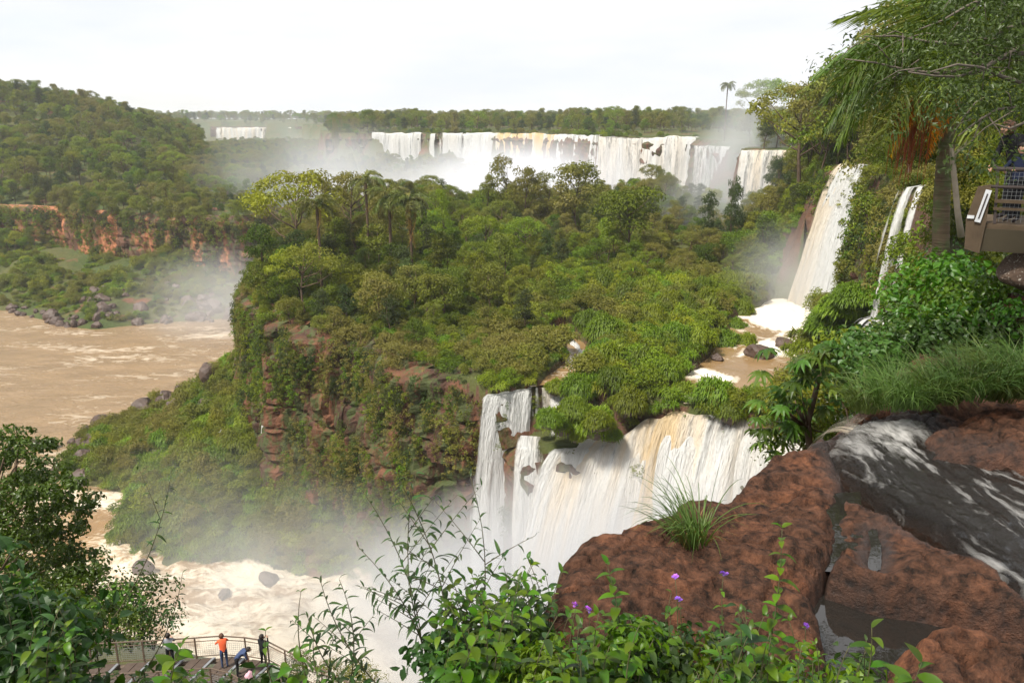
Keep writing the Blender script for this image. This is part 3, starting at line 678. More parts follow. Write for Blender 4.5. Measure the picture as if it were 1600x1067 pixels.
def clump_set(kind, R, H, seed, n):
    r = random.Random(seed); out = []
    for i in range(n):
        a = r.uniform(0, 2 * math.pi)
        if kind == 'round':
            f = r.uniform(0, 1); z = H * (0.42 + 0.52 * f); rr = R * math.sqrt(max(0, 1 - (2 * f - 0.75) ** 2 / 1.7)) * r.uniform(0.35, 0.95); cr = R * r.uniform(0.22, 0.40)
        elif kind == 'tall':
            f = r.uniform(0, 1); z = H * (0.35 + 0.6 * f); rr = R * (1.05 - 0.65 * f) * r.uniform(0.2, 1.0); cr = R * r.uniform(0.24, 0.42)
        elif kind == 'umbrella':
            f = r.random(); rr = R * math.sqrt(r.random()); z = H * (0.93 - 0.20 * (rr / R) ** 2 - (0.22 * f if r.random() < 0.35 else 0.04 * f)); cr = R * r.uniform(0.14, 0.24)
        elif kind == 'draped':
            f = r.uniform(0, 1); z = H * (0.08 + 0.86 * f); rr = R * (0.75 + 0.35 * math.sin(f * 5 + seed)) * r.uniform(0.5, 0.95) * (1 - 0.45 * f ** 3); cr = R * r.uniform(0.26, 0.42)
        else:                                                   # bushy, down to the ground
            f = r.uniform(0, 1); z = H * (0.15 + 0.7 * f); rr = R * math.sqrt(max(0.05, 1 - f * f)) * r.uniform(0.3, 0.9); cr = R * r.uniform(0.28, 0.45)
        out.append((rr * math.cos(a), rr * math.sin(a), z, cr))
    return out
M_LEAF = foliage_mat('forest_leaves', (0.042, 0.068, 0.010), (0.185, 0.235, 0.034), patch=(0.035, (0.18, 0.160, 0.034)))
M_LEAF_G = foliage_mat('bright_leaves', (0.045, 0.080, 0.010), (0.14, 0.20, 0.030))
M_LEAF_D = foliage_mat('dark_leaves', (0.022, 0.038, 0.012), (0.075, 0.10, 0.03))
M_FERN = foliage_mat('palm_leaves', (0.06, 0.08, 0.02), (0.14, 0.15, 0.045))
M_DRY = foliage_mat('dry_fronds', (0.16, 0.10, 0.035), (0.32, 0.22, 0.08))
M_GRASS = foliage_mat('grass_blades', (0.070, 0.115, 0.014), (0.19, 0.245, 0.040), trans=0.35)
M_GRASS_D = foliage_mat('dark_grass_blades', (0.03, 0.06, 0.014), (0.10, 0.15, 0.045), trans=0.3)
M_BARK = plain('bark', (0.13, 0.09, 0.06), 0.9, 0.1, 0.3, 3.0)
M_BARK_P = plain('pale_bark', (0.36, 0.30, 0.23), 0.9, 0.1, 0.25, 4.0)

TREE = {}
def proto_tree(key, kind, R, H, n, leaf, mat, seeds, density=26, r0=0.16, **kw):
    TREE[key] = []
    for s in seeds:
        cl = clump_set(kind, R, H, s, n)
        TREE[key].append((crown_mesh('crown', cl, leaf, s, mat, density, **kw), trunk_mesh('trunk', cl, H, r0, s, M_BARK), H, R))
proto_tree('round', 'round', 3.6, 8.5, 34, 0.34, M_LEAF, (1, 2, 3, 4))
proto_tree('tall', 'tall', 3.0, 11.5, 34, 0.34, M_LEAF, (5, 6, 7))
proto_tree('umbrella', 'umbrella', 5.0, 12.0, 40, 0.30, M_LEAF, (8, 9), r0=0.24)
proto_tree('draped', 'draped', 2.6, 9.0, 44, 0.28, M_LEAF, (10, 11), droop=1.2)
proto_tree('bright', 'round', 3.2, 8.0, 32, 0.32, M_LEAF_G, (12, 13))
proto_tree('dark', 'tall', 2.7, 10.0, 34, 0.30, M_LEAF_D, (14, 15))
proto_tree('bush', 'bush', 1.9, 2.6, 16, 0.24, M_LEAF, (16, 17, 18), r0=0.05)
proto_tree('bushg', 'bush', 1.7, 2.2, 16, 0.22, M_LEAF_G, (19, 20), r0=0.05)
proto_tree('finey', 'bush', 2.8, 5.5, 44, 0.17, M_LEAF, (26, 27), r0=0.11, density=22)
proto_tree('fine', 'round', 2.6, 6.5, 40, 0.17, M_LEAF_G, (22, 23), r0=0.11, density=22)
proto_tree('fined', 'tall', 2.2, 7.5, 40, 0.17, M_LEAF_D, (24, 25), r0=0.11, density=22)

def frond_mesh(name, length, seed, mat, pairs=34, droop=0.9, leaflet=0.55, width=0.045, rise=0.55, plume=0.35):
    """a feather palm leaf: an arching rib with two ragged rows of hanging leaflets, growing along +X"""
    r = np.random.default_rng(seed); f = np.linspace(0.02, 1, pairs * 2)
    def rib(f): 
        x = length * (f - 0.18 * f ** 2.6); z = length * (rise * f - droop * f ** 2.2)
        return np.stack([x, 0.06 * length * np.sin(f * 2 + seed), z], -1)
    R = rib(f); T = unit(np.gradient(R, axis=0))
    f2 = np.clip((f - 0.16) / 0.84, 0, 1); env = np.where(f > 0.16, np.sin(np.pi * np.clip(f2 * 0.86 + 0.12, 0, 1)) ** 0.6, 0)
    Vs, Fs = [], []; off = 0
    for side in (-1, 1):
        keep = env > 0.05; P = R[keep]; t_ = T[keep]; n = len(P)
        d = unit(t_ * 0.55 + np.array([0, side, 0]) * 0.8 + np.array([0, 0, 1.0]) * (plume * r.normal(size=(n, 1)) - 0.1) + 0.12 * r.normal(size=(n, 3)))
        Lf = leaflet * env[keep] * (0.8 + 0.4 * r.random(n))
        m1 = P + d * Lf[:, None] * 0.5; tp = P + d * Lf[:, None] * 0.85 + np.array([0, 0, -1.0]) * Lf[:, None] * 0.45
        ww = unit(np.cross(d, np.array([0, 0, 1.0]) + 0.3 * r.normal(size=(n, 3)))) * width
        V = np.stack([P - ww * 0.4, P + ww * 0.4, m1 - ww * 0.5, m1 + ww * 0.5, tp], 1).reshape(-1, 3)
        k = np.arange(n)[:, None, None] * 5
        F = (k + np.array([[0, 1, 3], [0, 3, 2], [2, 3, 4]])[None]).reshape(-1, 3)
        Vs.append(V); Fs.append(F + off); off += len(V)
    # rib
    rw = np.linspace(0.05, 0.012, len(R))[:, None] * (length / 3.0)
    S = np.array([0, 1.0, 0]); Up = np.array([0, 0, 1.0])
    V = np.stack([R - S * rw, R + S * rw, R - Up * rw], 1).reshape(-1, 3); k = np.arange(len(R) - 1)[:, None] * 3
    F = np.concatenate([k + np.array([[0, 1, 4]]), k + np.array([[0, 4, 3]]), k + np.array([[1, 2, 5]]), k + np.array([[1, 5, 4]]), k + np.array([[2, 0, 3]]), k + np.array([[2, 3, 5]])], 0)
    Vs.append(V); Fs.append(F + off)
    V = np.concatenate(Vs); 
    return mesh_np(name, V, np.concatenate(Fs), [mat], False, {'tint': np.repeat(r.random(len(V) // 5 + 1), 5)[:len(V)]})
FR = [frond_mesh('frond', 2.8, s, M_FERN, 26, leaflet=0.75, width=0.07) for s in (1, 2)]
FRD = [frond_mesh('dead_frond', 2.2, 3, M_DRY, 22, droop=2.2, rise=0.3, leaflet=0.55, width=0.06)]
PALM_TR = MB().tube([(0, 0, -1.5), (0.05, 0, 0.3), (0.1, 0.04, 0.7), (0.05, 0, 1.0)], [0.20, 0.16, 0.15, 0.17], 8)
PALM_TRUNK = PALM_TR.mesh('trunk', M_BARK, True)
def palm(loc, H, label, group=None, s=1.0, nf=17, dead=3, seed=0):
    """trunk, hanging feather fronds and a skirt of dead ones"""
    r = random.Random(seed)
    e = tag(empty('palm_tree', loc, r.uniform(0, 6)), label, 'palm', group)
    link('trunk', PALM_TRUNK, e, scale=(s, s, H))
    for i in range(nf):
        link('frond', FR[i % 2], e, (0, 0, H), (0, -r.uniform(-0.45, 0.75), i * 2.4), s * r.uniform(0.8, 1.1))
    for i in range(dead):
        link('dead_frond', FRD[0], e, (0, 0, H - 0.1), (0, 0.5, i * 2.1 + 1), s * r.uniform(0.8, 1.1))
    return e

def tree(key, loc, s, label, group=None, name='broadleaf_tree', seed=0, cat='tree', sz=1.0):
    r = random.Random(seed); cr, tr, H, R = TREE[key][seed % len(TREE[key])]
    e = tag(empty(name, loc, r.uniform(0, 6.28)), label, cat, group)
    link('crown', cr, e, scale=(s, s, s * sz)); link('trunk', tr, e, scale=(s, s, s * sz))
    return e
def hz_at(x, y): return float(height(np.array([x]), np.array([y]))[0])
def tree_px(key, px, py, Y, label, group=None, name='broadleaf_tree', seed=0, sx=None, sink=0.3):
    """a tree at distance Y whose top reaches the sight line of a given point"""
    p = at_y(px, py, Y); g = hz_at(p[0], Y); H = TREE[key][seed % len(TREE[key])][2]
    h = max(2.0, p[2] - g); s = h / H
    e = tree(key, (p[0], Y, g - sink), sx or s, label, group, name, seed, sz=s / (sx or s))
    return e
def tree_at(key, px, py, Y, s, label, group, seed, name, sz=1.0):
    """a tree whose crown is centred on a sight line at distance Y"""
    p = at_y(px, py, Y); H = TREE[key][seed % len(TREE[key])][2]
    e = tree(key, (p[0], Y, p[2] - 0.62 * H * s * sz), s, label, group, name, seed, sz=sz)
    tk = [c for c in e.children if c.name.startswith('trunk')][0]; tk.location.z = 0.32 * H * s * sz; tk.scale.z *= 0.68      # rooted in the slope behind the crown
    return e
def palm_px(px, py, Y, label, group=None, seed=0, s=1.0, crown=1.3, **kw):
    p = at_y(px, py, Y); g = hz_at(p[0], Y)
    return palm((p[0], Y, g), max(2.0, p[2] - g - crown), label, group, s, seed=seed, **kw)

# ---- scatter: many small plants nobody could count, one object of kind stuff
LIB = {}
def library(key, meshes):
    c = bpy.data.collections.new('library_' + key)
    for i, me in enumerate(meshes):
        o = bpy.data.objects.new('%s_%02d' % (key, i), me); c.objects.link(o)
    LIB[key] = (c, len(meshes))
def join_meshes(name, a, b):
    """crown and trunk as one mesh with two materials"""
    def rd(me):
        V = np.empty(len(me.vertices) * 3, np.float32); me.vertices.foreach_get('co', V)
        me.calc_loop_triangles(); T = np.empty(len(me.loop_triangles) * 3, np.int32); me.loop_triangles.foreach_get('vertices', T)
        return V.reshape(-1, 3), T.reshape(-1, 3)
    Va, Fa = rd(a); Vb, Fb = rd(b)
    ti = np.empty(len(a.vertices), np.float32); a.attributes['tint'].data.foreach_get('value', ti)
    return mesh_np(name, np.concatenate([Va, Vb]), np.concatenate([Fa, Fb + len(Va)]), [a.materials[0], b.materials[0]], False,
                   {'tint': np.concatenate([ti, np.zeros(len(Vb))])}, np.concatenate([np.zeros(len(Fa)), np.ones(len(Fb))]))
def scatter(name, key, P, rot, scl, label, cat=None, idx=None, seed=0):
    coll, n = LIB[key]; r = np.random.default_rng(seed)
    P = np.asarray(P, np.float32)
    me = bpy.data.meshes.new(name); me.vertices.add(len(P)); me.vertices.foreach_set('co', P.ravel())
    a = me.attributes.new('rot', 'FLOAT_VECTOR', 'POINT'); a.data.foreach_set('vector', np.ascontiguousarray(rot, np.float32).ravel())
    scl = np.asarray(scl, np.float32); scl = np.repeat(scl[:, None], 3, 1) if scl.ndim == 1 else scl
    a = me.attributes.new('scl', 'FLOAT_VECTOR', 'POINT'); a.data.foreach_set('vector', np.ascontiguousarray(scl).ravel())
    a = me.attributes.new('idx', 'INT', 'POINT'); a.data.foreach_set('value', np.ascontiguousarray(r.integers(0, n, len(P)) if idx is None else idx, np.int32))
    o = link(name, me)
    g = bpy.data.node_groups.new('scatter_' + name, 'GeometryNodeTree')
    g.interface.new_socket('Geometry', in_out='INPUT', socket_type='NodeSocketGeometry'); g.interface.new_socket('Geometry', in_out='OUTPUT', socket_type='NodeSocketGeometry')
    gi = g.nodes.new('NodeGroupInput'); go = g.nodes.new('NodeGroupOutput')
    ci = g.nodes.new('GeometryNodeCollectionInfo'); ci.inputs['Collection'].default_value = coll; ci.inputs['Separate Children'].default_value = True; ci.inputs['Reset Children'].default_value = True
    ip = g.nodes.new('GeometryNodeInstanceOnPoints'); ip.inputs['Pick Instance'].default_value = True
    def na(nm, ty):
        x = g.nodes.new('GeometryNodeInputNamedAttribute'); x.data_type = ty; x.inputs['Name'].default_value = nm
        return [q for q in x.outputs if q.enabled and q.name == 'Attribute'][0]
    er = g.nodes.new('FunctionNodeEulerToRotation')
    K = g.links.new
    K(gi.outputs[0], ip.inputs['Points']); K(ci.outputs[0], ip.inputs['Instance']); K(na('idx', 'INT'), ip.inputs['Instance Index'])
    K(na('rot', 'FLOAT_VECTOR'), er.inputs[0]); K(er.outputs[0], ip.inputs['Rotation']); K(na('scl', 'FLOAT_VECTOR'), ip.inputs['Scale'])
    K(ip.outputs[0], go.inputs[0])
    md = o.modifiers.new('scatter', 'NODES'); md.node_group = g
    return tag(o, label, cat, kind='stuff')
def poisson(x0, x1, y0, y1, rad, ok, seed, tries=None):
    """jittered-grid points with spacing about rad"""
    r = np.random.default_rng(seed); s = rad
    X, Y = np.meshgrid(np.arange(x0, x1, s), np.arange(y0, y1, s)); X = X + (np.arange(X.shape[0]) % 2)[:, None] * s / 2
    X = (X + r.uniform(-0.42, 0.42, X.shape) * s).ravel(); Y = (Y + r.uniform(-0.42, 0.42, Y.shape) * s).ravel()
    k = ok(X, Y); return X[k], Y[k]
def infov(X, Y, pad=0.06): return (np.abs(X) < (0.643 + pad) * np.maximum(Y, 1) + 4)
def zrot(n, seed, tilt=0.0):
    r = np.random.default_rng(seed); return np.stack([r.normal(0, tilt, n), r.normal(0, tilt, n), r.uniform(0, 6.28, n)], 1)

library('forest', [join_meshes('forest_tree', c, t_) for k in ('round', 'tall', 'umbrella', 'bright', 'dark', 'draped') for c, t_, H, R in TREE[k][:2]])
library('shrub', [join_meshes('shrub', c, t_) for k in ('bush', 'bushg') for c, t_, H, R in TREE[k]])
def hang_clump(seed, mat, L=2.6):
    r = random.Random(seed)
    cl = [(r.uniform(-0.7, 0.7), r.uniform(-0.35, 0.2), -L * f, 0.55 * (1.1 - 0.6 * f) * r.uniform(0.8, 1.2)) for f in [i / 6 for i in range(7)]]
    return crown_mesh('creeper', cl, 0.22, seed, mat, 20, droop=1.6)
library('creeper', [hang_clump(31, M_LEAF), hang_clump(32, M_LEAF_G), hang_clump(33, M_LEAF_D), hang_clump(34, M_LEAF, 4.0)])
def mound_mesh(name, seed, R=1.6, H=1.3, n=2600, blade=0.75, mat=None, width=0.055):
    """a dome thickly hung with drooping grass blades"""
    r = np.random.default_rng(seed); d = rand_dirs(n, r); d[:, 2] = np.abs(d[:, 2]) ; d = unit(d)
    lump = 0.62 + 0.75 * vn(d[:, 0] * 2.6 + seed, d[:, 1] * 2.6, d[:, 2] * 2.6, seed=seed)
    P = d * np.array([R, R, H]) * lump[:, None]
    out_ = unit(d * np.array([1, 1, 0.6]) + 0.6 * r.normal(size=(n, 3)))
    Lb = blade * (0.4 + 1.1 * r.random(n) ** 1.6)[:, None]
    p1 = P + out_ * Lb * 0.45 + np.array([0, 0, 0.12]) * Lb; p2 = P + out_ * Lb * 0.8 - np.array([0, 0, 0.35]) * Lb
    ww = unit(np.cross(out_, np.array([0, 0, 1.0]) + 0.2 * r.normal(size=(n, 3)))) * width
    V = np.stack([P - ww, P + ww, p1 - ww * 0.8, p1 + ww * 0.8, p2], 1).reshape(-1, 3)
    F = (np.arange(n)[:, None, None] * 5 + np.array([[0, 1, 3], [0, 3, 2], [2, 3, 4]])[None]).reshape(-1, 3)
    return mesh_np(name, V, F, [mat or M_GRASS], False, {'tint': np.repeat(r.random(n), 5)})
def rock_mesh(name, seed, mat, sub=4, amp=0.45, sharp=True, scale=(1, 1, 0.75)):
    bm = __import__('bmesh').new(); __import__('bmesh').ops.create_icosphere(bm, subdivisions=sub, radius=1.0)
    V = np.array([v.co[:] for v in bm.verts]); F = np.array([[v.index for v in f.verts] for f in bm.faces]); bm.free()
    r = np.random.default_rng(seed)
    d = np.ones(len(V))
    for k in range(9):                                          # flat facets cut at random
        nn = unit(r.normal(size=3)); h = r.uniform(0.62, 0.9); dd = V @ nn
        d = np.where(dd > 1e-3, np.minimum(d, h / np.maximum(dd, 1e-3)), d)
    d = d * (1 + amp * (fbm(V[:, 0] * 1.7 + seed, V[:, 1] * 1.7, V[:, 2] * 1.7, oct=5, seed=seed) - 0.5))
    return mesh_np(name, V * d[:, None] * np.array(scale), F, [mat], False)
m_stone, t, o = new_mat('wet_boulder')
pos = geo(t).outputs['Position']
c1 = mixc(t, noise(t, pos, 1.1, 7, 0.65), (0.016, 0.011, 0.009), (0.115, 0.068, 0.046))
principled(t, o, c1, 0.55, 0.45, bump(t, noise(t, pos, 4.0, 6, 0.7), 0.8, 0.12))
ROCKS = [rock_mesh('boulder', s, m_stone, 3) for s in (1, 2, 3, 4, 5)]
MOUNDS = [mound_mesh('grass', s) for s in (1, 2, 3)]
library('turf', [mound_mesh('turf', s, 1.1, 0.35, 520, 0.6, width=0.05) for s in (11, 12, 13)] + [TREE['bush'][0][0]])

# ================================================================== FOREST ON THE HEADLAND
def head_ok(X, Y):
    st = sdist(X, Y, TERRACE)
    low = (X > 6) & (Y < 128 + 0.35 * (X - 6))                 # open mounds and pools
    return (st > 1.2) & ~low & (sdist(X, Y, POOL) < -4) & (X < 52) & (Y < 285) & infov(X, Y, -0.1) & (seg_dist(X, Y, STREAM) > 5) & ~((X > -9) & (Y < 104)) & (sdist(X, Y, PLATEAU) < -4)
hx, hy = poisson(-70, 60, 86, 285, 5.4, head_ok, 4)
order = np.argsort(hy); hx, hy = hx[order], hy[order]; hz_ = height(hx, hy)
n_near = 165
r = random.Random(5)
for i in range(min(n_near, len(hx))):
    key = r.choices(['round', 'tall', 'bright', 'dark', 'draped', 'umbrella'], [5, 3, 1.2, 1.6, 1.5, 0.6])[0]
    rim = float(sdist(hx[i:i + 1], hy[i:i + 1], TERRACE)[0])
    s = r.uniform(0.55, 1.15) * (0.72 if hy[i] < 112 else 0.95) * (0.58 if hx[i] > 2 and hy[i] < 150 else 1.0) * (0.82 if hx[i] > -22 else 1.0)
    words_ = {'round': 'round crowned olive green tree', 'tall': 'tall irregular olive green tree', 'bright': 'bright green leafy tree', 'dark': 'dark green narrow tree', 'draped': 'creeper draped columnar tree', 'umbrella': 'flat topped spreading tree'}[key]
    tree(key, (hx[i], hy[i], hz_[i] - 0.3), s, words_ + (' on the front edge of the middle headland' if hy[i] < 118 else ' in the thick forest on the middle headland'),
         words_ + 's of the headland', 'broadleaf_tree', i)
k = slice(n_near, None)
if len(hx) > n_near:
    n = len(hx) - n_near
    scatter('forest', 'forest', np.stack([hx[k], hy[k], hz_[k] - 0.3], 1), zrot(n, 3), rng.uniform(0.5, 0.85, n), 'dense forest covering the back of the headland', 'forest')
# low shrubs closing the gaps
ux, uy = poisson(-70, 62, 84, 270, 2.1, lambda X, Y: (sdist(X, Y, TERRACE) > 0.2) & (sdist(X, Y, POOL) < -2) & (seg_dist(X, Y, STREAM) > 2.6) & infov(X, Y, -0.1) & (sdist(X, Y, PLATEAU) < -3) & ((Y < 170) | (vn(X, Y, seed=4) > 0.5)) & ~((X > 7) & (Y < 132 + 0.3 * (X - 6)) & (vn(X / 5, Y / 5, seed=14) < 0.80)), 6)
n = len(ux)
scatter('undergrowth', 'shrub', np.stack([ux, uy, height(ux, uy) - 0.25], 1), zrot(n, 8, 0.1), rng.uniform(0.45, 1.0, n), 'mixed low shrubs and creepers between the headland trees', 'shrubs')
# creepers down the cliffs
def creepers(ci, dens, label, vmax=1.0, thr=0.5, scale=(0.7, 1.5), seed=0, topv=0.22):
    PP, NN, U, V, sd = CLIFF_PTS[ci]; r = np.random.default_rng(seed)
    f = fbm(U / 6, V * 3.0, oct=4, seed=sd + 40)
    ok = ((f > thr) | (V < topv)) & (V < vmax) & (r.random(f.shape) < dens) & (V > 0.02)
    P = PP[ok]; nn = NN[ok]; yaw = np.arctan2(nn[:, 1], nn[:, 0]) + math.pi / 2
    P = P + np.concatenate([nn * 0.25, np.zeros((len(P), 1))], 1)
    k = infov(P[:, 0], P[:, 1]); P, yaw = P[k], yaw[k]; n = len(P)
    return scatter('creepers', 'creeper', P, np.stack([r.normal(0, 0.15, n), r.normal(0, 0.15, n), yaw + r.normal(0, 0.5, n)], 1), r.uniform(*scale, n), label, 'creepers', seed=seed)
creepers(0, 0.16, 'green creepers hanging down the headland cliff', thr=0.455, seed=1, scale=(0.55, 1.25), topv=0.30)
creepers(1, 0.30, 'creepers over the orange cliff across the river', thr=0.53, seed=2, scale=(1.2, 2.6), topv=0.22)
creepers(3, 0.25, 'creepers hanging beside the tall single fall', thr=0.40, seed=3, scale=(0.8, 1.8))
creepers(4, 0.05, 'moss and creepers behind the near fall', thr=0.6, seed=4, topv=0.04)
creepers(5, 0.15, 'tufts hanging over the low rock step', thr=0.45, seed=5, scale=(0.3, 0.6))

# trees leaning out over the headland cliff
r = random.Random(17)
LP, LU = resample(HEAD_LINE, 64)
for i in range(3, 62):
    tg = LP[min(i + 1, 63)] - LP[max(i - 1, 0)]; tg = tg / np.linalg.norm(tg); nn = np.array([-tg[1], tg[0]]); k_ = r.uniform(-0.8, 1.6)
    q = LP[i] + nn * k_
    if (i < 14 and i % 3) or (18 < i < 34 and i % 3 == 0): continue
    key = r.choice(['round', 'draped', 'bush', 'bright', 'round', 'draped']); s_ = r.uniform(0.40, 0.68) * (1.5 if key == 'bush' else 1)
    tree(key, (q[0], q[1], -30.0 - max(0, k_) * 2.6 - r.uniform(0, 1.5)), s_, {'round': 'round olive tree', 'draped': 'creeper draped tree', 'bush': 'spreading shrub', 'bright': 'bright green tree'}[key] + ' leaning out over the headland cliff', 'trees leaning over the headland cliff', 'cliff_edge_tree', i)
LP, LU = resample([(-282, 352), (-200, 331), (-182, 325), (-165, 313), (-140, 302), (-118, 296), (-97, 292), (-90, 310)], 60)
for i in range(60):
    q = LP[i] + np.array([r.uniform(-2, 2), r.uniform(-3.5, 1.0)]); low_ = q[0] < -185
    key = r.choice(['draped', 'round', 'bush', 'draped']); s_ = r.uniform(0.8, 1.2) * (1.6 if key == 'bush' else 1)
    tree(key, (q[0], q[1], -35.0 - r.uniform(0, 1.5) - (9 if low_ else 0) - (2 if q[0] > -135 else 0)), s_, {'round': 'round tree', 'draped': 'creeper hung tree', 'bush': 'spreading shrub'}[key] + ' hanging over the orange cliff across the river', 'trees hanging over the far river cliff', 'cliff_edge_tree', i)
    if low_:
        q = LP[i] + np.array([r.uniform(-3, 3), -r.uniform(5, 16)]); tree(r.choice(['round', 'bush', 'bright']), (q[0], q[1], hz_at(q[0], q[1]) - 0.3), r.uniform(0.6, 1.1), 'leafy tree at the foot of the orange cliff across the river', 'trees at the foot of the far river cliff', 'bank_tree', i)

# trees one can single out on the headland
tree_px('umbrella', 458, 257, 140, 'tall umbrella crowned tree with bare forking limbs over the headland edge', name='umbrella_tree', seed=0)
tree_px('umbrella', 548, 262, 150, 'thin crowned feathery tree beside the headland palms', name='umbrella_tree', seed=1)
tree_px('tall', 690, 290, 165, 'slim dark tree standing against the white spray', name='slim_tree', seed=1, sx=0.6)
tree_at('bright', 405, 385, 128, 1.05, 'dense bright green tree overhanging the headland end', None, 0, 'rim_tree')
tree_at('round', 415, 440, 127, 1.0, 'dull green tree just below the bright one at the headland end', None, 1, 'rim_tree')
tree_px('draped', 789, 240, 205, 'tallest mushroom shaped tree wrapped in creepers before the ochre curtain', name='creeper_covered_tree', seed=0, sx=1.5)
tree_px('draped', 762, 272, 204, 'small creeper covered tree beside the mushroom shaped one', name='creeper_covered_tree', seed=1, sx=1.1)
tree_px('draped', 822, 262, 203, 'creeper covered tree just behind the mushroom shaped one', name='creeper_covered_tree', seed=1, sx=1.6)
tree_px('draped', 856, 266, 204, 'broad creeper covered tree below the white and ochre falls', name='creeper_covered_tree', seed=0, sx=1.6)
tree_px('round', 905, 257, 200, 'lone round tree before the gap in the far falls', name='round_tree', seed=2)
tree_px('bright', 985, 284, 158, 'bright lime green tree among dull neighbours', name='lime_green_tree', seed=1)
tree_px('dark', 1150, 270, 168, 'dark narrow tree in front of the misty triple fall', name='dark_tree', seed=0, sx=0.9)
tree_px('dark', 1108, 300, 165, 'smaller dark tree beside the narrow one by the triple fall', name='dark_tree', seed=1, sx=0.9)
tree_px('round', 590, 430, 112, 'large dark rounded tree leaning over the headland cliff', name='rim_tree', seed=1)
for i, (px, py, Y, lb) in enumerate([(494, 312, 128, 'stout palm with drooping fronds under the umbrella tree'), (570, 275, 140, 'palm at the edge of the feathery tree'), (606, 300, 134, 'palm with a slender trunk above the headland forest'), (640, 306, 133, 'palm with a skirt of yellow dead fronds')]):
    palm_px(px, py, Y, lb, 'palms on the headland', seed=i, s=1.5, crown=1.0, dead=6 if i == 3 else 1)

# ================================================================== GRASSY MOUNDS AND BOULDERS
def place(px, py, z): p = at_z(px, py, z); return p[0], p[1]
spots = [(945, 535, 1.9), (915, 515, 1.3), (890, 510, 1.2), (862, 497, 1.1), (925, 580, 1.2), (1000, 480, 1.5), (960, 492, 1.1), (1040, 470, 1.3), (1020, 515, 1.5), (1075, 505, 1.4), (1115, 490, 1.8), (1140, 455, 1.5),
         (1060, 455, 1.2), (1090, 545, 1.5), (1050, 545, 1.7), (1130, 525, 1.6), (1165, 525, 1.2), (1005, 575, 1.6), (1040, 590, 1.5), (1065, 600, 1.2), (965, 600, 1.5), (985, 618, 1.4), (935, 640, 1.3), (900, 625, 1.2), (880, 640, 1.0),
         (1120, 615, 1.7), (1145, 628, 1.2), (870, 590, 0.9), (1150, 500, 1.2), (980, 545, 1.3), (1010, 545, 1.2), (1095, 470, 1.5), (1160, 480, 1.4), (1020, 440, 1.4), (1100, 430, 1.6), (1165, 440, 1.6), (950, 640, 1.0), (1170, 610, 1.1)]
spots += [(1200, 632, 1.2), (880, 655, 1.2), (905, 668, 0.9), (930, 660, 1.4), (955, 668, 1.0), (860, 640, 0.8), (845, 650, 0.7)]
r = random.Random(63)
spots += [(r.uniform(880, 1180), r.uniform(425, 600), r.uniform(0.7, 1.9)) for _ in range(44)]
for i, (px, py, s) in enumerate(spots):
    x, y = place(px, py, -29.0 if py < 645 else -31.5); g = max(hz_at(x, y), POOL_Z - 0.6 if py < 645 else -32.5)
    if i > 45 and (sdist(np.array([x]), np.array([y]), POOL)[0] > -1.2 or seg_dist(np.array([x]), np.array([y]), STREAM)[0] < 2.2): continue
    e = tag(empty('grass_mound', (x, y, g - 0.15), i * 1.7), 'rounded boulder topped with bright drooping grass on the middle terrace', 'grassy boulder', 'grassy boulders among the terrace pools')
    if i == 0: e['label'] = 'largest dome of bright grass beside the terrace stream'; del e['group']
    else:
        dp = -float(sdist(np.array([x]), np.array([y]), POOL)[0]); ds_ = float(seg_dist(np.array([x]), np.array([y]), STREAM)[0])
        where = 'at the lip of the near fall' if py > 605 else 'standing in the brown pool' if dp < 0 else 'at the edge of the brown pool' if dp < 4 else 'beside the terrace stream' if ds_ < 6 else 'under the forest edge at the back of the terrace' if py < 465 else 'in the middle of the open terrace'
        e['label'] = 'boulder topped with bright drooping grass ' + where; e['group'] = 'grassy boulders ' + where
    if py >= 640: s *= (0.7, 1.15, 0.85, 1.3)[i % 4]; e.location.z += (-0.8, 0.3, -0.4, 0.0)[i % 4]; e.location.y += (1.2, -0.6, 0.5, 0)[i % 4]
    link('stone', ROCKS[i % 5], e, (0, 0, 0.25 * s), (0, 0, i), scale=(s * 1.15, s * 1.0, s * 1.1)); link('grass', MOUNDS[i % 3], e, (0, 0, 0.35 * s), scale=(s * 0.72, s * 0.72, s * 0.8))
x, y = place(1150, 470, -30); e = tag(empty('square_block', (x + 1.0, y + 1.5, -30.4)), 'large square cut block with a grass roof beside the pool', 'boulder')
link('stone', rock_mesh('boulder', 41, m_stone, 4, 0.2, scale=(1.0, 0.9, 1.1)), e, (0, 0, 1.6), (0, 0, 0.4), (4.2, 3.4, 3.0))
link('grass', mound_mesh('grass', 42, 4.0, 1.2, 5200, 1.0), e, (0, 0, 3.4))
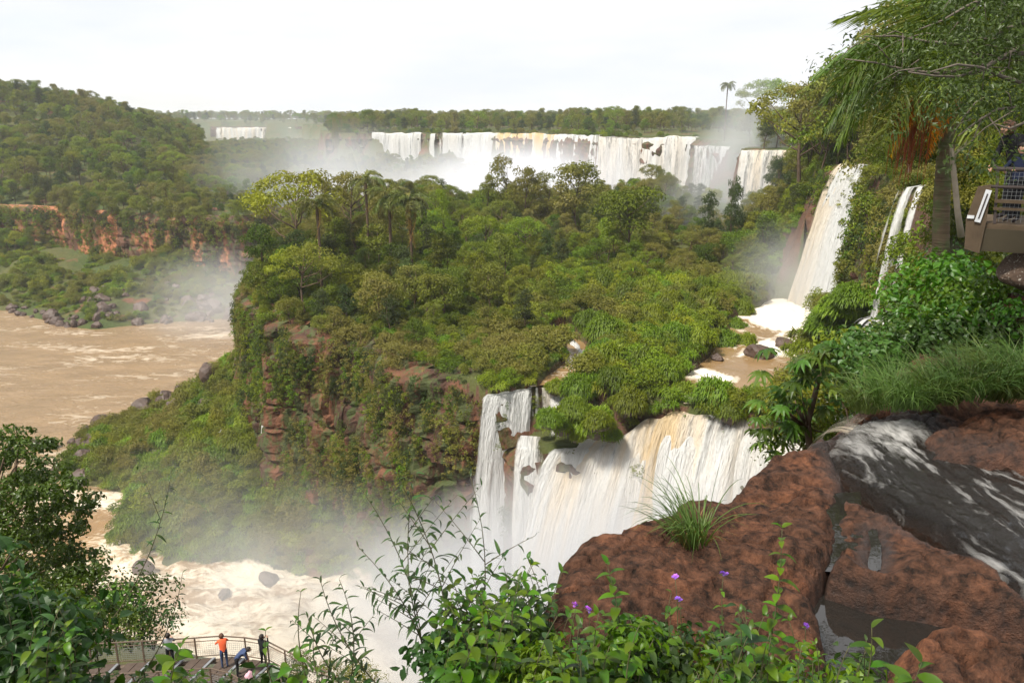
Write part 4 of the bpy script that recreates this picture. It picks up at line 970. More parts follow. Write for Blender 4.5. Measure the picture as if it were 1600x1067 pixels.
for i, (px, py, s, lb) in enumerate([(1185, 556, 2.0, 'dark pointed boulder in the middle of the brown pool'), (1225, 540, 1.6, 'flat grey boulder behind the pointed one in the pool'), (1280, 470, 1.5, 'black boulder standing in the foot of the tall fall'), (1275, 487, 0.9, 'small black boulder just below the one in the tall fall'),
                                     (1120, 562, 1.0, 'low wet rock at the edge of the pool'), (1078, 575, 1.2, 'dark block below the largest grass dome'), (381, 577, 2.2, 'red brown boulder perched high on the talus by the headland'), (331, 597, 2.9, 'tall boulder wrapped in creepers standing out against the river'),
                                     (220, 634, 1.5, 'lone dark boulder standing off the river shore'), (275, 642, 2.6, 'broken red boulder on the upper talus'), (262, 628, 2.0, 'dark boulder beside the river on the talus shore'), (180, 715, 2.2, 'flat dark slab by the river inlet'), (145, 690, 1.6, 'dark block at the corner of the inlet'),
                                     (78, 693, 1.3, 'rounded boulder in the shallows behind the leafy tree'), (112, 690, 0.9, 'small rounded boulder in the river shallows'), (55, 695, 1.5, 'half sunken boulder at the river edge behind the leafy tree'), (325, 637, 2.2, 'brown boulder half buried in talus grass'), (310, 717, 1.6, 'grey boulder low on the talus'),
                                     (150, 735, 2.4, 'wide rough rock beside the white inlet'), (205, 700, 2.6, 'bush topped rock above the inlet'), (420, 905, 1.5, 'round wet boulder in the rapids'), (350, 930, 1.0, 'small wet rock in the middle of the rapids'), (225, 890, 1.5, 'dark rock on the rapids bank')]):
    z = POOL_Z if px > 1000 else (-60.5 if not (240 < px < 400 and 550 < py < 800) else None)
    if z is None:
        d = ray(px, py); ts = np.linspace(120, 320, 900); zz = height(d[0] * ts, d[1] * ts); k = int(np.argmax(d[2] * ts < zz)); x, y, z = d[0] * ts[k], d[1] * ts[k], zz[k]
    else: x, y = place(px, py, z)
    if 'perched' in lb or 'wrapped' in lb: z += 0.5 * s
    e = tag(link('boulder', ROCKS[i % 5], loc=(x, y, z + 0.1 * s), rot=(0.2 * i, 0.1, i * 2.0), scale=s), lb, 'boulder')
    if 'creepers' in lb or 'bush topped' in lb:
        link('creeper', crown_mesh('creeper', [(0.1 * math.cos(q), 0.1 * math.sin(q), 0.3, 0.75) for q in range(3)], 0.05, 5, M_LEAF, 24, droop=1.2), e)
# rocky slope across the river
r = random.Random(44)
for i in range(70):
    x = r.uniform(-150, -80); y = r.uniform(240, 262) + 0.05 * (x + 150) + r.random() ** 2 * 26; s_ = r.uniform(1.0, 3.4) * (1.0 if y < 262 else 0.7)
    if sdist(np.array([x]), np.array([y]), RIVER)[0] > 0.5: continue
    tag(link('slope_rock', ROCKS[i % 5], loc=(x, y, hz_at(x, y) - 0.1 * s_), rot=(r.uniform(0, 3), r.uniform(0, 1), r.uniform(0, 6)), scale=(s_ * 1.2, s_, s_)), 'brown tumbled rock on the misty slope across the river', 'rock', 'tumbled rocks across the river')
# shore rocks, too many to single out one by one but each its own object
r = random.Random(12); ns = 0
shore = resample([(-172, 262), (-152, 250), (-138, 240), (-128, 237), (-111, 245), (-97, 249), (-85, 258)], 46)[0]
for i, p in enumerate(shore):
    s = r.uniform(0.7, 2.3); x, y = p[0] + r.uniform(-4, 4), p[1] + r.uniform(-1, 7)
    tag(link('shore_rock', ROCKS[i % 5], loc=(x, y, max(hz_at(x, y), RIVER_Z)), rot=(r.uniform(0, 3), 0, r.uniform(0, 6)), scale=s), 'grey brown rock on the far river shore', 'rock', 'rocks along the far river shore')
shore = resample([(-71, 215), (-75, 188), (-79, 175), (-83, 166), (-87, 154), (-86, 147), (-84, 138), (-82, 131)], 40)[0]
for i, p in enumerate(shore):
    s = r.uniform(0.8, 2.8); x, y = p[0] + r.uniform(-1, 6), p[1] + r.uniform(-2, 2)
    tag(link('shore_rock', ROCKS[i % 5], loc=(x, y, max(hz_at(x, y), RIVER_Z)), rot=(r.uniform(0, 3), 0, r.uniform(0, 6)), scale=s), 'dark rock along the talus shore of the river', 'rock', 'rocks along the talus shore')
# talus: turf and low plants
tx_, ty_ = poisson(-92, 0, 86, 222, 1.45, lambda X, Y: (sdist(X, Y, RIVER) < -1.0) & (sdist(X, Y, TERRACE) < 0.5) & (X < 2) & (Y > 90 - 0.1 * (X + 60)) & (Y > 99 - (X + 36) * 0.35 if False else Y > 88) & infov(X, Y, 0) & (vn(X / 6, Y / 6, seed=50) > 0.12), 9)
n = len(tx_)
scatter('talus_turf', 'turf', np.stack([tx_, ty_, height(tx_, ty_) - 0.1], 1), zrot(n, 10, 0.2), rng.uniform(0.6, 1.35, n), 'soft green turf and low plants over the talus slope', 'turf')
mx_, my_ = poisson(-80, -6, 92, 200, 4.6, lambda X, Y: (sdist(X, Y, RIVER) < -2.0) & (sdist(X, Y, TERRACE) < -2) & infov(X, Y, -0.02) & (Y > 90), 13)
for i, (x, y) in enumerate(zip(mx_, my_)):
    s = r.uniform(0.7, 1.6); e = tag(empty('grass_mound', (x, y, hz_at(x, y) - 0.2), r.uniform(0, 6)), 'soft green grass mound ' + ('low on the talus by the rapids' if y < 112 else 'on the talus under the headland cliff' if x > -48 else 'on the river side of the talus' if y > 140 else 'in the middle of the talus'), 'grass mound', 'grass mounds on the talus')
    if i % 4 == 0: link('crown', TREE['bush'][i % 3][0], e, scale=s * 0.9); e['label'] = e['label'].replace('soft green grass mound', 'leafy low shrub'); e['category'] = 'shrub'; e['group'] = 'shrubs on the talus'; e.name = 'shrub'
    else: link('grass', MOUNDS[i % 3], e, scale=(s, s, s * 0.8))
# turf on the terrace
tx_, ty_ = poisson(-2, 62, 80, 150, 1.5, lambda X, Y: ((sdist(X, Y, TERRACE) > -0.5) | (sdist(X, Y, STEP) < -1)) & (sdist(X, Y, TERRACE) > -0.5) & (sdist(X, Y, POOL) < -0.8) & (seg_dist(X, Y, STREAM) > 2.2) & (sdist(X, Y, PLATEAU) < -1), 14)
n = len(tx_); scatter('terrace_turf', 'turf', np.stack([tx_, ty_, height(tx_, ty_) - 0.1], 1), zrot(n, 15, 0.15), rng.uniform(0.6, 1.3, n), 'grass and reeds between the terrace pools', 'grass')

# ================================================================== FORESTS ALL ROUND
def bank_ok(X, Y): return (sdist(X, Y, LEFTBANK) > -0.5) & infov(X, Y) & (Y < 400)
bx_, by_ = poisson(-330, -60, 285, 400, 7.0, bank_ok, 21); bz_ = height(bx_, by_)
o_ = np.argsort(by_ + 0.2 * bx_); bx_, by_, bz_ = bx_[o_], by_[o_], bz_[o_]
for i in range(min(70, len(bx_))):
    key = r.choices(['round', 'tall', 'bright', 'dark', 'draped'], [5, 2, 1.5, 1.5, 2])[0]
    tree(key, (bx_[i], by_[i], bz_[i] - 0.5), r.uniform(0.75, 1.2) * (0.7 if bx_[i] > -125 else 1), 'leafy tree crowding the top of the orange cliff across the river', 'trees above the far river cliff', 'broadleaf_tree', i)
k = slice(70, None); n = len(bx_) - 70
scatter('forest', 'forest', np.stack([bx_[k], by_[k], bz_[k] - 0.5], 1), zrot(n, 22), rng.uniform(0.75, 1.3, n) * np.where(bx_[k] > -140, 0.7, 1), 'forest rising behind the far river cliff', 'forest')
fx, fy = poisson(-700, -110, 395, 760, 8.0, lambda X, Y: (sdist(X, Y, LEFTBANK) > 0) & infov(X, Y) , 23); n = len(fx)
scatter('forest', 'forest', np.stack([fx, fy, height(fx, fy) - 1], 1), zrot(n, 24), rng.uniform(0.75, 1.45, n), 'wooded hill on the far side of the gorge', 'forest')
# bank below the cliff
lx_, ly_ = poisson(-300, -75, 236, 345, 3.2, lambda X, Y: (sdist(X, Y, RIVER) < -4) & (sdist(X, Y, LEFTBANK) < -1) & infov(X, Y) & ((vn(X / 16, Y / 16, seed=61) > 0.35) | (X < -195)) & ~((X > -195) & (X < -138) & (Y > 288)), 25); n = len(lx_)
scatter('bank_shrubs', 'shrub', np.stack([lx_, ly_, height(lx_, ly_) - 0.2], 1), zrot(n, 26, 0.1), rng.uniform(0.4, 1.2, n) * (1 + 1.2 * sstep(-190, -215, lx_)), 'shrubs on the low bank under the orange cliff', 'shrubs')
lx_, ly_ = poisson(-260, -75, 238, 330, 2.6, lambda X, Y: (sdist(X, Y, RIVER) < -6) & (sdist(X, Y, LEFTBANK) < -1) & infov(X, Y) & (vn(X / 12, Y / 12, seed=62) > 0.4) & ~((X > -150) & (Y < 266)), 27); n = len(lx_)
scatter('bank_turf', 'turf', np.stack([lx_, ly_, height(lx_, ly_) - 0.1], 1), zrot(n, 28, 0.15), rng.uniform(0.9, 1.8, n), 'pale grass on the low bank across the river', 'grass')
# plateau above the far falls
px_, py_ = poisson(-150, 330, 415, 760, 9.0, lambda X, Y: (sdist(X, Y, PLATEAU) > 6 + 10 * (np.abs(X - 5) < 22)) & infov(X, Y) & (X < 300), 31); n = len(px_)
pz_ = height(px_, py_); sc = rng.uniform(0.5, 1.25, n)
scatter('forest', 'forest', np.stack([px_, py_, pz_ - 0.8], 1), zrot(n, 32), sc, 'low forest on the plateau above the far falls', 'forest')
sx_, sy_ = poisson(-118, 90, 384, 540, 4.2, lambda X, Y: (sdist(X, Y, PLATEAU) > 1.5) & (sdist(X, Y, PLATEAU) < 16) & (vn(X / 9, Y / 9, seed=3) > 0.35), 33); n = len(sx_)
scatter('bank_shrubs', 'shrub', np.stack([sx_, sy_, height(sx_, sy_) - 0.4], 1), zrot(n, 34), rng.uniform(0.7, 1.6, n), 'brown green scrub along the lip of the far falls', 'shrubs')
lx_, ly_ = poisson(-150, 6, 440, 530, 7, lambda X, Y: (sdist(X, Y, LEDGE) > 0) & (sdist(X, Y, PLATEAU) < -4), 35); n = len(lx_)
scatter('forest', 'forest', np.stack([lx_, ly_, height(lx_, ly_) - 1.5], 1), zrot(n, 36), rng.uniform(0.45, 0.9, n), 'misty trees on the ledge under the stranded falls', 'forest')
dd = rng.uniform(0, 1, 4600); dist = 760 * (3600 / 760) ** dd; az = rng.uniform(-0.70, 0.72, 4600); qx, qy = az * dist, dist
kk = (sdist(qx, qy, PLATEAU) > 8) | (sdist(qx, qy, LEFTBANK) > 10); qx, qy = qx[kk], qy[kk]; n = len(qx)
scatter('forest', 'forest', np.stack([qx, qy, height(qx, qy) - 3], 1), zrot(n, 38), rng.uniform(0.9, 1.35, n) * (1 + (qy / 3000)), 'flat blue green forest reaching to the horizon', 'forest')
gx, gy = poisson(-118, 45, 296, 470, 7.5, lambda X, Y: (sdist(X, Y, RIVER) < 0) & (sdist(X, Y, PLATEAU) < -6) & (sdist(X, Y, LEDGE) < 0) & (sdist(X, Y, LEFTBANK) < -2) & (sdist(X, Y, TERRACE) < 0), 39); n = len(gx)
scatter('forest', 'forest', np.stack([gx, gy, height(gx, gy) - 1], 1), zrot(n, 40), rng.uniform(0.6, 1.1, n), 'trees in the misty gorge before the far falls', 'forest')
gx, gy = poisson(-460, -92, 425, 1420, 11.0, lambda X, Y: (sdist(X, Y, RIVER) < 2) & (sdist(X, Y, PLATEAU) < -6) & (sdist(X, Y, LEDGE) < 0) & (sdist(X, Y, LEFTBANK) < 0) & infov(X, Y), 59); n = len(gx)
scatter('forest', 'forest', np.stack([gx, gy, height(gx, gy) - 1], 1), zrot(n, 60), rng.uniform(0.9, 1.5, n), 'hazy trees on the slopes of the far gorge', 'forest')
# wooded right wall between the falls
wx, wy = poisson(38, 130, 132, 330, 6.0, lambda X, Y: (sdist(X, Y, PLATEAU) > -16) & (sdist(X, Y, PLATEAU) < np.where(Y > 210, 12, 26)) & infov(X, Y) & (sdist(X, Y, POOL) < -3) & (np.hypot(X - 50, Y - 129) > 9) & ~((Y > 208) & (sdist(X, Y, PLATEAU) < 2)), 41); wz = height(wx, wy)
for i in range(len(wx)):
    key = r.choices(['round', 'tall', 'bright', 'dark', 'draped', 'bush'], [3, 3, 1.6, 2, 3, 1])[0]
    if i < 110: tree(key, (wx[i], wy[i], wz[i] - 0.5), r.uniform(0.75, 1.25), 'leafy tree on the steep wall between the falls', 'trees on the wall between the falls', 'broadleaf_tree', i)
ux, uy = poisson(30, 110, 60, 262, 2.6, lambda X, Y: (sdist(X, Y, PLATEAU) > -16) & (sdist(X, Y, PLATEAU) < 10) & infov(X, Y) & (sdist(X, Y, POOL) < -1) & (np.hypot(X - 50, Y - 129) > 9) & ~((Y > 215) & (X < 82)) & ~((np.abs(Y - 128) < 7) & (sdist(X, Y, PLATEAU) > -8)), 42); n = len(ux)
scatter('undergrowth', 'shrub', np.stack([ux, uy, height(ux, uy) - 0.3], 1), zrot(n, 43, 0.2), rng.uniform(0.6, 1.35, n), 'shrubs clinging to the wall between the falls', 'shrubs')
tree_px('umbrella', 1200, 118, 262, 'flat topped tree standing out on the skyline above the triple fall', name='umbrella_tree', seed=0)
palm_px(1138, 128, 300, 'lone slender palm on the skyline', seed=9, s=1.3, dead=0)
tree_px('round', 522, 186, 500, 'tiny lone tree on the skyline at the end of the far plateau', name='round_tree', seed=1, sx=0.6)
tree_px('round', 575, 172, 525, 'rounded tree above the thin strands of the far falls', name='round_tree', seed=2)
tree_px('tall', 1290, 110, 146, 'tall tree rising above the tall single fall', name='tall_tree', seed=0)
tree_px('umbrella', 1260, 120, 160, 'spreading tree beside the tall one above the single fall', name='umbrella_tree', seed=1)
# ================================================================== FOREGROUND ROCK SHELF
m_rock, t, o = new_mat('red_rock')
pos = geo(t).outputs['Position']
na_ = noise(t, pos, 1.3, 6, 0.6); nb_ = noise(t, pos, 9.0, 7, 0.68); nc_ = noise(t, pos, 45.0, 4, 0.7)
c = mixc(t, ramp(t, nb_, ((0.36, 0), (0.66, 1))), (0.016, 0.010, 0.007), (0.125, 0.058, 0.034))
c = mixc(t, ramp(t, na_, ((0.50, 0), (0.66, 0.8))), c, mixc(t, ramp(t, nb_, ((0.35, 0), (0.65, 1))), (0.05, 0.019, 0.011), (0.25, 0.10, 0.048)))
c = mixc(t, ramp(t, nc_, ((0.62, 0), (0.74, 0.55))), c, (0.22, 0.135, 0.085))
wetf = attr(t, 'wet')
c = mixc(t, mth(t, 'MULTIPLY', wetf, 0.78), c, (0.012, 0.009, 0.008))
rough = mth(t, 'SUBTRACT', 0.85, mth(t, 'MULTIPLY', wetf, 0.55))
h = mth(t, 'ADD', mth(t, 'MULTIPLY', nb_, 0.7), mth(t, 'MULTIPLY', nc_, 0.3))
principled(t, o, c, rough, mth(t, 'ADD', 0.15, mth(t, 'MULTIPLY', wetf, 0.4)), bump(t, h, 1.0, 0.09))
def pxpoly(pts, z): return np.array([at_z(px, py, z)[:2] for px, py in pts])
STREAM_PX = [(1290, 700), (1335, 655), (1370, 636), (1450, 640), (1470, 690), (1610, 740), (1700, 800), (1680, 960), (1590, 925), (1510, 872), (1440, 820), (1370, 790), (1330, 760)]
STREAM_Z = -3.62
STREAM_POLY = pxpoly(STREAM_PX, STREAM_Z)
PUDDLES = [('small bright puddle in a hollow of the cracked slab', [(1357, 826), (1370, 822), (1378, 850), (1376, 880), (1366, 892), (1356, 876), (1362, 850)], -3.56)]
PPOLY = [(lb, pxpoly(p, z), z) for lb, p, z in PUDDLES]
def voro(X, Y, size, seed):
    """broken blocks: cell value, distance to the nearest joint"""
    gx, gy = np.floor(X / size), np.floor(Y / size); d1 = np.full(X.shape, 9e9); d2 = d1.copy(); cid = np.zeros(X.shape); ox = np.zeros(X.shape); oy = np.zeros(X.shape)
    for i in (-1, 0, 1):
        for j in (-1, 0, 1):
            a, b = gx + i, gy + j; cx = (a + _hash(a, b, a * 0, seed)) * size; cy = (b + _hash(a, b, a * 0, seed + 1)) * size
            d = np.hypot(X - cx, (Y - cy) * 1.3); n_ = d < d1
            d2 = np.where(n_, d1, np.minimum(d2, d)); cid = np.where(n_, _hash(a, b, a * 0, seed + 2), cid); ox = np.where(n_, X - cx, ox); oy = np.where(n_, Y - cy, oy); d1 = np.where(n_, d, d1)
    return cid, d2 - d1, ox, oy
def slab(outline_px, z, label, seed, res=0.022, rnd=0.22, thick=1.6, tilt=(0, 0), wetk=1.0, name='rock_slab', jag=0.07, bump_h=0.04):
    poly = pxpoly(outline_px, z); x0, y0 = poly.min(0) - 0.3; x1, y1 = poly.max(0) + 0.3
    xs = np.arange(x0, x1, res); ys = np.arange(y0, y1, res); X, Y = np.meshgrid(xs, ys, indexing='ij')
    sd = sdist(X, Y, poly) + jag * 2 * (fbm(X / 0.5, Y / 0.5, oct=4, seed=seed) - 0.5)
    e = np.clip(1 - sd / rnd, 0, 1); prof = rnd * (1 - np.sqrt(np.clip(1 - np.minimum(e, 1) ** 2.4, 0, 1))) * 0.9
    cx, cy = poly.mean(0)
    rel = bump_h * 2 * (fbm(X / 0.9, Y / 0.9, oct=3, seed=seed + 1) - 0.5) + 0.09 * (fbm(X / 0.26, Y / 0.26, oct=4, seed=seed + 2, gain=0.6) - 0.5) + 0.035 * (fbm(X / 0.06, Y / 0.06, oct=2, seed=seed + 3) - 0.5)
    tr_ = fbm(X / 1.1, Y / 0.8, oct=4, seed=seed + 7, gain=0.55) * 7; rel = rel + 0.045 * ((np.floor(tr_) + sstep(0.70, 1.0, tr_ - np.floor(tr_))) - 3.5)
    crk2 = np.abs(fbm(X / 0.45, Y / 0.7, oct=3, seed=seed + 9) - 0.5); rel = rel - 0.05 * sstep(0.02, 0.0, crk2) * (vn(X / 0.8, Y / 0.8, seed=seed + 10) > 0.5)
    wx_ = X + 0.14 * (fbm(X / 0.3, Y / 0.3, oct=3, seed=seed + 20) - 0.5); wy_ = Y + 0.14 * (fbm(X / 0.3, Y / 0.3, oct=3, seed=seed + 21) - 0.5)
    for sz_, hh_ in ((0.75, 0.07), (0.24, 0.026)):
        ci, jt, ox, oy = voro(wx_, wy_, sz_, seed + int(sz_ * 100)); rel = rel + hh_ * (ci - 0.5) + 0.10 * ox * (((ci * 7.3) % 1) - 0.5) + 0.10 * oy * (((ci * 13.7) % 1) - 0.5) - hh_ * 0.55 * sstep(0.05 * sz_, 0.0, jt) * (((ci * 5.1) % 1) > 0.35)
    crk = np.abs(fbm(X / 1.4, Y / 1.1, oct=3, seed=seed + 4) - 0.5); rel = rel - 0.06 * sstep(0.018, 0.0, crk)
    Z = z + rel - prof + tilt[0] * (X - cx) + tilt[1] * (Y - cy)
    Z = Z - thick * sstep(0, -0.16, sd)
    wet = wetk * sstep(-0.45, -0.02, sdist(X, Y, STREAM_POLY) + 0.5 * (fbm(X / 0.5, Y / 0.5, oct=3, seed=5) - 0.5))
    for lb, pp, pz in PPOLY:
        ds = sdist(X, Y, pp) + 0.05 * (fbm(X / 0.12, Y / 0.12, oct=3, seed=66) - 0.5); Z = np.where(Z > pz - 0.3, np.minimum(Z, np.where(ds > 0, pz - 0.05 - 0.1 * np.clip(ds, 0, 0.3), pz - 0.05 + 0.75 * (-ds))), Z); wet = np.maximum(wet, 0.8 * sstep(-0.18, 0.0, ds + 0.2 * (fbm(X / 0.2, Y / 0.2, oct=2, seed=6) - 0.5)))
    wet = np.maximum(wet, 0.85 * sstep(0.08, -0.14, sd + 0.12 * (fbm(X / 0.1, Y / 0.1, oct=3, seed=68) - 0.5)))
    k = sd > -0.2; kk = k[:-1, :-1] & k[1:, 1:] & k[1:, :-1] & k[:-1, 1:]
    me = mesh_np(name, np.stack([X, Y, Z], -1).reshape(-1, 3), grid_faces(len(xs), len(ys), kk), [m_rock], True, {'wet': wet.reshape(-1)})
    return tag(link(name, me), label, 'rock')
slab([(872, 890), (888, 868), (905, 852), (990, 806), (1040, 788), (1070, 766), (1110, 764), (1125, 772), (1160, 742), (1205, 704), (1260, 692), (1300, 694), (1320, 730), (1312, 762), (1302, 790), (1306, 815), (1304, 850), (1284, 880), (1258, 905), (1275, 930), (1300, 1000), (1330, 1080), (1340, 1180), (900, 1180), (820, 1000)],
     -3.45, 'large red brown rock slab under the grass tuft', 101, tilt=(-0.03, 0.0))
slab([(1318, 766), (1350, 774), (1400, 800), (1450, 832), (1520, 878), (1600, 928), (1700, 985), (1700, 1000), (1600, 950), (1500, 925), (1400, 908), (1340, 898), (1298, 888), (1314, 850), (1314, 815), (1312, 790)], -3.50, 'cracked rock slab between the stream and the dark pool', 111, rnd=0.14, thick=1.2)
slab([(1385, 1020), (1405, 985), (1455, 968), (1520, 968), (1610, 984), (1750, 1000), (1750, 1200), (1380, 1200), (1372, 1060)], -3.48, 'rounded rock in the corner below the dark pool', 121, rnd=0.4)
slab([(1448, 668), (1475, 645), (1530, 634), (1620, 636), (1720, 660), (1720, 730), (1620, 712), (1530, 702), (1460, 690)], -3.42, 'low brown boulder on the far side of the stream', 131, rnd=0.35, thick=1.0, wetk=0.5)
# stream bed under the water
bed = pxpoly([(1262, 715), (1330, 640), (1480, 620), (1750, 700), (1750, 1000), (1330, 800)], -3.85)
slab([(1262, 705), (1330, 645), (1380, 625), (1480, 625), (1750, 690), (1750, 1010), (1560, 930), (1330, 790)], -3.80, 'dark wet bedrock under the shallow stream', 141, thick=2.5, bump_h=0.10, jag=0.1)
m_dark, t, o = new_mat('dark_water')
pos = geo(t).outputs['Position']
fl = attr(t, 'flow', 'Vector')
w1 = noise(t, mapping(t, fl, (2.2, 0.55, 0)), 1.6, 6, 0.62, 1.2); w2 = noise(t, mapping(t, fl, (6, 2.0, 0)), 2.0, 4, 0.6, 0.6)
hh = mth(t, 'ADD', mth(t, 'MULTIPLY', w1, 0.75), mth(t, 'MULTIPLY', w2, 0.25))
col = mixc(t, ramp(t, mth(t, 'ADD', hh, mth(t, 'MULTIPLY', attr(t, 'foamy'), 0.22)), ((0.515, 0), (0.70, 1))), (0.018, 0.016, 0.014), (0.42, 0.41, 0.39))  # pale streaks paint in sky glints on ripples; foamy whitens them near the lip
p = t.nodes.new('ShaderNodeBsdfPrincipled'); t.links.new(col, p.inputs['Base Color']); p.inputs['Roughness'].default_value = 0.06; p.inputs['IOR'].default_value = 1.33; p.inputs['Specular IOR Level'].default_value = 0.5
t.links.new(bump(t, hh, 0.75, 0.16), p.inputs['Normal'])
tr = t.nodes.new('ShaderNodeBsdfTransparent'); tr.inputs['Color'].default_value = (0.7, 0.6, 0.5, 1)
ms = t.nodes.new('ShaderNodeMixShader'); t.links.new(mth(t, 'MULTIPLY_ADD' if False else 'ADD', 0.34, mth(t, 'MULTIPLY', attr(t, 'deep'), 0.52), True), ms.inputs[0]); t.links.new(tr.outputs[0], ms.inputs[1]); t.links.new(p.outputs[0], ms.inputs[2])
t.links.new(ms.outputs[0], o.inputs['Surface'])
def stream_sheet():
    poly = STREAM_POLY; x0, y0 = poly.min(0) - 0.2; x1, y1 = poly.max(0) + 0.2; res = 0.03
    xs = np.arange(x0, x1, res); ys = np.arange(y0, y1, res); X, Y = np.meshgrid(xs, ys, indexing='ij')
    a = at_z(1640, 880, STREAM_Z)[:2]; b = at_z(1335, 655, STREAM_Z)[:2]; d = (b - a) / np.linalg.norm(b - a)
    al = (X - a[0]) * d[0] + (Y - a[1]) * d[1]; ac = -(X - a[0]) * d[1] + (Y - a[1]) * d[0]; L_ = np.linalg.norm(b - a)
    ac2 = ac + 0.25 * (fbm(al / 1.2, ac / 1.2, oct=3, seed=7) - 0.5)
    sd = sdist(X, Y, poly) + 0.12 * (fbm(X / 0.4, Y / 0.4, oct=3, seed=8) - 0.5)
    over = np.clip(al - (L_ - 0.15), 0, None)
    Z = STREAM_Z + 0.10 * (fbm(ac2 / 0.22, al / 0.9, oct=4, seed=9) - 0.5) + 0.05 * (fbm(X / 0.15, Y / 0.15, oct=2, seed=10) - 0.5) - 1.1 * over ** 1.6 - 0.07 * sstep(0.12, 0.0, sd)
    k = sd > 0; kk = k[:-1, :-1] & k[1:, 1:] & k[1:, :-1] & k[:-1, 1:]
    foamy = sstep(L_ - 1.6, L_ + 0.2, al)
    me = mesh_np('stream', np.stack([X, Y, Z], -1).reshape(-1, 3), grid_faces(len(xs), len(ys), kk), [m_dark], True, {'flow': np.stack([ac2, al, 0 * al], -1).reshape(-1, 3), 'foamy': foamy.reshape(-1), 'deep': sstep(0.05, 0.5, sd).reshape(-1)})
    return tag(link('stream', me), 'shallow dark stream sliding over black rock to the edge', kind='structure')
stream_sheet()
m_pud, t, o = new_mat('puddle_water')
p = principled(t, o, (0.015, 0.013, 0.011), 0.03, 0.9, bump(t, noise(t, geo(t).outputs['Position'], 6.0, 3), 0.06, 0.02)); 
def flat_water(name, poly, z, label):
    V = [(x, y, z) for x, y in poly]
    me = bpy.data.meshes.new(name); me.from_pydata(V, [], [tuple(range(len(V)))]); me.materials.append(m_pud); me.update()
    return tag(link(name, me), label, kind='structure')
for lb, pp, pz in PPOLY:
    c_ = pp.mean(0); q_, _ = resample(np.concatenate([pp, pp[:1]]), 60); q_ = q_[:-1]; rr_ = 1.0 + 0.35 * (fbm(q_[:, 0] / 0.06, q_[:, 1] / 0.06, oct=2, seed=9) - 0.35)
    flat_water('puddle_water', c_ + (q_ - c_) * rr_[:, None], pz - 0.03, lb)
flat_water('crack_water', pxpoly([(1272, 772), (1345, 768), (1350, 880), (1330, 896), (1268, 890)], -3.62), -3.62, 'still water lying in the crack between the two slabs')
flat_water('pool_water', pxpoly([(1230, 885), (1330, 878), (1420, 890), (1700, 960), (1700, 1130), (1300, 1130), (1240, 960)], -3.78), -3.78, 'dark reflecting pool between the foreground rocks')
waterfall('small spill of the near stream over the rock edge', [
    dict(lip=[tuple(at_z(1296, 696, STREAM_Z + 0.02)), tuple(at_z(1335, 658, STREAM_Z + 0.02)), tuple(at_z(1368, 637, STREAM_Z + 0.02))], drop=5.0, out_dir=(-0.75, 0.6), throw=1.4, mat=m_fall, seed=21, res=0.03, cover_fn=lambda U, V, W: 0.45 - 0.1 * V, cream=0.8, amp=0.12, run=0.06, vres=0.06)])

# ================================================================== GRASSES
def blade_mesh(name, n, seed, length, spread, mat, width=0.010, base=0.16, lean=(0, 0), seg=6, arch=0.9):
    r = np.random.default_rng(seed); a = r.uniform(0, 2 * math.pi, n); rad_ = base * np.sqrt(r.random(n))
    B = np.stack([rad_ * np.cos(a), rad_ * np.sin(a), np.zeros(n)], 1)
    dirn = unit(np.stack([np.cos(a) + lean[0] + 0.4 * r.normal(size=n), np.sin(a) + lean[1] + 0.4 * r.normal(size=n), np.zeros(n)], 1))
    Lb = length * (0.45 + 0.6 * r.random(n)); out_ = spread * (0.35 + 0.8 * r.random(n)); ar = arch * (0.5 + r.random(n))
    S = unit(np.cross(dirn, np.array([0, 0, 1.0]) + 0.5 * r.normal(size=(n, 3))))
    Vs = []
    for k in range(seg + 1):
        f = k / seg
        c = B + dirn * (Lb * out_ * (f ** 1.25))[:, None] + np.array([0, 0, 1.0]) * (Lb * (f * 0.95 - ar * 0.55 * f ** 2.6))[:, None]
        w_ = width * (1 - f ** 2.2) + 0.0006
        Vs += [c - S * w_ * 0.5, c + S * w_ * 0.5]
    V = np.stack(Vs, 1); m_ = 2 * (seg + 1)
    T = np.array([[2 * k, 2 * k + 1, 2 * k + 3, 2 * k + 2] for k in range(seg)])
    F = (np.arange(n)[:, None, None] * m_ + T[None]).reshape(-1, 4)
    return mesh_np(name, V.reshape(-1, 3), F, [mat], False, {'tint': np.repeat(np.clip(r.normal(0.5, 0.25, n), 0, 1), m_)})
gp = at_z(1080, 836, -3.42)
gt = tag(empty('grass_tuft', (gp[0], gp[1], -3.48)), 'arching green grass tuft growing on the red rock slab', 'grass tuft')
link('blades', blade_mesh('blades', 170, 3, 0.80, 0.75, M_GRASS_D, 0.010, 0.16, (-0.9, 0.1)), gt)
link('dry_blades', blade_mesh('dry_blades', 40, 4, 0.40, 0.7, foliage_mat('straw', (0.12, 0.09, 0.03), (0.22, 0.17, 0.06)), 0.009, 0.15, (-0.2, -0.3)), gt)
TUSS = [blade_mesh('blades', 300, s, 1.15, 0.85, M_GRASS_D, 0.014, 0.28, (-0.25, -0.25)) for s in (11, 12, 13)]
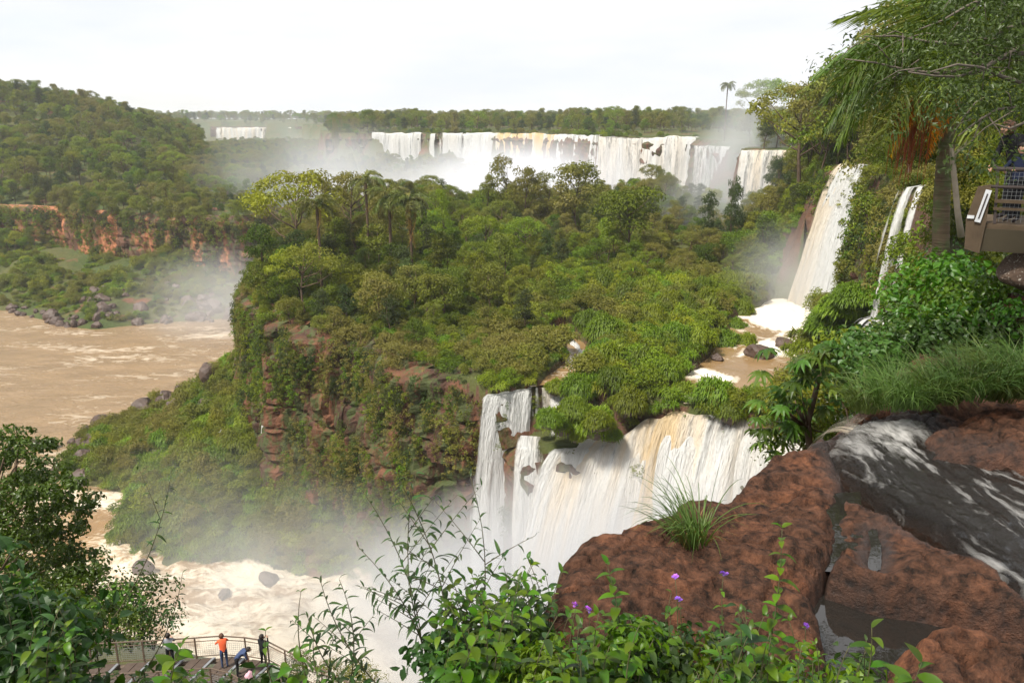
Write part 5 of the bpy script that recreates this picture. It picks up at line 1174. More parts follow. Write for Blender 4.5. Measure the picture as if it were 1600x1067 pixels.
for i, (px, py, z, s) in enumerate([(1350, 640, -3.5, 0.9), (1390, 636, -3.4, 1.0), (1430, 634, -3.4, 1.05), (1470, 626, -3.3, 1.05), (1515, 620, -3.2, 1.15), (1560, 622, -3.2, 1.1), (1600, 618, -3.2, 1.15), (1640, 622, -3.2, 1.1), (1460, 608, -3.3, 0.9), (1510, 600, -3.2, 1.0), (1560, 594, -3.1, 1.0), (1605, 592, -3.1, 1.0), (1400, 615, -3.5, 1.0)]):
    p = at_z(px, py, z)
    e = tag(empty('grass_tussock', tuple(p), i * 1.1 if i > 5 else 0.3 * i), 'long bladed green grass tussock on the far bank of the stream', 'grass tussock', 'tussocks on the far bank of the stream'); link('blades', TUSS[i % 3], e, scale=s * 0.72)
# earth bank under the tussocks
bank = slab([(1330, 645), (1400, 634), (1470, 632), (1640, 630), (1750, 640), (1900, 560), (1700, 470), (1560, 470), (1450, 530), (1380, 590)], -3.62, 'earth bank under the long grass beside the stream', 151, res=0.06, thick=4.0, wetk=0.2, name='earth_bank')

# ================================================================== NEAR TREES AND BUSHES
def near_crown(name, pts, leaf, seed, mat, density=12, **kw): return crown_mesh(name, pts, leaf, seed, mat, density, shape='leaf', **kw)
def ball_clumps(n, R, H, seed, cr=(0.3, 0.5)):
    r = random.Random(seed); out = []
    for i in range(n):
        a = r.uniform(0, 6.28); f = r.random(); rr = R * math.sqrt(max(0.04, 1 - (f * 1.05) ** 2)) * r.uniform(0.3, 0.95)
        out.append((rr * math.cos(a), rr * math.sin(a), H * (0.12 + 0.8 * f), R * r.uniform(*cr)))
    return out
def bush_proto(R, H, leaf, mat, seed, n=20, density=10):
    cl = ball_clumps(n, R, H, seed); r = random.Random(seed); st = MB()
    for c_ in cl[:9]: st.tube([(0, 0, -0.5), (c_[0] * 0.4, c_[1] * 0.4, c_[2] * 0.5), c_[:3]], [0.03, 0.02, 0.008], 5)
    return near_crown('foliage', cl, leaf, seed, mat, density), st.mesh('stems', M_BARK, True)
M_NEAR = foliage_mat('near_leaves', (0.028, 0.065, 0.010), (0.105, 0.19, 0.030), trans=0.32, rough=0.38, spec=0.4)
M_NEAR_D = foliage_mat('near_dark_leaves', (0.020, 0.045, 0.012), (0.065, 0.11, 0.026), trans=0.3, rough=0.42, spec=0.35)
M_NEAR_Y = foliage_mat('near_yellow_leaves', (0.06, 0.09, 0.012), (0.17, 0.20, 0.035), trans=0.35, rough=0.42, spec=0.3)
BUSH = {'g': [bush_proto(1.3, 1.9, 0.15, M_NEAR, s) for s in (1, 2)], 'd': [bush_proto(1.3, 1.9, 0.14, M_NEAR_D, s) for s in (3, 4)], 'y': [bush_proto(1.3, 1.9, 0.14, M_NEAR_Y, s) for s in (5,)], 's': [bush_proto(1.2, 1.6, 0.085, M_NEAR_Y, s, 26, 7) for s in (6, 7)]}
def bush(kind, px, py, Y, s, label, seed=0, group=None, sz=1.0):
    p = at_y(px, py, Y); f, st = BUSH[kind][seed % len(BUSH[kind])]
    e = tag(empty('bush', (p[0], Y, p[2] - 0.9 * s * sz), seed * 1.3), label, 'bush', group)
    link('foliage', f, e, scale=(s, s, s * sz)); link('stems', st, e, scale=(s * 0.9, s * 0.9, s * sz * 0.8))
    return e
# bank bushes below the palm
for i, (k_, px, py, Y, s) in enumerate([('g', 1440, 490, 15, 0.75), ('g', 1455, 460, 15.5, 0.9), ('g', 1500, 440, 15, 1.0), ('g', 1530, 480, 13.5, 0.9), ('g', 1470, 500, 13.5, 0.9), ('d', 1545, 520, 13, 0.8), ('g', 1425, 530, 14, 0.7), ('s', 1350, 560, 13.5, 0.9), ('s', 1310, 590, 13, 0.95),
                                        ('s', 1280, 640, 12, 0.9), ('s', 1250, 670, 11.6, 0.7), ('g', 1330, 545, 14.5, 0.6), ('d', 1345, 600, 12, 0.8), ('s', 1300, 670, 11.2, 0.55), ('g', 1440, 420, 17, 0.9), ('d', 1510, 400, 19, 0.9), ('y', 1550, 420, 17, 0.9), ('g', 1450, 475, 17, 0.7), ('y', 1330, 545, 15, 0.8),
                                        ('d', 1500, 530, 13.0, 0.9), ('d', 1440, 540, 12.8, 0.8), ('g', 1570, 500, 12.6, 0.7), ('d', 1600, 540, 12.2, 0.7), ('g', 1545, 555, 12.0, 0.6), ('g', 1480, 440, 16, 0.9), ('d', 1390, 560, 13, 0.8)]):
    what = {'g': 'glossy bright green bush', 'd': 'dark leaved bush', 'y': 'yellow green bush', 's': 'fine leaved olive bush'}[k_]
    if k_ == 's': Y += 2.2
    bush(k_, px, py + 42 if py < 560 else py + 10, Y, s, what + ' on the steep bank below the palm', i, what + 'es below the palm')
r = random.Random(71)
SP_, _ = resample([(54.5, 116.5), (48.8, 109.3), (47.2, 98), (44.6, 90)], 24)
for i in range(24):
    for lv in range(2):
        tg = SP_[min(i + 1, 23)] - SP_[max(i - 1, 0)]; tg = tg / np.linalg.norm(tg); nn = np.array([-tg[1], tg[0]]); nn = nn if nn[0] < 0 else -nn
        z = -7.5 - lv * 8 - r.uniform(0, 6); q = SP_[i] + nn * (0.4 + 0.10 * (-7 - z)); key = r.choice(['draped', 'bush', 'dark', 'round', 'draped']); s_ = r.uniform(0.42, 0.7) * (1.7 if key == 'bush' else 1)
        tree(key, (q[0], q[1], z - 2.0), s_, {'draped': 'creeper draped tree', 'bush': 'spreading shrub', 'dark': 'dark narrow tree', 'round': 'round olive tree'}[key] + ' on the spur between the tall fall and the thin cascade', 'trees on the spur between the two right falls', 'spur_tree', i + 3 * lv)
for i, (px, py, Y, s) in enumerate([(1305, 500, 92, 1.1), (1280, 520, 94, 1.0), (1325, 475, 90, 1.0), (1340, 455, 88, 0.9), (1260, 540, 92, 0.8)]):
    p = at_y(px, py, Y); tag(link('grass_mound', MOUNDS[i % 3], loc=(p[0], p[1], p[2] - 1.0), scale=(1.6 * s, 1.6 * s, 1.2 * s)), 'bright grass ridge between the tall fall and the thin cascade', 'grass mound', 'grass ridge between the right falls')
# forest behind the palm
r = random.Random(31)
for i in range(56):
    px = r.uniform(1400, 1670); Y = r.uniform(24, 50); py = r.uniform(20, 330)
    if py > 190: px = max(px, 1525 + r.uniform(0, 60))
    elif px < 1450: py = max(py, 110)
    tree_at(r.choice(['finey', 'fined', 'fine', 'finey']), px, py, Y, r.uniform(0.5, 0.8) * Y / 34, 'tangled leafy tree in the forest behind the palm', 'trees behind the palm', i, 'forest_tree')
for i, (px, py, Y, key) in enumerate([(1300, 112, 142, 'tall'), (1345, 88, 141, 'tall'), (1270, 185, 165, 'round'), (1332, 150, 139, 'round'), (1398, 75, 124, 'tall'), (1445, 55, 92, 'umbrella'), (1250, 150, 200, 'tall'), (1368, 115, 142, 'umbrella'), (1322, 84, 143, 'round'), (1356, 62, 144, 'tall'), (1386, 44, 142, 'round'), (1415, 14, 112, 'tall'), (1338, 105, 148, 'tall'), (1405, 60, 116, 'round'), (1435, -10, 100, 'round'), (1378, 80, 146, 'bright')]):
    p = at_y(px, py, Y); g = hz_at(p[0], Y); H = TREE[key][0][2]; s = (p[2] - g) / H
    tree(key, (p[0], Y, g - 0.4), s * 0.8, ['yellow green tree at the crest above the tall fall', 'leafy tree on the crest left of the palm crown', 'round tree on the wooded wall by the mist', 'round tree right above the tall fall', 'tall tree half hidden behind the palm fronds', 'spreading tree behind the palm crown', 'tall tree farthest along the wooded crest', 'spreading tree close behind the palm fronds', 'round tree on the crest just right of the tall fall', 'tall crest tree halfway up to the palm', 'round crest tree before the palm fronds', 'tallest crest tree beside the palm fronds', 'narrow tree low on the crest by the tall fall', 'round tree filling the crest under the palm fronds', 'crest tree reaching the top of the picture', 'bright green tree in the middle of the crest'][i], None, 'crest_tree', 0, sz=1 / 0.8)

# ---- the palm over the second cascade
M_TRUNKP, t, o = new_mat('palm_trunk')
oc = objcoord(t); rg = noise(t, mapping(t, oc, (1.5, 1.5, 22)), 1.0, 3, 0.5); ln_ = noise(t, oc, 3.5, 5, 0.6)
principled(t, o, mixc(t, ramp(t, ln_, ((0.45, 0), (0.62, 1))), mixc(t, rg, (0.05, 0.035, 0.024), (0.21, 0.155, 0.10)), mixc(t, rg, (0.06, 0.07, 0.03), (0.15, 0.16, 0.08))), 0.9, 0.1, bump(t, rg, 0.8, 0.04))
M_PALM_N = foliage_mat('near_palm_leaves', (0.035, 0.07, 0.012), (0.12, 0.16, 0.035), trans=0.3)
M_ORANGE = foliage_mat('orange_fronds', (0.30, 0.15, 0.02), (0.50, 0.32, 0.06)); M_RUST = foliage_mat('rust_fruit_strands', (0.16, 0.06, 0.025), (0.30, 0.13, 0.05))
PY = 17.5
pb = at_y(1470, 385, PY); ptop = at_y(1490, 160, PY)
pt_ = tag(empty('palm_tree', tuple(pb)), 'tall palm with green and orange fronds beside the wooden balcony', 'palm')
tp_ = ptop - pb
mb = MB(); ring = []
for k in range(42):
    f = k / 41; ring.append((Vector(tp_) * f + Vector((-0.08 * math.sin(f * 3.0), 0, 0)), 0.172 - 0.022 * f + 0.012 * (k % 2) + (0.04 if f > 0.9 else 0)))
mb.tube([Vector((0.05, 0, -4))] + [q[0] for q in ring], [0.26] + [q[1] for q in ring], 14)
mb.build('trunk', M_TRUNKP, pt_, True)
FRN = [frond_mesh('frond', 3.1, s, M_PALM_N, 62, leaflet=0.95, width=0.032, droop=1.05, rise=0.62, plume=0.5) for s in (5, 6, 7)]
FRO = frond_mesh('orange_frond', 2.4, 9, M_ORANGE, 46, leaflet=0.7, width=0.035, droop=1.25, rise=0.55, plume=0.5)
for i, (rz, ry) in enumerate([(170, -10), (195, -28), (150, -35), (215, -5), (140, 0), (180, -55), (235, -20), (120, -25), (90, -40), (60, -20), (30, -30), (0, -15), (330, -35), (300, -10), (270, -45), (250, -5), (20, -60), (200, -70), (100, -70)]):
    link('frond', FRN[i % 3], pt_, tuple(tp_ + np.array([0, 0, 0.25])), (0, math.radians(ry), math.radians(rz)), r.uniform(0.85, 1.1))
for rz, ry, s in ((200, -12, 0.55), (235, -5, 0.50), (172, 5, 0.60), (215, 20, 0.5)): link('orange_frond', FRO, pt_, tuple(tp_), (0, math.radians(ry), math.radians(rz)), s)
mb = MB()
for k in range(64):
    a = r.uniform(2.7, 3.7); x0 = r.uniform(0.55, 1.0); q = Vector((math.cos(a) * x0, math.sin(a) * x0, -0.05 + r.uniform(-0.15, 0.15)))
    mb.tube([Vector(tuple(tp_)) + q * 0.1, Vector(tuple(tp_)) + q, Vector(tuple(tp_)) + q * 1.15 + Vector((0, 0, -0.5)), Vector(tuple(tp_)) + q * 1.2 + Vector((r.uniform(-.1, .1), 0, -r.uniform(0.9, 1.6)))], [0.012, 0.012, 0.009, 0.004], 4)
me = mb.mesh('fruit_strands', M_RUST); link('fruit_strands', me, pt_)

# ---- thin pale bare tree beside the palm
bt = tag(empty('bare_tree', tuple(at_y(1500, 350, 17))), 'thin pale leafless trunk standing beside the palm', 'tree'); b0 = Vector(bt.location)
def rel(px, py, Y): return Vector(tuple(at_y(px, py, Y))) - b0
MB().tube([rel(1502, 370, 17), rel(1496, 330, 17), rel(1492, 285, 17), rel(1489, 255, 17), rel(1486, 225, 17)], [0.07, 0.06, 0.055, 0.05, 0.03], 8).build('trunk', M_BARK_P, bt, True)
MB().tube([rel(1489, 250, 17), rel(1494, 238, 17), rel(1505, 228, 17), rel(1512, 219, 17)], [0.045, 0.035, 0.03, 0.015], 6).build('branch', M_BARK_P, bt, True)

# ---- overhanging tree in the top corner: branches reach in from outside the picture
ov = tag(empty('overhanging_tree', tuple(at_y(1720, 330, 11))), 'dark leafy tree whose bare grey branches reach over the palm', 'tree'); o0 = Vector(ov.location)
def orel(px, py, Y): return Vector(tuple(at_y(px, py, Y))) - o0
MB().tube([(0, 0, -3), (0, 0, 0.5), orel(1690, 120, 11), orel(1670, 0, 11), orel(1650, -120, 11)], [0.24, 0.2, 0.17, 0.14, 0.1], 10).build('trunk', M_BARK, ov, True)
M_GREYB = plain('grey_bark', (0.15, 0.125, 0.10), 0.9, 0.1, 0.3, 5.0)
cl = []
for b, (sx_, sy_, ex, ey, Y1) in enumerate([(1680, 60, 1420, 110, 9.5), (1680, 30, 1350, 60, 10.5), (1690, 110, 1455, 105, 9.0), (1685, 150, 1500, 190, 9.5), (1670, -10, 1440, 15, 10), (1690, 180, 1560, 170, 9), (1665, -60, 1500, -20, 9.5), (1675, 90, 1320, 95, 11)]):
    a = orel(sx_, sy_, 11); e = orel(ex, ey, Y1); pts_ = [a + (e - a) * f + Vector((0, 0, 0.12 * math.sin(f * 7 + b) - 0.1 * f)) for f in [k / 7 for k in range(8)]]
    MB().tube(pts_, [0.042 - 0.0050 * k for k in range(8)], 6).build('branch', M_GREYB, ov, True)
    for k in range(16):
        f = r.uniform(0.25, 1.0); q = a + (e - a) * f; d = Vector((r.uniform(-0.7, 0.4), r.uniform(-0.3, 0.3), r.uniform(-0.75, 0.35))) * 0.9
        if k < 6:
            MB().tube([q, q + d * 0.5 + Vector((0, 0, 0.06)), q + d], [0.009, 0.006, 0.003], 4).build('twig', M_GREYB, ov, True)
        cl.append((*(q + d), r.uniform(0.14, 0.34)))
for k in range(110):
    q = orel(r.uniform(1450, 1680), r.uniform(-60, 200), r.uniform(9, 13)); cl.append((*q, r.uniform(0.2, 0.5)))
link('crown', near_crown('crown', cl, 0.075, 77, M_NEAR_D, 7.0, aspect=0.34), ov)
# ================================================================== WEEDS CLOSE TO THE CAMERA: every leaf its own piece
LEAFV = {}
def leaf_piece(key, length, width, mat, droop, fold=0.16, n=3):
    out_ = []
    for s in range(n):
        r = np.random.default_rng(500 + s); seg = 7
        f = np.linspace(0, 1, seg + 1); w_ = width * np.sin(np.pi * np.clip(f, 0, 1) ** 0.75) ** 0.85 * (1 + 0.05 * np.sin(f * 40)); w_[0] = width * 0.08
        x = length * f * (1 - 0.10 * f * droop * 2); z = -length * droop * (0.8 + 0.4 * r.random()) * f ** 2 + 0.04 * length * np.sin(f * 3)
        V = []
        for k in range(seg + 1): V += [(x[k], 0, z[k]), (x[k], w_[k] / 2, z[k] + fold * w_[k]), (x[k], -w_[k] / 2, z[k] + fold * w_[k])]
        F = []
        for k in range(seg): a = 3 * k; F += [(a, a + 3, a + 4, a + 1), (a, a + 2, a + 5, a + 3)]
        V = np.array(V); V[:, 2] += 0.02 * length * (r.random(len(V)) - 0.5) * (np.abs(V[:, 1]) > 0)
        out_.append(mesh_np('leaf', V, np.array(F), [mat], True, {'tint': np.full(len(V), r.random())}))
    LEAFV[key] = out_
M_WEED = foliage_mat('weed_leaves', (0.030, 0.065, 0.010), (0.085, 0.17, 0.024), trans=0.35, rough=0.42, spec=0.35)
M_WEED_D = foliage_mat('dark_weed_leaves', (0.018, 0.042, 0.012), (0.05, 0.095, 0.024), trans=0.3, rough=0.4, spec=0.35)
M_LIME = foliage_mat('lime_leaves', (0.040, 0.090, 0.010), (0.105, 0.20, 0.025), trans=0.4, rough=0.4, spec=0.35)
M_STEM = plain('green_stem', (0.08, 0.075, 0.035), 0.7, 0.2, 0.2, 20.0)
leaf_piece('lance', 0.115, 0.026, M_WEED_D, 0.45); leaf_piece('oval', 0.12, 0.05, M_WEED, 0.35); leaf_piece('broad', 0.12, 0.062, M_LIME, 0.3); leaf_piece('big', 0.20, 0.085, M_WEED, 0.3); leaf_piece('dull', 0.12, 0.05, M_WEED_D, 0.4)
r = random.Random(91)
def orient(d, up=Vector((0, 0, 1)), roll=0.0):
    """rotation taking local X to d and local Z as near up as it can"""
    x = d.normalized(); y = up.cross(x); y = y.normalized() if y.length > 1e-4 else Vector((0, 1, 0)); z = x.cross(y)
    M = Matrix((x, y, z)).transposed()
    return (M.to_4x4() @ Matrix.Rotation(roll, 4, 'X')).to_euler()
def weed(px0, py0, px1, py1, Y, key, nl, label, group=None, ls=1.0, bend=0.1, twigs=0, Y1=None, whorl=2, stemr=0.006, rise=0.25, start=0.15, flower=False, name='weed', zlow=None):
    """a leafy stem from below the sight line (px0, py0) to its tip at (px1, py1)"""
    a = Vector(tuple(at_y(px0, py0, Y))); b = Vector(tuple(at_y(px1, py1, Y1 or Y)))
    e = tag(empty(name, a), label, 'plant', group); d = b - a; side = Vector((d.z, 0, -d.x)).normalized() * d.length * bend * r.choice((-1, 1))
    def P(f): return d * f + side * (4 * f * (1 - f)) + Vector((0, 0.15 * d.length * bend * math.sin(f * 3), 0))
    mb = MB(); root = Vector((r.uniform(-.1, .1), 0.0, -1.3)); mb.tube([root] + [P(k / 9) for k in range(10)], [stemr * 1.3] + [stemr * (1 - 0.075 * k) for k in range(10)], 5)
    paths = [(P, 1.0, nl, start)]
    for k in range(twigs):
        f0 = r.uniform(0.25, 0.8); q = P(f0); dd = (d.normalized() * 0.75 + Vector((r.choice((-1, 1)) * r.uniform(0.4, 0.8), r.uniform(-0.4, 0.4), 0))).normalized() * d.length * r.uniform(0.2, 0.38)
        def Q(f, q=q, dd=dd): return q + dd * f + Vector((0, 0, -0.08 * dd.length * f * f))
        mb.tube([Q(i / 4) for i in range(5)], [stemr * 0.6, stemr * 0.5, stemr * 0.4, stemr * 0.3, stemr * 0.2], 4); paths.append((Q, 0.85, max(5, nl // 3), 0.12))
    mb.build('stem', M_STEM, e, True)
    for Pf, sc, n, st in paths:
        ph = r.uniform(0, 6)
        for i in range(n):
            f = st + (1 - st) * ((i // whorl) + 0.4 * (i % whorl if whorl == 1 else 0)) / max(1, (n - 1) // whorl); f = min(f, 1.0)
            t_ = (Pf(min(1, f + 0.02)) - Pf(max(0, f - 0.02))).normalized()
            ph2 = ph + (i // whorl) * 1.65 + (i % whorl) * math.pi
            u = t_.cross(Vector((0, 1, 0.2))).normalized(); v = t_.cross(u)
            od = (u * math.cos(ph2) + v * math.sin(ph2)) + t_ * (rise + 0.7 * (f > 0.93)) + Vector((r.uniform(-.2, .2), r.uniform(-.2, .2), r.uniform(-.2, .2)))
            s = ls * sc * r.uniform(0.7, 1.15) * (1.0 - 0.45 * max(0, f - 0.7) / 0.3)
            link('leaf', LEAFV[key][i % 3], e, Pf(f), orient(od, roll=r.uniform(-.35, .35)), s)
    if flower:
        for k in range(2):
            q = P(1.0) + Vector((r.uniform(-.015, .015), -0.01, 0.012 + 0.01 * k)); link('flower', FLOWER, e, q, (r.uniform(-.5, .5), r.uniform(-.5, .5), 0), r.uniform(0.8, 1.1))
    return e
fm = MB(); rr_ = random.Random(2)
for k in range(26):
    d = Vector((rr_.uniform(-1, 1), rr_.uniform(-1, 1), rr_.uniform(0.1, 1))).normalized() * 0.016; s_ = d.cross(Vector((0.3, 0.5, 0.2))).normalized() * 0.004
    fm.add([d * 0.3, d + s_, d * 1.25, d - s_], [(0, 1, 2, 3)])
FLOWER = fm.mesh('flower', foliage_mat('purple_petals', (0.30, 0.12, 0.50), (0.55, 0.30, 0.75)))
# dense low growth under the single stems
LOW = {k_: [near_crown('foliage', ball_clumps(12, 0.42, 0.55, s_, (0.35, 0.55)), l_, s_, m_, 5.0, aspect=0.5) for s_ in sd_] for k_, l_, m_, sd_ in (('w', 0.085, M_WEED, (301, 302)), ('d', 0.10, M_WEED_D, (303, 304)), ('l', 0.085, M_LIME, (305,)))}
def low_bush(k_, px, py, Y, s_, label, group, i):
    p = at_y(px, py, Y); e = tag(empty('low_bush', (p[0], Y, p[2] - 0.45 * s_), i * 1.9), label, 'bush', group); link('foliage', LOW[k_][i % len(LOW[k_])], e, scale=s_)
    MB().tube([(0, 0, -1.6), (0.02, 0, 0.3)], [0.012, 0.006], 5).build('stem', M_STEM, e)
for i in range(34):
    px = r.uniform(640, 1330); py = r.uniform(1005, 1085) + max(0, px - 1050) * 0.16 + max(0, 760 - px) * 0.2
    low_bush(r.choice('wwd'), px, py, r.uniform(3.6, 4.6), r.uniform(0.6, 0.95), 'low leafy bush among the weeds at the bottom of the slab', 'low bushes at the bottom of the slab', i)
for i in range(40):
    px = r.uniform(-60, 62) if i % 4 else r.uniform(60, 560); py = r.uniform(950, 1080) - max(0, 60 - px) * 0.6 if px < 62 else 1120
    low_bush(r.choice('wddd'), px, max(py, 1100 if 150 < px < 520 else 0), r.uniform(4.6, 7.0), r.uniform(0.8, 1.3), 'low dark leafy bush in the bottom left thicket', 'low bushes of the bottom left thicket', i)
# tall willowy shrub in the middle
main = 'willowy shrub with narrow dark leaves before the white spray'
for i, (x0, y0, x1, y1, Y, n, tw) in enumerate([(700, 1080, 592, 700, 4.6, 40, 6), (690, 1080, 650, 740, 4.7, 26, 3), (720, 1080, 735, 745, 4.5, 20, 4), (680, 1090, 560, 855, 4.5, 28, 3), (660, 1090, 565, 765, 4.8, 26, 4), (620, 1100, 500, 905, 4.3, 30, 3), (560, 1100, 480, 960, 4.3, 26, 3), (540, 1090, 530, 905, 4.6, 22, 2)]):
    weed(x0, y0, x1, y1, Y, 'lance', n, ['tallest drooping stem of narrow leaves before the white spray', 'upright narrow leaved stem behind the tallest one', 'narrow leaved stem leaning over the plunging fall', 'short bent stem of narrow leaves in the spray', 'feathery narrow leaved stem in front of the talus', 'drooping narrow leaved stem beside the boardwalk end', 'low narrow leaved stem over the boardwalk railing', 'slender narrow leaved stem above the boardwalk railing'][i], 'narrow leaved stems', 1.0, 0.08, tw, whorl=1, rise=0.35, name='willowy_shrub')
for i in range(40):
    x1 = r.uniform(690, 880); y1 = 870 + 60 * abs(x1 - 800) / 100 * r.uniform(0.3, 1) + r.uniform(-10, 60)
    weed(x1 + r.uniform(-60, 40), 1110, x1, y1, r.uniform(4.2, 5.0), ('oval', 'dull', 'broad')[i % 3], r.randint(14, 24), 'leafy stem in the thicket left of the red slab', 'stems of the thicket beside the red slab', 1.0, 0.1, 1, whorl=2, rise=0.3)
for i in range(58):
    x1 = r.uniform(700, 1240); y1 = r.uniform(925, 1050) + max(0, (x1 - 1050)) * 0.20
    weed(x1 + r.uniform(-40, 40), 1140, x1, y1, r.uniform(3.5, 4.4), r.choice(['broad', 'oval', 'oval', 'dull']), r.randint(10, 16), 'broad leaved green weed along the bottom of the slab', 'weeds along the bottom of the slab', r.uniform(0.85, 1.25), 0.08, 0, whorl=2, rise=0.2)
for i in range(34):
    x1 = r.uniform(1080, 1420); y1 = r.uniform(985, 1075)
    weed(x1 + r.uniform(-40, 40), 1150, x1, y1, r.uniform(3.3, 3.9), r.choice(['oval', 'dull']), r.randint(10, 14), 'small green weed beside the dark pool', 'weeds beside the dark pool', r.uniform(0.4, 0.65), 0.08, 0, whorl=2, rise=0.2)
weed(1190, 1060, 1222, 824, 4.1, 'broad', 22, 'tall bright weed with paired leaves in front of the rock crack', None, 0.95, 0.03, 0, whorl=2, rise=0.15, name='tall_weed')
weed(1150, 1060, 1130, 900, 4.1, 'oval', 14, 'thin weed beside the tall bright one on the slab', None, 0.5, 0.05, 0, whorl=2, flower=True, name='thin_weed')
weed(975, 1060, 948, 880, 4.0, 'broad', 20, 'bright paired leaf weed standing on the slab edge', None, 1.0, 0.03, 1, whorl=2, name='tall_weed')
weed(1340, 1110, 1362, 980, 3.6, 'big', 7, 'bright stem with large leaves over the dark pool', None, 0.7, 0.05, 0, whorl=1, rise=0.3, start=0.3, name='large_leaved_weed')
weed(1400, 1110, 1440, 1035, 3.4, 'big', 6, 'stem with two large serrated leaves at the bottom edge', None, 0.95, 0.05, 0, whorl=1, rise=0.3, start=0.4, name='large_leaved_weed')
for i, (x, y) in enumerate([(1055, 905), (1062, 940), (920, 955), (900, 948), (1258, 980)]):
    weed(x - 8, 1070, x, y, 4.1, 'oval', 8, ['purple flowered weed at the middle of the slab', 'second purple flowered weed just below the first', 'purple flowers at the corner of the leafy thicket', 'purple flowers beside the thicket corner ones', 'lone purple flower before the rock crack'][i], None, 0.4, 0.04, 0, whorl=2, flower=True, name='flowering_weed')
# bottom left thicket
for i in range(46):
    x1 = r.uniform(-40, 470) if i % 2 else r.uniform(-40, 140); y1 = r.uniform(945, 1055) - max(0, (140 - x1)) * 0.5 + max(0, x1 - 150) * 0.08; y1 = max(y1, 1056) if 140 < x1 < 500 else y1
    weed(x1 + r.uniform(-40, 40), 1150, x1, min(y1, 1070), r.uniform(4.2, 6.0), r.choice(['oval', 'dull', 'dull', 'broad']), r.randint(12, 20), 'leafy shrub stem in the bottom left thicket', 'stems of the bottom left thicket', r.uniform(0.85, 1.25), 0.1, 1, whorl=2, rise=0.2)
weed(150, 1000, 268, 735, 6.0, 'lance', 22, 'long bare stem with a leafy tip reaching over the rapids', None, 1.0, 0.06, 1, whorl=1, start=0.35, name='long_stem')
weed(225, 1050, 285, 895, 5.5, 'lance', 10, 'thin stem with few leaves over the rapids', None, 0.8, 0.05, 0, whorl=1, start=0.55, name='long_stem')
weed(265, 1090, 285, 1005, 4.2, 'broad', 12, 'bright leafy sprig in front of the boardwalk', None, 1.25, 0.05, 0, whorl=2, name='leafy_sprig')
weed(440, 1100, 465, 1030, 4.0, 'broad', 10, 'bright leafy sprig at the end of the boardwalk', None, 1.2, 0.05, 0, whorl=2, name='leafy_sprig')
for i, (x, y) in enumerate([(415, 985), (470, 925), (490, 990)]):
    weed(x + 15, 1080, x, y, 4.4, 'oval', 8, ['dark sprig over the boardwalk corner', 'thin dark sprig with a single oval leaf pair', 'small dark sprig above the boardwalk rail'][i], None, 0.7, 0.06, 0, whorl=2, name='leafy_sprig')
# ---- leafy tree at the left edge
lt = tag(empty('leafy_tree', tuple(at_y(-30, 1000, 11.5))), 'feathery bright green tree at the left edge above the river inlet', 'tree'); l0 = Vector(lt.location)
def lrel(px, py, Y): return Vector(tuple(at_y(px, py, Y))) - l0
cl = []
MB().tube([lrel(-60, 1300, 11.5), lrel(-40, 1000, 11.5), lrel(-10, 850, 11.5), lrel(20, 760, 11.5), lrel(30, 690, 11.5)], [0.10, 0.075, 0.055, 0.035, 0.012], 8).build('trunk', M_BARK, lt, True)
for (px, py, s) in [(20, 685, .35), (45, 705, .3), (10, 720, .4), (60, 735, .38), (85, 760, .35), (30, 765, .4), (110, 785, .3), (70, 795, .38), (10, 800, .4), (45, 830, .42), (100, 825, .33), (130, 790, .22), (85, 850, .36), (20, 870, .42), (60, 885, .4), (110, 870, .3), (0, 920, .45), (50, 930, .4), (95, 910, .34), (-20, 760, .5), (-20, 850, .5), (140, 900, .25), (120, 940, .3), (70, 970, .4), (20, 985, .45), (150, 960, .25)]:
    Y = 11.5 + r.uniform(-0.9, 0.9); q = lrel(px, py, Y)
    MB().tube([lrel(-5 + px * 0.15, py + 60, 11.5), (lrel(-5 + px * 0.15, py + 60, 11.5) + q) / 2 + Vector((0, 0, 0.05)), q], [0.018, 0.011, 0.005], 5).build('branch', M_BARK, lt, True)
    for k in range(8): cl.append((q[0] + r.uniform(-1, 1) * s, q[1] + r.uniform(-1, 1) * s, q[2] + r.uniform(-0.25, 0.2) * s, s * r.uniform(0.3, 0.55)))
link('crown', near_crown('crown', cl, 0.085, 78, M_NEAR, 60.0, aspect=0.42, droop=0.5), lt)
# bushes beyond the boardwalk
for i, (k_, px, py, Y, s) in enumerate([('g', 165, 960, 36, 1.5), ('d', 215, 945, 38, 1.6), ('d', 130, 920, 37, 1.7), ('d', 235, 975, 36, 1.2), ('g', 90, 965, 35, 1.6), ('d', 60, 930, 38, 1.9), ('d', 20, 960, 36, 1.9), ('g', 200, 985, 35, 1.0), ('s', 470, 1040, 31, 0.8), ('s', 520, 1055, 31, 0.9), ('s', 560, 1060, 31, 0.9), ('d', 100, 1010, 33, 1.5), ('d', 30, 1030, 32, 1.6)]):
    bush(k_, px, py, Y, s, {'g': 'bright green bush', 'd': 'dark reddish green bush', 's': 'low feathery green bush'}[k_] + ' just beyond the boardwalk', i, 'bushes beyond the boardwalk')
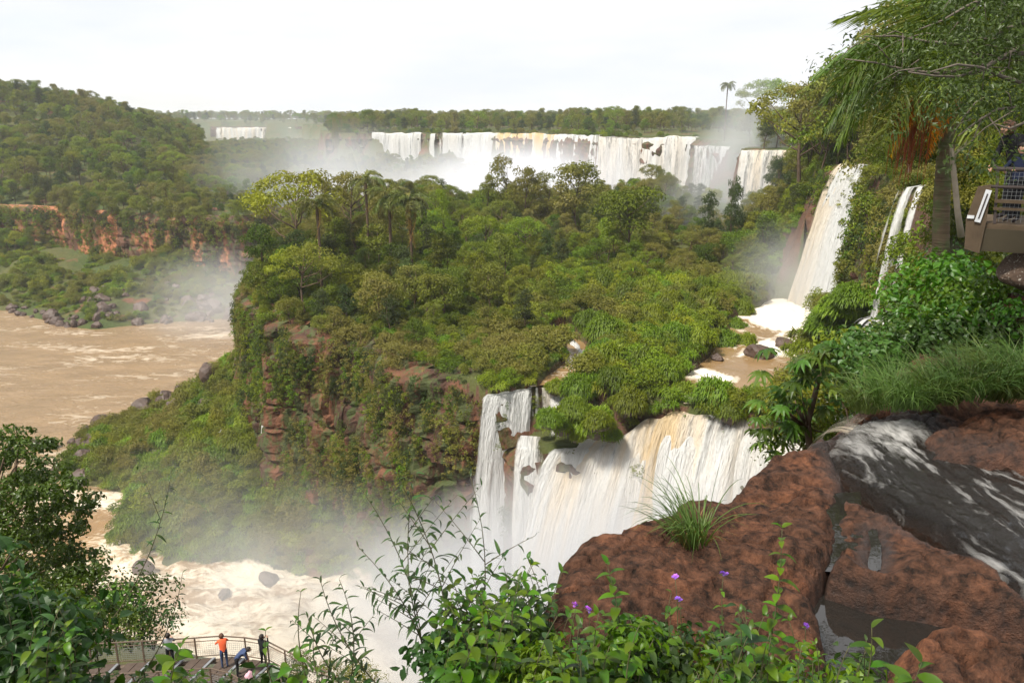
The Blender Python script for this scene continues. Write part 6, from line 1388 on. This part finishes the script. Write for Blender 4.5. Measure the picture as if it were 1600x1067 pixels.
# ---- tree with large fingered leaves beside the near fall
ft = tag(empty('fingered_leaf_tree', tuple(at_y(1262, 720, 12.5))), 'tree with large drooping fingered leaves beyond the rock edge', 'tree'); f0_ = Vector(ft.location)
def frel(px, py, Y): return Vector(tuple(at_y(px, py, Y))) - f0_
Vs, Fs, off = [], [], 0
for k in range(9):
    a = -2.5 + 5.0 * k / 8; d = np.array([[math.cos(a), math.sin(a), 0.05]]); Lk = 0.34 * (1 - 0.25 * abs(a) / 2.5)
    V, F = leaf_shapes(np.array([[0.0, 0, 0]]), np.array([[0, 0, 1.0]]), d, np.array([Lk]), np.array([0.085]), droop=0.55, fold=0.12); Vs.append(V); Fs.append(F + off); off += len(V)
FING = mesh_np('leaf', np.concatenate(Vs), np.concatenate(Fs), [foliage_mat('fingered_leaves', (0.03, 0.06, 0.012), (0.085, 0.14, 0.028), trans=0.3, rough=0.4)], False, {'tint': np.full(off, 0.5)})
MB().tube([frel(1285, 900, 12.5), frel(1268, 740, 12.5), frel(1262, 660, 12.5), frel(1280, 590, 12.5), frel(1300, 560, 12.5)], [0.09, 0.07, 0.055, 0.04, 0.02], 7).build('trunk', M_BARK, ft, True)
for i in range(84):
    if i < 46: px, py = r.gauss(1225, 26), r.gauss(648, 26)
    else: px, py = r.gauss(1275, 38), r.gauss(565, 22) 
    if px < 1175: px = 1175 + r.random() * 25
    q = frel(px, py, 12.5 + r.uniform(-0.7, 0.7)); link('leaf', FING, ft, q, (r.uniform(-0.5, 0.5), r.uniform(-0.2, 0.5), r.uniform(0, 6.28)), r.uniform(0.6, 1.0))
    if i % 4 == 0: MB().tube([frel(1263, 670 if i < 46 else 590, 12.5), q], [0.022, 0.008], 4).build('branch', M_BARK, ft, True)
# ================================================================== BOARDWALK BELOW
M_DECK = plain('dark_deck', (0.085, 0.06, 0.045), 0.7, 0.3, 0.25, 4.0); M_RAIL = plain('brown_rail', (0.11, 0.075, 0.05), 0.6, 0.3, 0.2, 6.0)
M_STEEL = plain('grey_steel', (0.33, 0.34, 0.35), 0.45, 0.5, 0.15, 8.0, Metallic=0.6); M_WIRE = plain('wire', (0.30, 0.31, 0.31), 0.5, 0.4, 0.1, 8.0, Metallic=0.5)
BZ = -24.1
bw = tag(empty('boardwalk', (-13, 31, BZ)), 'curved steel and plank boardwalk with railings above the rapids', 'boardwalk'); b0 = Vector(bw.location)
FARL = [(-24, 31.0), (-19.5, 31.4), (-15.6, 31.75), (-13.1, 32.05), (-11.3, 31.65), (-9.4, 30.4), (-7.1, 28.9), (-4.5, 27.0)]
NEARL = [(-24, 28.8), (-19.5, 29.2), (-15.4, 29.5), (-13.2, 29.75), (-12.3, 29.5), (-10.8, 28.4), (-8.6, 26.9), (-6.0, 25.0)]
nseg = 44
fa, _ = resample(FARL, nseg + 1); ne, _ = resample(NEARL, nseg + 1)
def q3(p, z): return (p[0] - b0.x, p[1] - b0.y, z - b0.z)
for i in range(nseg):
    sh = 0.04; a0 = fa[i] + (fa[i + 1] - fa[i]) * sh; a1 = fa[i] + (fa[i + 1] - fa[i]) * (1 - sh); c0 = ne[i] + (ne[i + 1] - ne[i]) * sh; c1 = ne[i] + (ne[i + 1] - ne[i]) * (1 - sh)
    m_ = M_STEEL if i % 3 == 0 else M_DECK
    w_ = 0.30 if i % 3 == 0 else 1.0
    if w_ < 1: a1 = a0 + (a1 - a0) * w_; c1 = c0 + (c1 - c0) * w_
    V = [q3(p, z) for z in (BZ - 0.06, BZ + 0.015 * (i % 3 == 0)) for p in (a0, a1, c1, c0)]
    MB().add(V, [(3, 2, 1, 0), (4, 5, 6, 7), (0, 1, 5, 4), (1, 2, 6, 5), (2, 3, 7, 6), (3, 0, 4, 7)]).build('steel_strip' if w_ < 1 else 'plank', m_, bw)
for LN in (FARL, NEARL):
    pts, u = resample(LN, 19)
    for i, p in enumerate(pts): MB().beam(q3(p, BZ - 0.35), q3(p, BZ + 1.1), 0.06, 0.06, (1, 0, 0)).build('post', M_RAIL, bw)
    MB().tube([q3(p, BZ + 1.12) for p in pts], 0.035, 8).build('top_rail', M_RAIL, bw, True)
    MB().tube([q3(p, BZ + 0.92) for p in pts], 0.02, 6).build('middle_rail', M_RAIL, bw, True); MB().tube([q3(p, BZ + 0.12) for p in pts], 0.025, 6).build('bottom_rail', M_RAIL, bw, True)
    MB().tube([q3(p, BZ - 0.2) for p in pts], 0.11, 6).build('edge_beam', M_RAIL, bw)
    for i in range(18):
        wp = MB(); a = np.array(pts[i]); b = np.array(pts[i + 1])
        for k in range(1, 12): wp.beam(q3(a + (b - a) * k / 12, BZ + 0.14), q3(a + (b - a) * k / 12, BZ + 0.88), 0.008, 0.008, (1, 0, 0))
        for k in range(1, 7): wp.beam(q3(a, BZ + 0.14 + k * 0.105), q3(b, BZ + 0.14 + k * 0.105), 0.008, 0.008)
        wp.build('wire_panel', M_WIRE, bw)
for i in (1, 4, 7):
    for LN in (FARL, NEARL):
        p = LN[min(i, 7)]; MB().tube([q3(p, BZ - 0.2), q3(p, min(hz_at(*p), BZ - 1) - 1.0)], 0.12, 8).build('support', M_RAIL, bw)

# ================================================================== BALCONY ON THE RIGHT
M_PLANK = plain('weathered_plank', (0.105, 0.074, 0.046), 0.8, 0.2, 0.25, 5.0); M_FASCIA = plain('olive_board', (0.062, 0.050, 0.030), 0.75, 0.2, 0.2, 3.0); M_PLATE = plain('white_metal', (0.62, 0.63, 0.64), 0.45, 0.4, 0.1, 6.0); M_DARKR = plain('dark_pipe', (0.06, 0.045, 0.04), 0.5, 0.4, 0.2, 6.0)
BY = 13.0
fl_ = at_y(1526, 348, BY); x_l, z_f = fl_[0], fl_[2]
BRZ = -0.50
def on_balcony(x, y): return (x_l + x * math.cos(BRZ) - y * math.sin(BRZ), BY + x * math.sin(BRZ) + y * math.cos(BRZ), z_f)
bc = tag(empty('balcony', (x_l, BY, z_f), BRZ), 'wooden viewing balcony with pipe railings on the right bank', 'balcony')
for i in range(9): MB().box((1.8, 0.08 + 0.165 * i, -0.025), (3.6, 0.155, 0.05)).build('plank', M_PLANK, bc)
MB().box((1.83, -0.05, -0.26), (3.5, 0.07, 0.36)).build('fascia_board', M_FASCIA, bc); MB().box((1.83, -0.02, -0.045), (3.5, 0.08, 0.07)).build('edge_board', M_PLANK, bc)
MB().box((-0.02, 0.7, -0.22), (0.09, 1.5, 0.40)).build('side_board', M_FASCIA, bc)
MB().add([(-0.12, -0.12, -0.42), (0.10, -0.12, -0.48), (0.13, -0.12, 0.05), (0.12, -0.12, 0.62), (-0.06, -0.12, 0.58), (-0.16, -0.12, 0.05)] + [(-0.12, -0.04, -0.42), (0.10, -0.04, -0.48), (0.13, -0.04, 0.05), (0.12, -0.04, 0.62), (-0.06, -0.04, 0.58), (-0.16, -0.04, 0.05)],
         [(0, 1, 2, 3, 4, 5), (11, 10, 9, 8, 7, 6)] + [(k, 6 + k, 6 + (k + 1) % 6, (k + 1) % 6) for k in range(6)]).build('corner_post', M_PLANK, bc)
MB().box((0.05, -0.14, 0.28), (0.085, 0.03, 0.52), ry=0.18).build('metal_bracket', M_PLATE, bc); MB().box((0.05, -0.158, 0.28), (0.02, 0.01, 0.40), ry=0.18).build('bracket_slot', M_DARKR, bc); MB().box((-0.10, -0.13, 0.10), (0.10, 0.03, 0.05)).build('metal_bracket', M_PLATE, bc)
MB().tube([(0.14, 0.0, 0.86), (3.6, 0.0, 0.86)], 0.033, 8).build('top_rail', M_DARKR, bc, True); MB().tube([(0.14, 0.0, 0.86), (0.2, 1.45, 0.86)], 0.033, 8).build('side_rail', M_DARKR, bc, True)
MB().tube([(0.10, 0.0, 0.58), (3.6, 0.0, 0.60)], 0.026, 8).build('middle_rail', M_DARKR, bc, True)
MB().box((1.9, -0.03, 0.36), (3.4, 0.04, 0.055)).build('wooden_rail', M_PLANK, bc); MB().box((1.9, -0.03, 0.24), (3.4, 0.04, 0.04)).build('wooden_rail', M_PLANK, bc)
MB().beam((0.25, 0.0, 0), (0.18, 0.0, 0.86), 0.04, 0.04, (0, 1, 0)).build('post', M_DARKR, bc); MB().beam((1.6, 0.0, 0), (1.6, 0.0, 0.86), 0.04, 0.04, (0, 1, 0)).build('post', M_DARKR, bc)
wp = MB()
for k in range(34): wp.beam((0.3 + k * 0.06, -0.005, 0.03), (0.3 + k * 0.06, -0.005, 0.84), 0.003, 0.003, (0, 1, 0))
for k in range(1, 14): wp.beam((0.28, -0.005, 0.03 + k * 0.06), (2.3, -0.005, 0.03 + k * 0.06), 0.003, 0.003)
wp.build('wire_panel', M_WIRE, bc)
pier = MB()
pr = tag(empty('stone_pier', (on_balcony(0.95, 0.5)[0], on_balcony(0.95, 0.5)[1], z_f - 0.45)), 'lichen spotted stone pier under the balcony', 'pier')
m_pier, t, o = new_mat('lichen_stone'); pos = geo(t).outputs['Position']
c = mixc(t, noise(t, pos, 3.0, 6), (0.045, 0.030, 0.022), (0.15, 0.10, 0.07)); c = mixc(t, ramp(t, noise(t, pos, 26.0, 3), ((0.60, 0), (0.68, 1))), c, (0.42, 0.38, 0.32))
principled(t, o, c, 0.85, 0.2, bump(t, noise(t, pos, 12, 5), 0.6, 0.03))
link('stone', rock_mesh('stone', 61, m_pier, 4, 0.15, scale=(1, 0.9, 0.8)), pr, (0.15, 0, -0.35), (0, 0, 0.3), (0.75, 0.7, 0.48))
link('stone', rock_mesh('stone', 62, m_rock, 4, 0.25), pr, (0.25, 0.1, -1.2), (0, 0, 0.9), (0.85, 0.8, 0.7)); link('stone', rock_mesh('stone', 63, m_rock, 4, 0.25), pr, (0.6, 0.2, -2.0), (0, 0, 0.2), (1.2, 1.0, 0.8))

# ================================================================== PEOPLE
M_SKIN = plain('skin', (0.48, 0.27, 0.18), 0.55, 0.35, 0.06, 10.0)
def cloth(name, c): return plain(name, c, 0.85, 0.15, 0.12, 9.0)
def figure(label, loc, rz, pose, colors, hair, scale=1.0, bag=None):
    """one continuous skinned body; clothes are colour zones along the limbs, hair is its own piece. Faces +Y."""
    J = dict(pelvis=(0, 0, 0.95), belly=(0, 0, 1.10), chest=(0, 0.0, 1.32), neck=(0, 0, 1.47), head=(0, 0.025, 1.58), crown=(0, 0.015, 1.68),
             shl=(-0.17, 0, 1.40), ell=(-0.23, -0.03, 1.13), wrl=(-0.22, 0.10, 0.90), hal=(-0.22, 0.13, 0.82), shr=(0.17, 0, 1.40), elr=(0.23, -0.03, 1.13), wrr=(0.22, 0.10, 0.90), har=(0.22, 0.13, 0.82),
             hil=(-0.095, 0, 0.90), knl=(-0.105, 0.02, 0.50), anl=(-0.11, -0.02, 0.09), tol=(-0.12, 0.14, 0.035), hir=(0.095, 0, 0.90), knr=(0.105, 0.02, 0.50), anr=(0.11, -0.02, 0.09), tor=(0.12, 0.14, 0.035))
    J.update(pose)
    Rr = dict(pelvis=0.145, belly=0.135, chest=0.15, neck=0.055, head=0.098, crown=0.07, shl=0.068, ell=0.046, wrl=0.032, hal=0.036, hil=0.095, knl=0.062, anl=0.042, tol=0.035)
    E = [('pelvis', 'belly', 't'), ('belly', 'chest', 't'), ('chest', 'neck', 't'), ('neck', 'head', 's'), ('head', 'crown', 's')]
    for q in 'lr': E += [('chest', 'sh' + q, 't'), ('sh' + q, 'el' + q, 'a'), ('el' + q, 'wr' + q, 'f'), ('wr' + q, 'ha' + q, 's'), ('pelvis', 'hi' + q, 'p'), ('hi' + q, 'kn' + q, 'p'), ('kn' + q, 'an' + q, 'p'), ('an' + q, 'to' + q, 'b')]
    for q in 'lr':                                                   # five fingers
        w_, h_ = Vector(J['wr' + q]), Vector(J['ha' + q]); d = (h_ - w_).normalized(); sdv = d.cross(Vector((0, 0.3, 1))).normalized(); pl = d.cross(sdv)
        for k in range(5):
            if k == 4: p1 = w_ + d * 0.03 + sdv * 0.035; p2 = p1 + d * 0.03 + sdv * 0.02
            else: p1 = h_ + d * 0.035 + sdv * (0.018 * (k - 1.5)); p2 = p1 + d * (0.03 - 0.006 * abs(k - 1.3)) + pl * 0.018
            J['f%s%da' % (q, k)] = tuple(p1); J['f%s%db' % (q, k)] = tuple(p2); E += [('ha' + q, 'f%s%da' % (q, k), 's'), ('f%s%da' % (q, k), 'f%s%db' % (q, k), 's')]
    names = list(J); idx = {n_: i for i, n_ in enumerate(names)}
    me = bpy.data.meshes.new('body'); me.from_pydata([J[n_] for n_ in names], [(idx[a], idx[b]) for a, b, _ in E], []); me.update()
    tmp = bpy.data.objects.new('body_tmp', me); COL.objects.link(tmp)
    tmp.modifiers.new('skin', 'SKIN'); sk = me.skin_vertices[0].data
    for n_, i in idx.items():
        rr = 0.0095 if (n_[0] == 'f' and n_[1] in 'lr') else Rr.get(n_, Rr.get(n_[:-1] + 'l', 0.05)); sk[i].radius = (rr, rr * (0.78 if n_ in ('pelvis', 'belly', 'chest') else 1.0)); sk[i].use_root = (n_ == 'pelvis')
    sb = tmp.modifiers.new('sub', 'SUBSURF'); sb.levels = sb.render_levels = 2
    dg = bpy.context.evaluated_depsgraph_get(); ev = tmp.evaluated_get(dg); body = bpy.data.meshes.new_from_object(ev)
    bpy.data.objects.remove(tmp)
    keys = sorted(set(z for _, _, z in E)); mats = [M_SKIN if k == 's' else colors[k] for k in keys]
    body.materials.clear()
    for m_ in mats: body.materials.append(m_)
    A = np.array([J[a] for a, b, _ in E]); B = np.array([J[b] for a, b, _ in E]); rd = np.array([(Rr.get(a, Rr.get(a[:-1] + 'l', 0.02)) + Rr.get(b, Rr.get(b[:-1] + 'l', 0.02))) / 2 for a, b, _ in E]); zi = np.array([keys.index(z) for _, _, z in E])
    C_ = np.array([p.center[:] for p in body.polygons]); AB = B - A
    tt = np.clip(((C_[:, None] - A[None]) * AB[None]).sum(-1) / ((AB ** 2).sum(-1)[None] + 1e-9), 0, 1); dd = np.linalg.norm(C_[:, None] - (A[None] + tt[..., None] * AB[None]), axis=-1) / rd[None] ** 0.7
    body.polygons.foreach_set('material_index', zi[dd.argmin(1)].astype(np.int32)); body.polygons.foreach_set('use_smooth', np.ones(len(body.polygons), bool)); body.update()
    e = tag(empty('person', loc, rz), label, 'person'); e.scale = (scale,) * 3
    bo = link('body', body, e)
    hd = Vector(J['head']); cw = Vector(J['crown']); up = (cw - hd).normalized(); fw = Vector(pose.get('face', (0, 1, 0))).normalized(); hm = bpy.data.meshes.new('hair')
    V = []
    for (vx, vy, vz) in BV_H:
        p = Vector((vx, vy, vz)); k = 1.06 + 0.05 * math.sin(9 * vx + 7 * vz)
        V.append(hd + Vector((p.x * 0.108, p.y * 0.118 - 0.022, p.z * 0.118 + 0.03)) * k)
    keep = [f for f in BF_H.tolist() if not (np.mean([BV_H[i][1] for i in f]) > 0.30 and np.mean([BV_H[i][2] for i in f]) < 0.42) and np.mean([BV_H[i][2] for i in f]) > (-0.9 if hair[1] else -0.35)]
    hm.from_pydata([tuple(v) for v in V], [], [tuple(f) for f in keep]); hm.materials.append(hair[0])
    for p in hm.polygons: p.use_smooth = True
    hm.update(); link('hair', hm, e)
    ce = Vector((0, 0, 0)); fb = hd + Vector((0, 0.095, 0)); MB().box((fb.x, fb.y + 0.008, fb.z - 0.01), (0.022, 0.03, 0.038), rx=0.3).build('nose', M_SKIN, bo, True)
    for s_ in (-1, 1): MB().box((hd.x + s_ * 0.034, hd.y + 0.092, hd.z + 0.018), (0.022, 0.01, 0.010)).build('eye', M_DARKR, bo); MB().box((hd.x + s_ * 0.098, hd.y, hd.z), (0.016, 0.03, 0.05)).build('ear', M_SKIN, bo, True)
    MB().box((hd.x, hd.y + 0.092, hd.z - 0.045), (0.04, 0.01, 0.008)).build('mouth', cloth('lips', (0.35, 0.12, 0.10)), bo)
    return e
def _hs():
    V = [(0, 0, 1)]; F = []; seg, rings = 16, 10
    for i in range(1, rings):
        a = math.pi * i / rings
        for k in range(seg): b = 2 * math.pi * k / seg; V.append((math.sin(a) * math.cos(b), math.sin(a) * math.sin(b), math.cos(a)))
    for k in range(seg): F.append((0, 1 + k, 1 + (k + 1) % seg))
    for i in range(rings - 2):
        for k in range(seg):
            a = 1 + i * seg + k; b = 1 + i * seg + (k + 1) % seg; F.append((a, a + seg, b + seg)); F.append((a, b + seg, b))
    return np.array(V), np.array(F)
BV_H, BF_H = _hs()
H_DK = plain('dark_hair', (0.02, 0.014, 0.01), 0.6, 0.3, 0.2, 20); H_BR = plain('brown_hair', (0.09, 0.04, 0.02), 0.6, 0.3, 0.2, 20)
C_OR = cloth('orange_shirt', (0.75, 0.13, 0.05)); C_JN = cloth('blue_jeans', (0.045, 0.065, 0.13)); C_NV = cloth('navy_coat', (0.015, 0.02, 0.045)); C_BK = cloth('black_cloth', (0.015, 0.015, 0.017)); C_GY = cloth('grey_cloth', (0.25, 0.26, 0.28)); C_WH = cloth('white_cloth', (0.7, 0.7, 0.72)); C_PK = cloth('pink_cloth', (0.62, 0.36, 0.42)); C_SH = cloth('shoe', (0.04, 0.03, 0.03))
def cols(top, legs, sleeve=None, fore=None): return dict(t=top, a=sleeve or top, f=fore or top, p=legs, b=C_SH)
def on_deck(px, py): p = at_z(px, py, BZ); return (p[0], p[1], BZ + 0.01)
PH = dict(ell=(-0.25, 0.12, 1.20), wrl=(-0.08, 0.28, 1.38), hal=(-0.05, 0.30, 1.44), elr=(0.25, 0.12, 1.20), wrr=(0.08, 0.28, 1.38), har=(0.05, 0.30, 1.44))
figure('person in an orange top and jeans leaning on the boardwalk rail', on_deck(352, 1043), 0.5, dict(belly=(0, 0.03, 1.10), chest=(0, 0.10, 1.31), neck=(0, 0.16, 1.44), head=(0, 0.21, 1.54), crown=(0, 0.22, 1.64), shl=(-0.17, 0.10, 1.39), shr=(0.17, 0.10, 1.39), ell=(-0.28, 0.25, 1.20), wrl=(-0.20, 0.44, 1.14), hal=(-0.17, 0.50, 1.13), elr=(0.26, 0.28, 1.20), wrr=(0.14, 0.45, 1.16), har=(0.10, 0.50, 1.15)), cols(C_OR, C_JN), (H_BR, True))
figure('dark haired person holding a phone up at the boardwalk rail', on_deck(268, 1040), 0.3, PH, cols(C_GY, C_BK, C_GY, M_SKIN), (H_DK, True))
figure('person in blue stooping over a pink bag on the boardwalk', on_deck(372, 1056), -1.2, dict(belly=(0, 0.12, 1.08), chest=(0, 0.34, 1.18), neck=(0, 0.46, 1.22), head=(0, 0.57, 1.22), crown=(0, 0.66, 1.20), shl=(-0.17, 0.36, 1.20), shr=(0.17, 0.36, 1.20), ell=(-0.20, 0.44, 0.93), wrl=(-0.12, 0.50, 0.72), hal=(-0.11, 0.52, 0.64), elr=(0.20, 0.44, 0.93), wrr=(0.12, 0.50, 0.72), har=(0.11, 0.52, 0.64)), cols(C_JN, C_BK, C_JN, M_SKIN), (H_DK, False))
figure('person in black with a white striped sleeve at the boardwalk bend', on_deck(413, 1042), -0.4, PH, cols(C_BK, C_BK, C_WH, C_BK), (H_DK, False))
bp = at_z(386, 1066, BZ)
bg_ = tag(empty('bag', (bp[0] + 0.1, bp[1] + 0.15, BZ + 0.02)), 'pink bag beside the stooping person on the boardwalk', 'bag'); link('sack', rock_mesh('sack', 71, C_PK, 3, 0.25, scale=(0.24, 0.17, 0.28)), bg_, (0, 0, 0.22)); MB().tube([(-0.12, 0, 0.38), (-0.1, 0, 0.55), (0.1, 0, 0.55), (0.12, 0, 0.38)], 0.012, 5).build('strap', C_BK, bg_)
# balcony visitors
figure('child in a navy coat holding the balcony rail', on_balcony(0.50, 0.30), 1.9, dict(ell=(-0.26, 0.14, 1.18), wrl=(-0.20, 0.34, 1.15), hal=(-0.19, 0.40, 1.16), elr=(0.26, 0.14, 1.18), wrr=(0.20, 0.34, 1.15), har=(0.19, 0.40, 1.16)), cols(C_NV, C_BK), (H_DK, False), 0.73)
figure('adult in a dark jacket bending over the child on the balcony', on_balcony(0.46, 0.72), 1.7, dict(belly=(0, 0.05, 1.10), chest=(0, 0.14, 1.30), neck=(0, 0.22, 1.42), head=(0, 0.28, 1.50), crown=(0, 0.32, 1.59), shl=(-0.18, 0.14, 1.38), shr=(0.18, 0.14, 1.38), ell=(-0.25, 0.18, 1.12), wrl=(-0.20, 0.30, 0.93), hal=(-0.19, 0.33, 0.86), elr=(0.25, 0.18, 1.12), wrr=(0.20, 0.30, 0.93), har=(0.19, 0.33, 0.86)), cols(C_BK, C_BK), (H_BR, True), 0.97)
# ================================================================== HAZE AND SPRAY
def vol_mat(name, density, color=(0.96, 0.97, 1.0), noise_scale=None, aniso=0.2, lo=0.35, hi=0.75):
    m, t, o = new_mat(name)
    pv = t.nodes.new('ShaderNodeVolumePrincipled')
    pv.inputs['Color'].default_value = (*color, 1); pv.inputs['Anisotropy'].default_value = aniso
    if noise_scale is None:
        pv.inputs['Density'].default_value = density
    else:
        oc = objcoord(t)
        ln = t.nodes.new('ShaderNodeVectorMath'); ln.operation = 'LENGTH'; t.links.new(oc, ln.inputs[0])
        fall = ramp(t, ln.outputs['Value'], ((0.0, 1.0), (0.45, 0.55), (0.75, 0.15), (1.0, 0.0)))
        nn = ramp(t, noise(t, geo(t).outputs['Position'], noise_scale, 4, 0.55, 0.4), ((lo, 0.08), (hi, 1.0)))
        t.links.new(mth(t, 'MULTIPLY', mth(t, 'MULTIPLY', fall, nn), density), pv.inputs['Density'])
    t.links.new(pv.outputs[0], o.inputs['Volume'])
    return m
def ball(seg=24, rings=14):
    V = [(0, 0, 1)]; F = []
    for i in range(1, rings):
        a = math.pi * i / rings
        for k in range(seg):
            b = 2 * math.pi * k / seg; V.append((math.sin(a) * math.cos(b), math.sin(a) * math.sin(b), math.cos(a)))
    V.append((0, 0, -1)); n = len(V) - 1
    for k in range(seg):
        F.append((0, 1 + k, 1 + (k + 1) % seg)); F.append((n, 1 + (rings - 2) * seg + (k + 1) % seg, 1 + (rings - 2) * seg + k))
    for i in range(rings - 2):
        for k in range(seg):
            a = 1 + i * seg + k; b = 1 + i * seg + (k + 1) % seg
            F.append((a, a + seg, b + seg)); F.append((a, b + seg, b))
    return np.array(V), np.array(F)
BV, BF = ball()
def mist(c, r, density, ns, label, rz=0.0, lo=0.35, hi=0.75, tilt=0.0):
    m = vol_mat('spray', density, noise_scale=ns, lo=lo, hi=hi)
    me = mesh_np('mist', BV, BF, [m], True)
    return tag(link('mist', me, loc=c, rot=(tilt, 0, rz), scale=r), label, 'mist', kind='stuff')
mist((13, 70, -52), (36, 18, 21), 0.50, 0.05, 'thick white spray at the foot of the near fall', lo=0.25, hi=0.65)
mist((-20, 82, -54), (34, 18, 14), 0.13, 0.06, 'thin spray drifting over the rapids', lo=0.3, hi=0.7)
mist((25, 70, -44), (20, 9, 12), 0.26, 0.07, 'spray rising over the lip of the near fall')
mist((6, 390, -37), (84, 76, 33), 0.12, 0.016, 'bright spray cloud at the foot of the ochre curtain', lo=0.25, hi=0.65)
mist((-85, 390, -26), (70, 85, 30), 0.030, 0.02, 'grey mist drifting down the far gorge')
mist((64, 240, -10), (21, 18, 33), 0.13, 0.03, 'column of mist rising above the triple fall')
mist((56, 200, -22), (26, 28, 18), 0.06, 0.03, 'mist in front of the wooded right wall')
mist((48, 132, -26), (14, 14, 12), 0.10, 0.07, 'spray at the foot of the tall single fall')
mist((-88, 235, -52), (38, 34, 18), 0.06, 0.03, 'mist over the rocks across the river')
mist((-42, 104, -52), (26, 13, 10), 0.032, 0.05, 'mist clinging to the foot of the talus')
mist((-430, 1380, -20), (150, 120, 60), 0.010, 0.006, 'spray above the distant gorge falls')
hz = MB().box((0, 2900, -8), (9000, 6400, 140))
tag(hz.build('haze', vol_mat('haze_air', 0.00013, (0.93, 0.96, 1.0), None, 0.1)), 'thin bluish haze filling the gorge', kind='stuff')

# ================================================================== labels of small groups: tell the members apart by their order in the view
ORD = 'leftmost second third fourth fifth sixth seventh eighth ninth tenth eleventh twelfth thirteenth fourteenth fifteenth sixteenth'.split()
same = {}
for ob in SC.objects:
    if ob.parent is None and ob.get('label') and ob.get('group'): same.setdefault((ob['group'], ob['label']), []).append(ob)
for (gname, lb), obs in same.items():
    if 2 <= len(obs) <= 16:
        obs.sort(key=lambda q: q.location.x / max(q.location.y * CP - q.location.z * SP, 0.1))
        for i_, ob in enumerate(obs):
            ws = lb.split()
            if len(ws) <= 12: ob['label'] = lb + (', leftmost of them' if i_ == 0 else ', rightmost of them' if i_ == len(obs) - 1 else ', %s from the left' % ORD[i_])
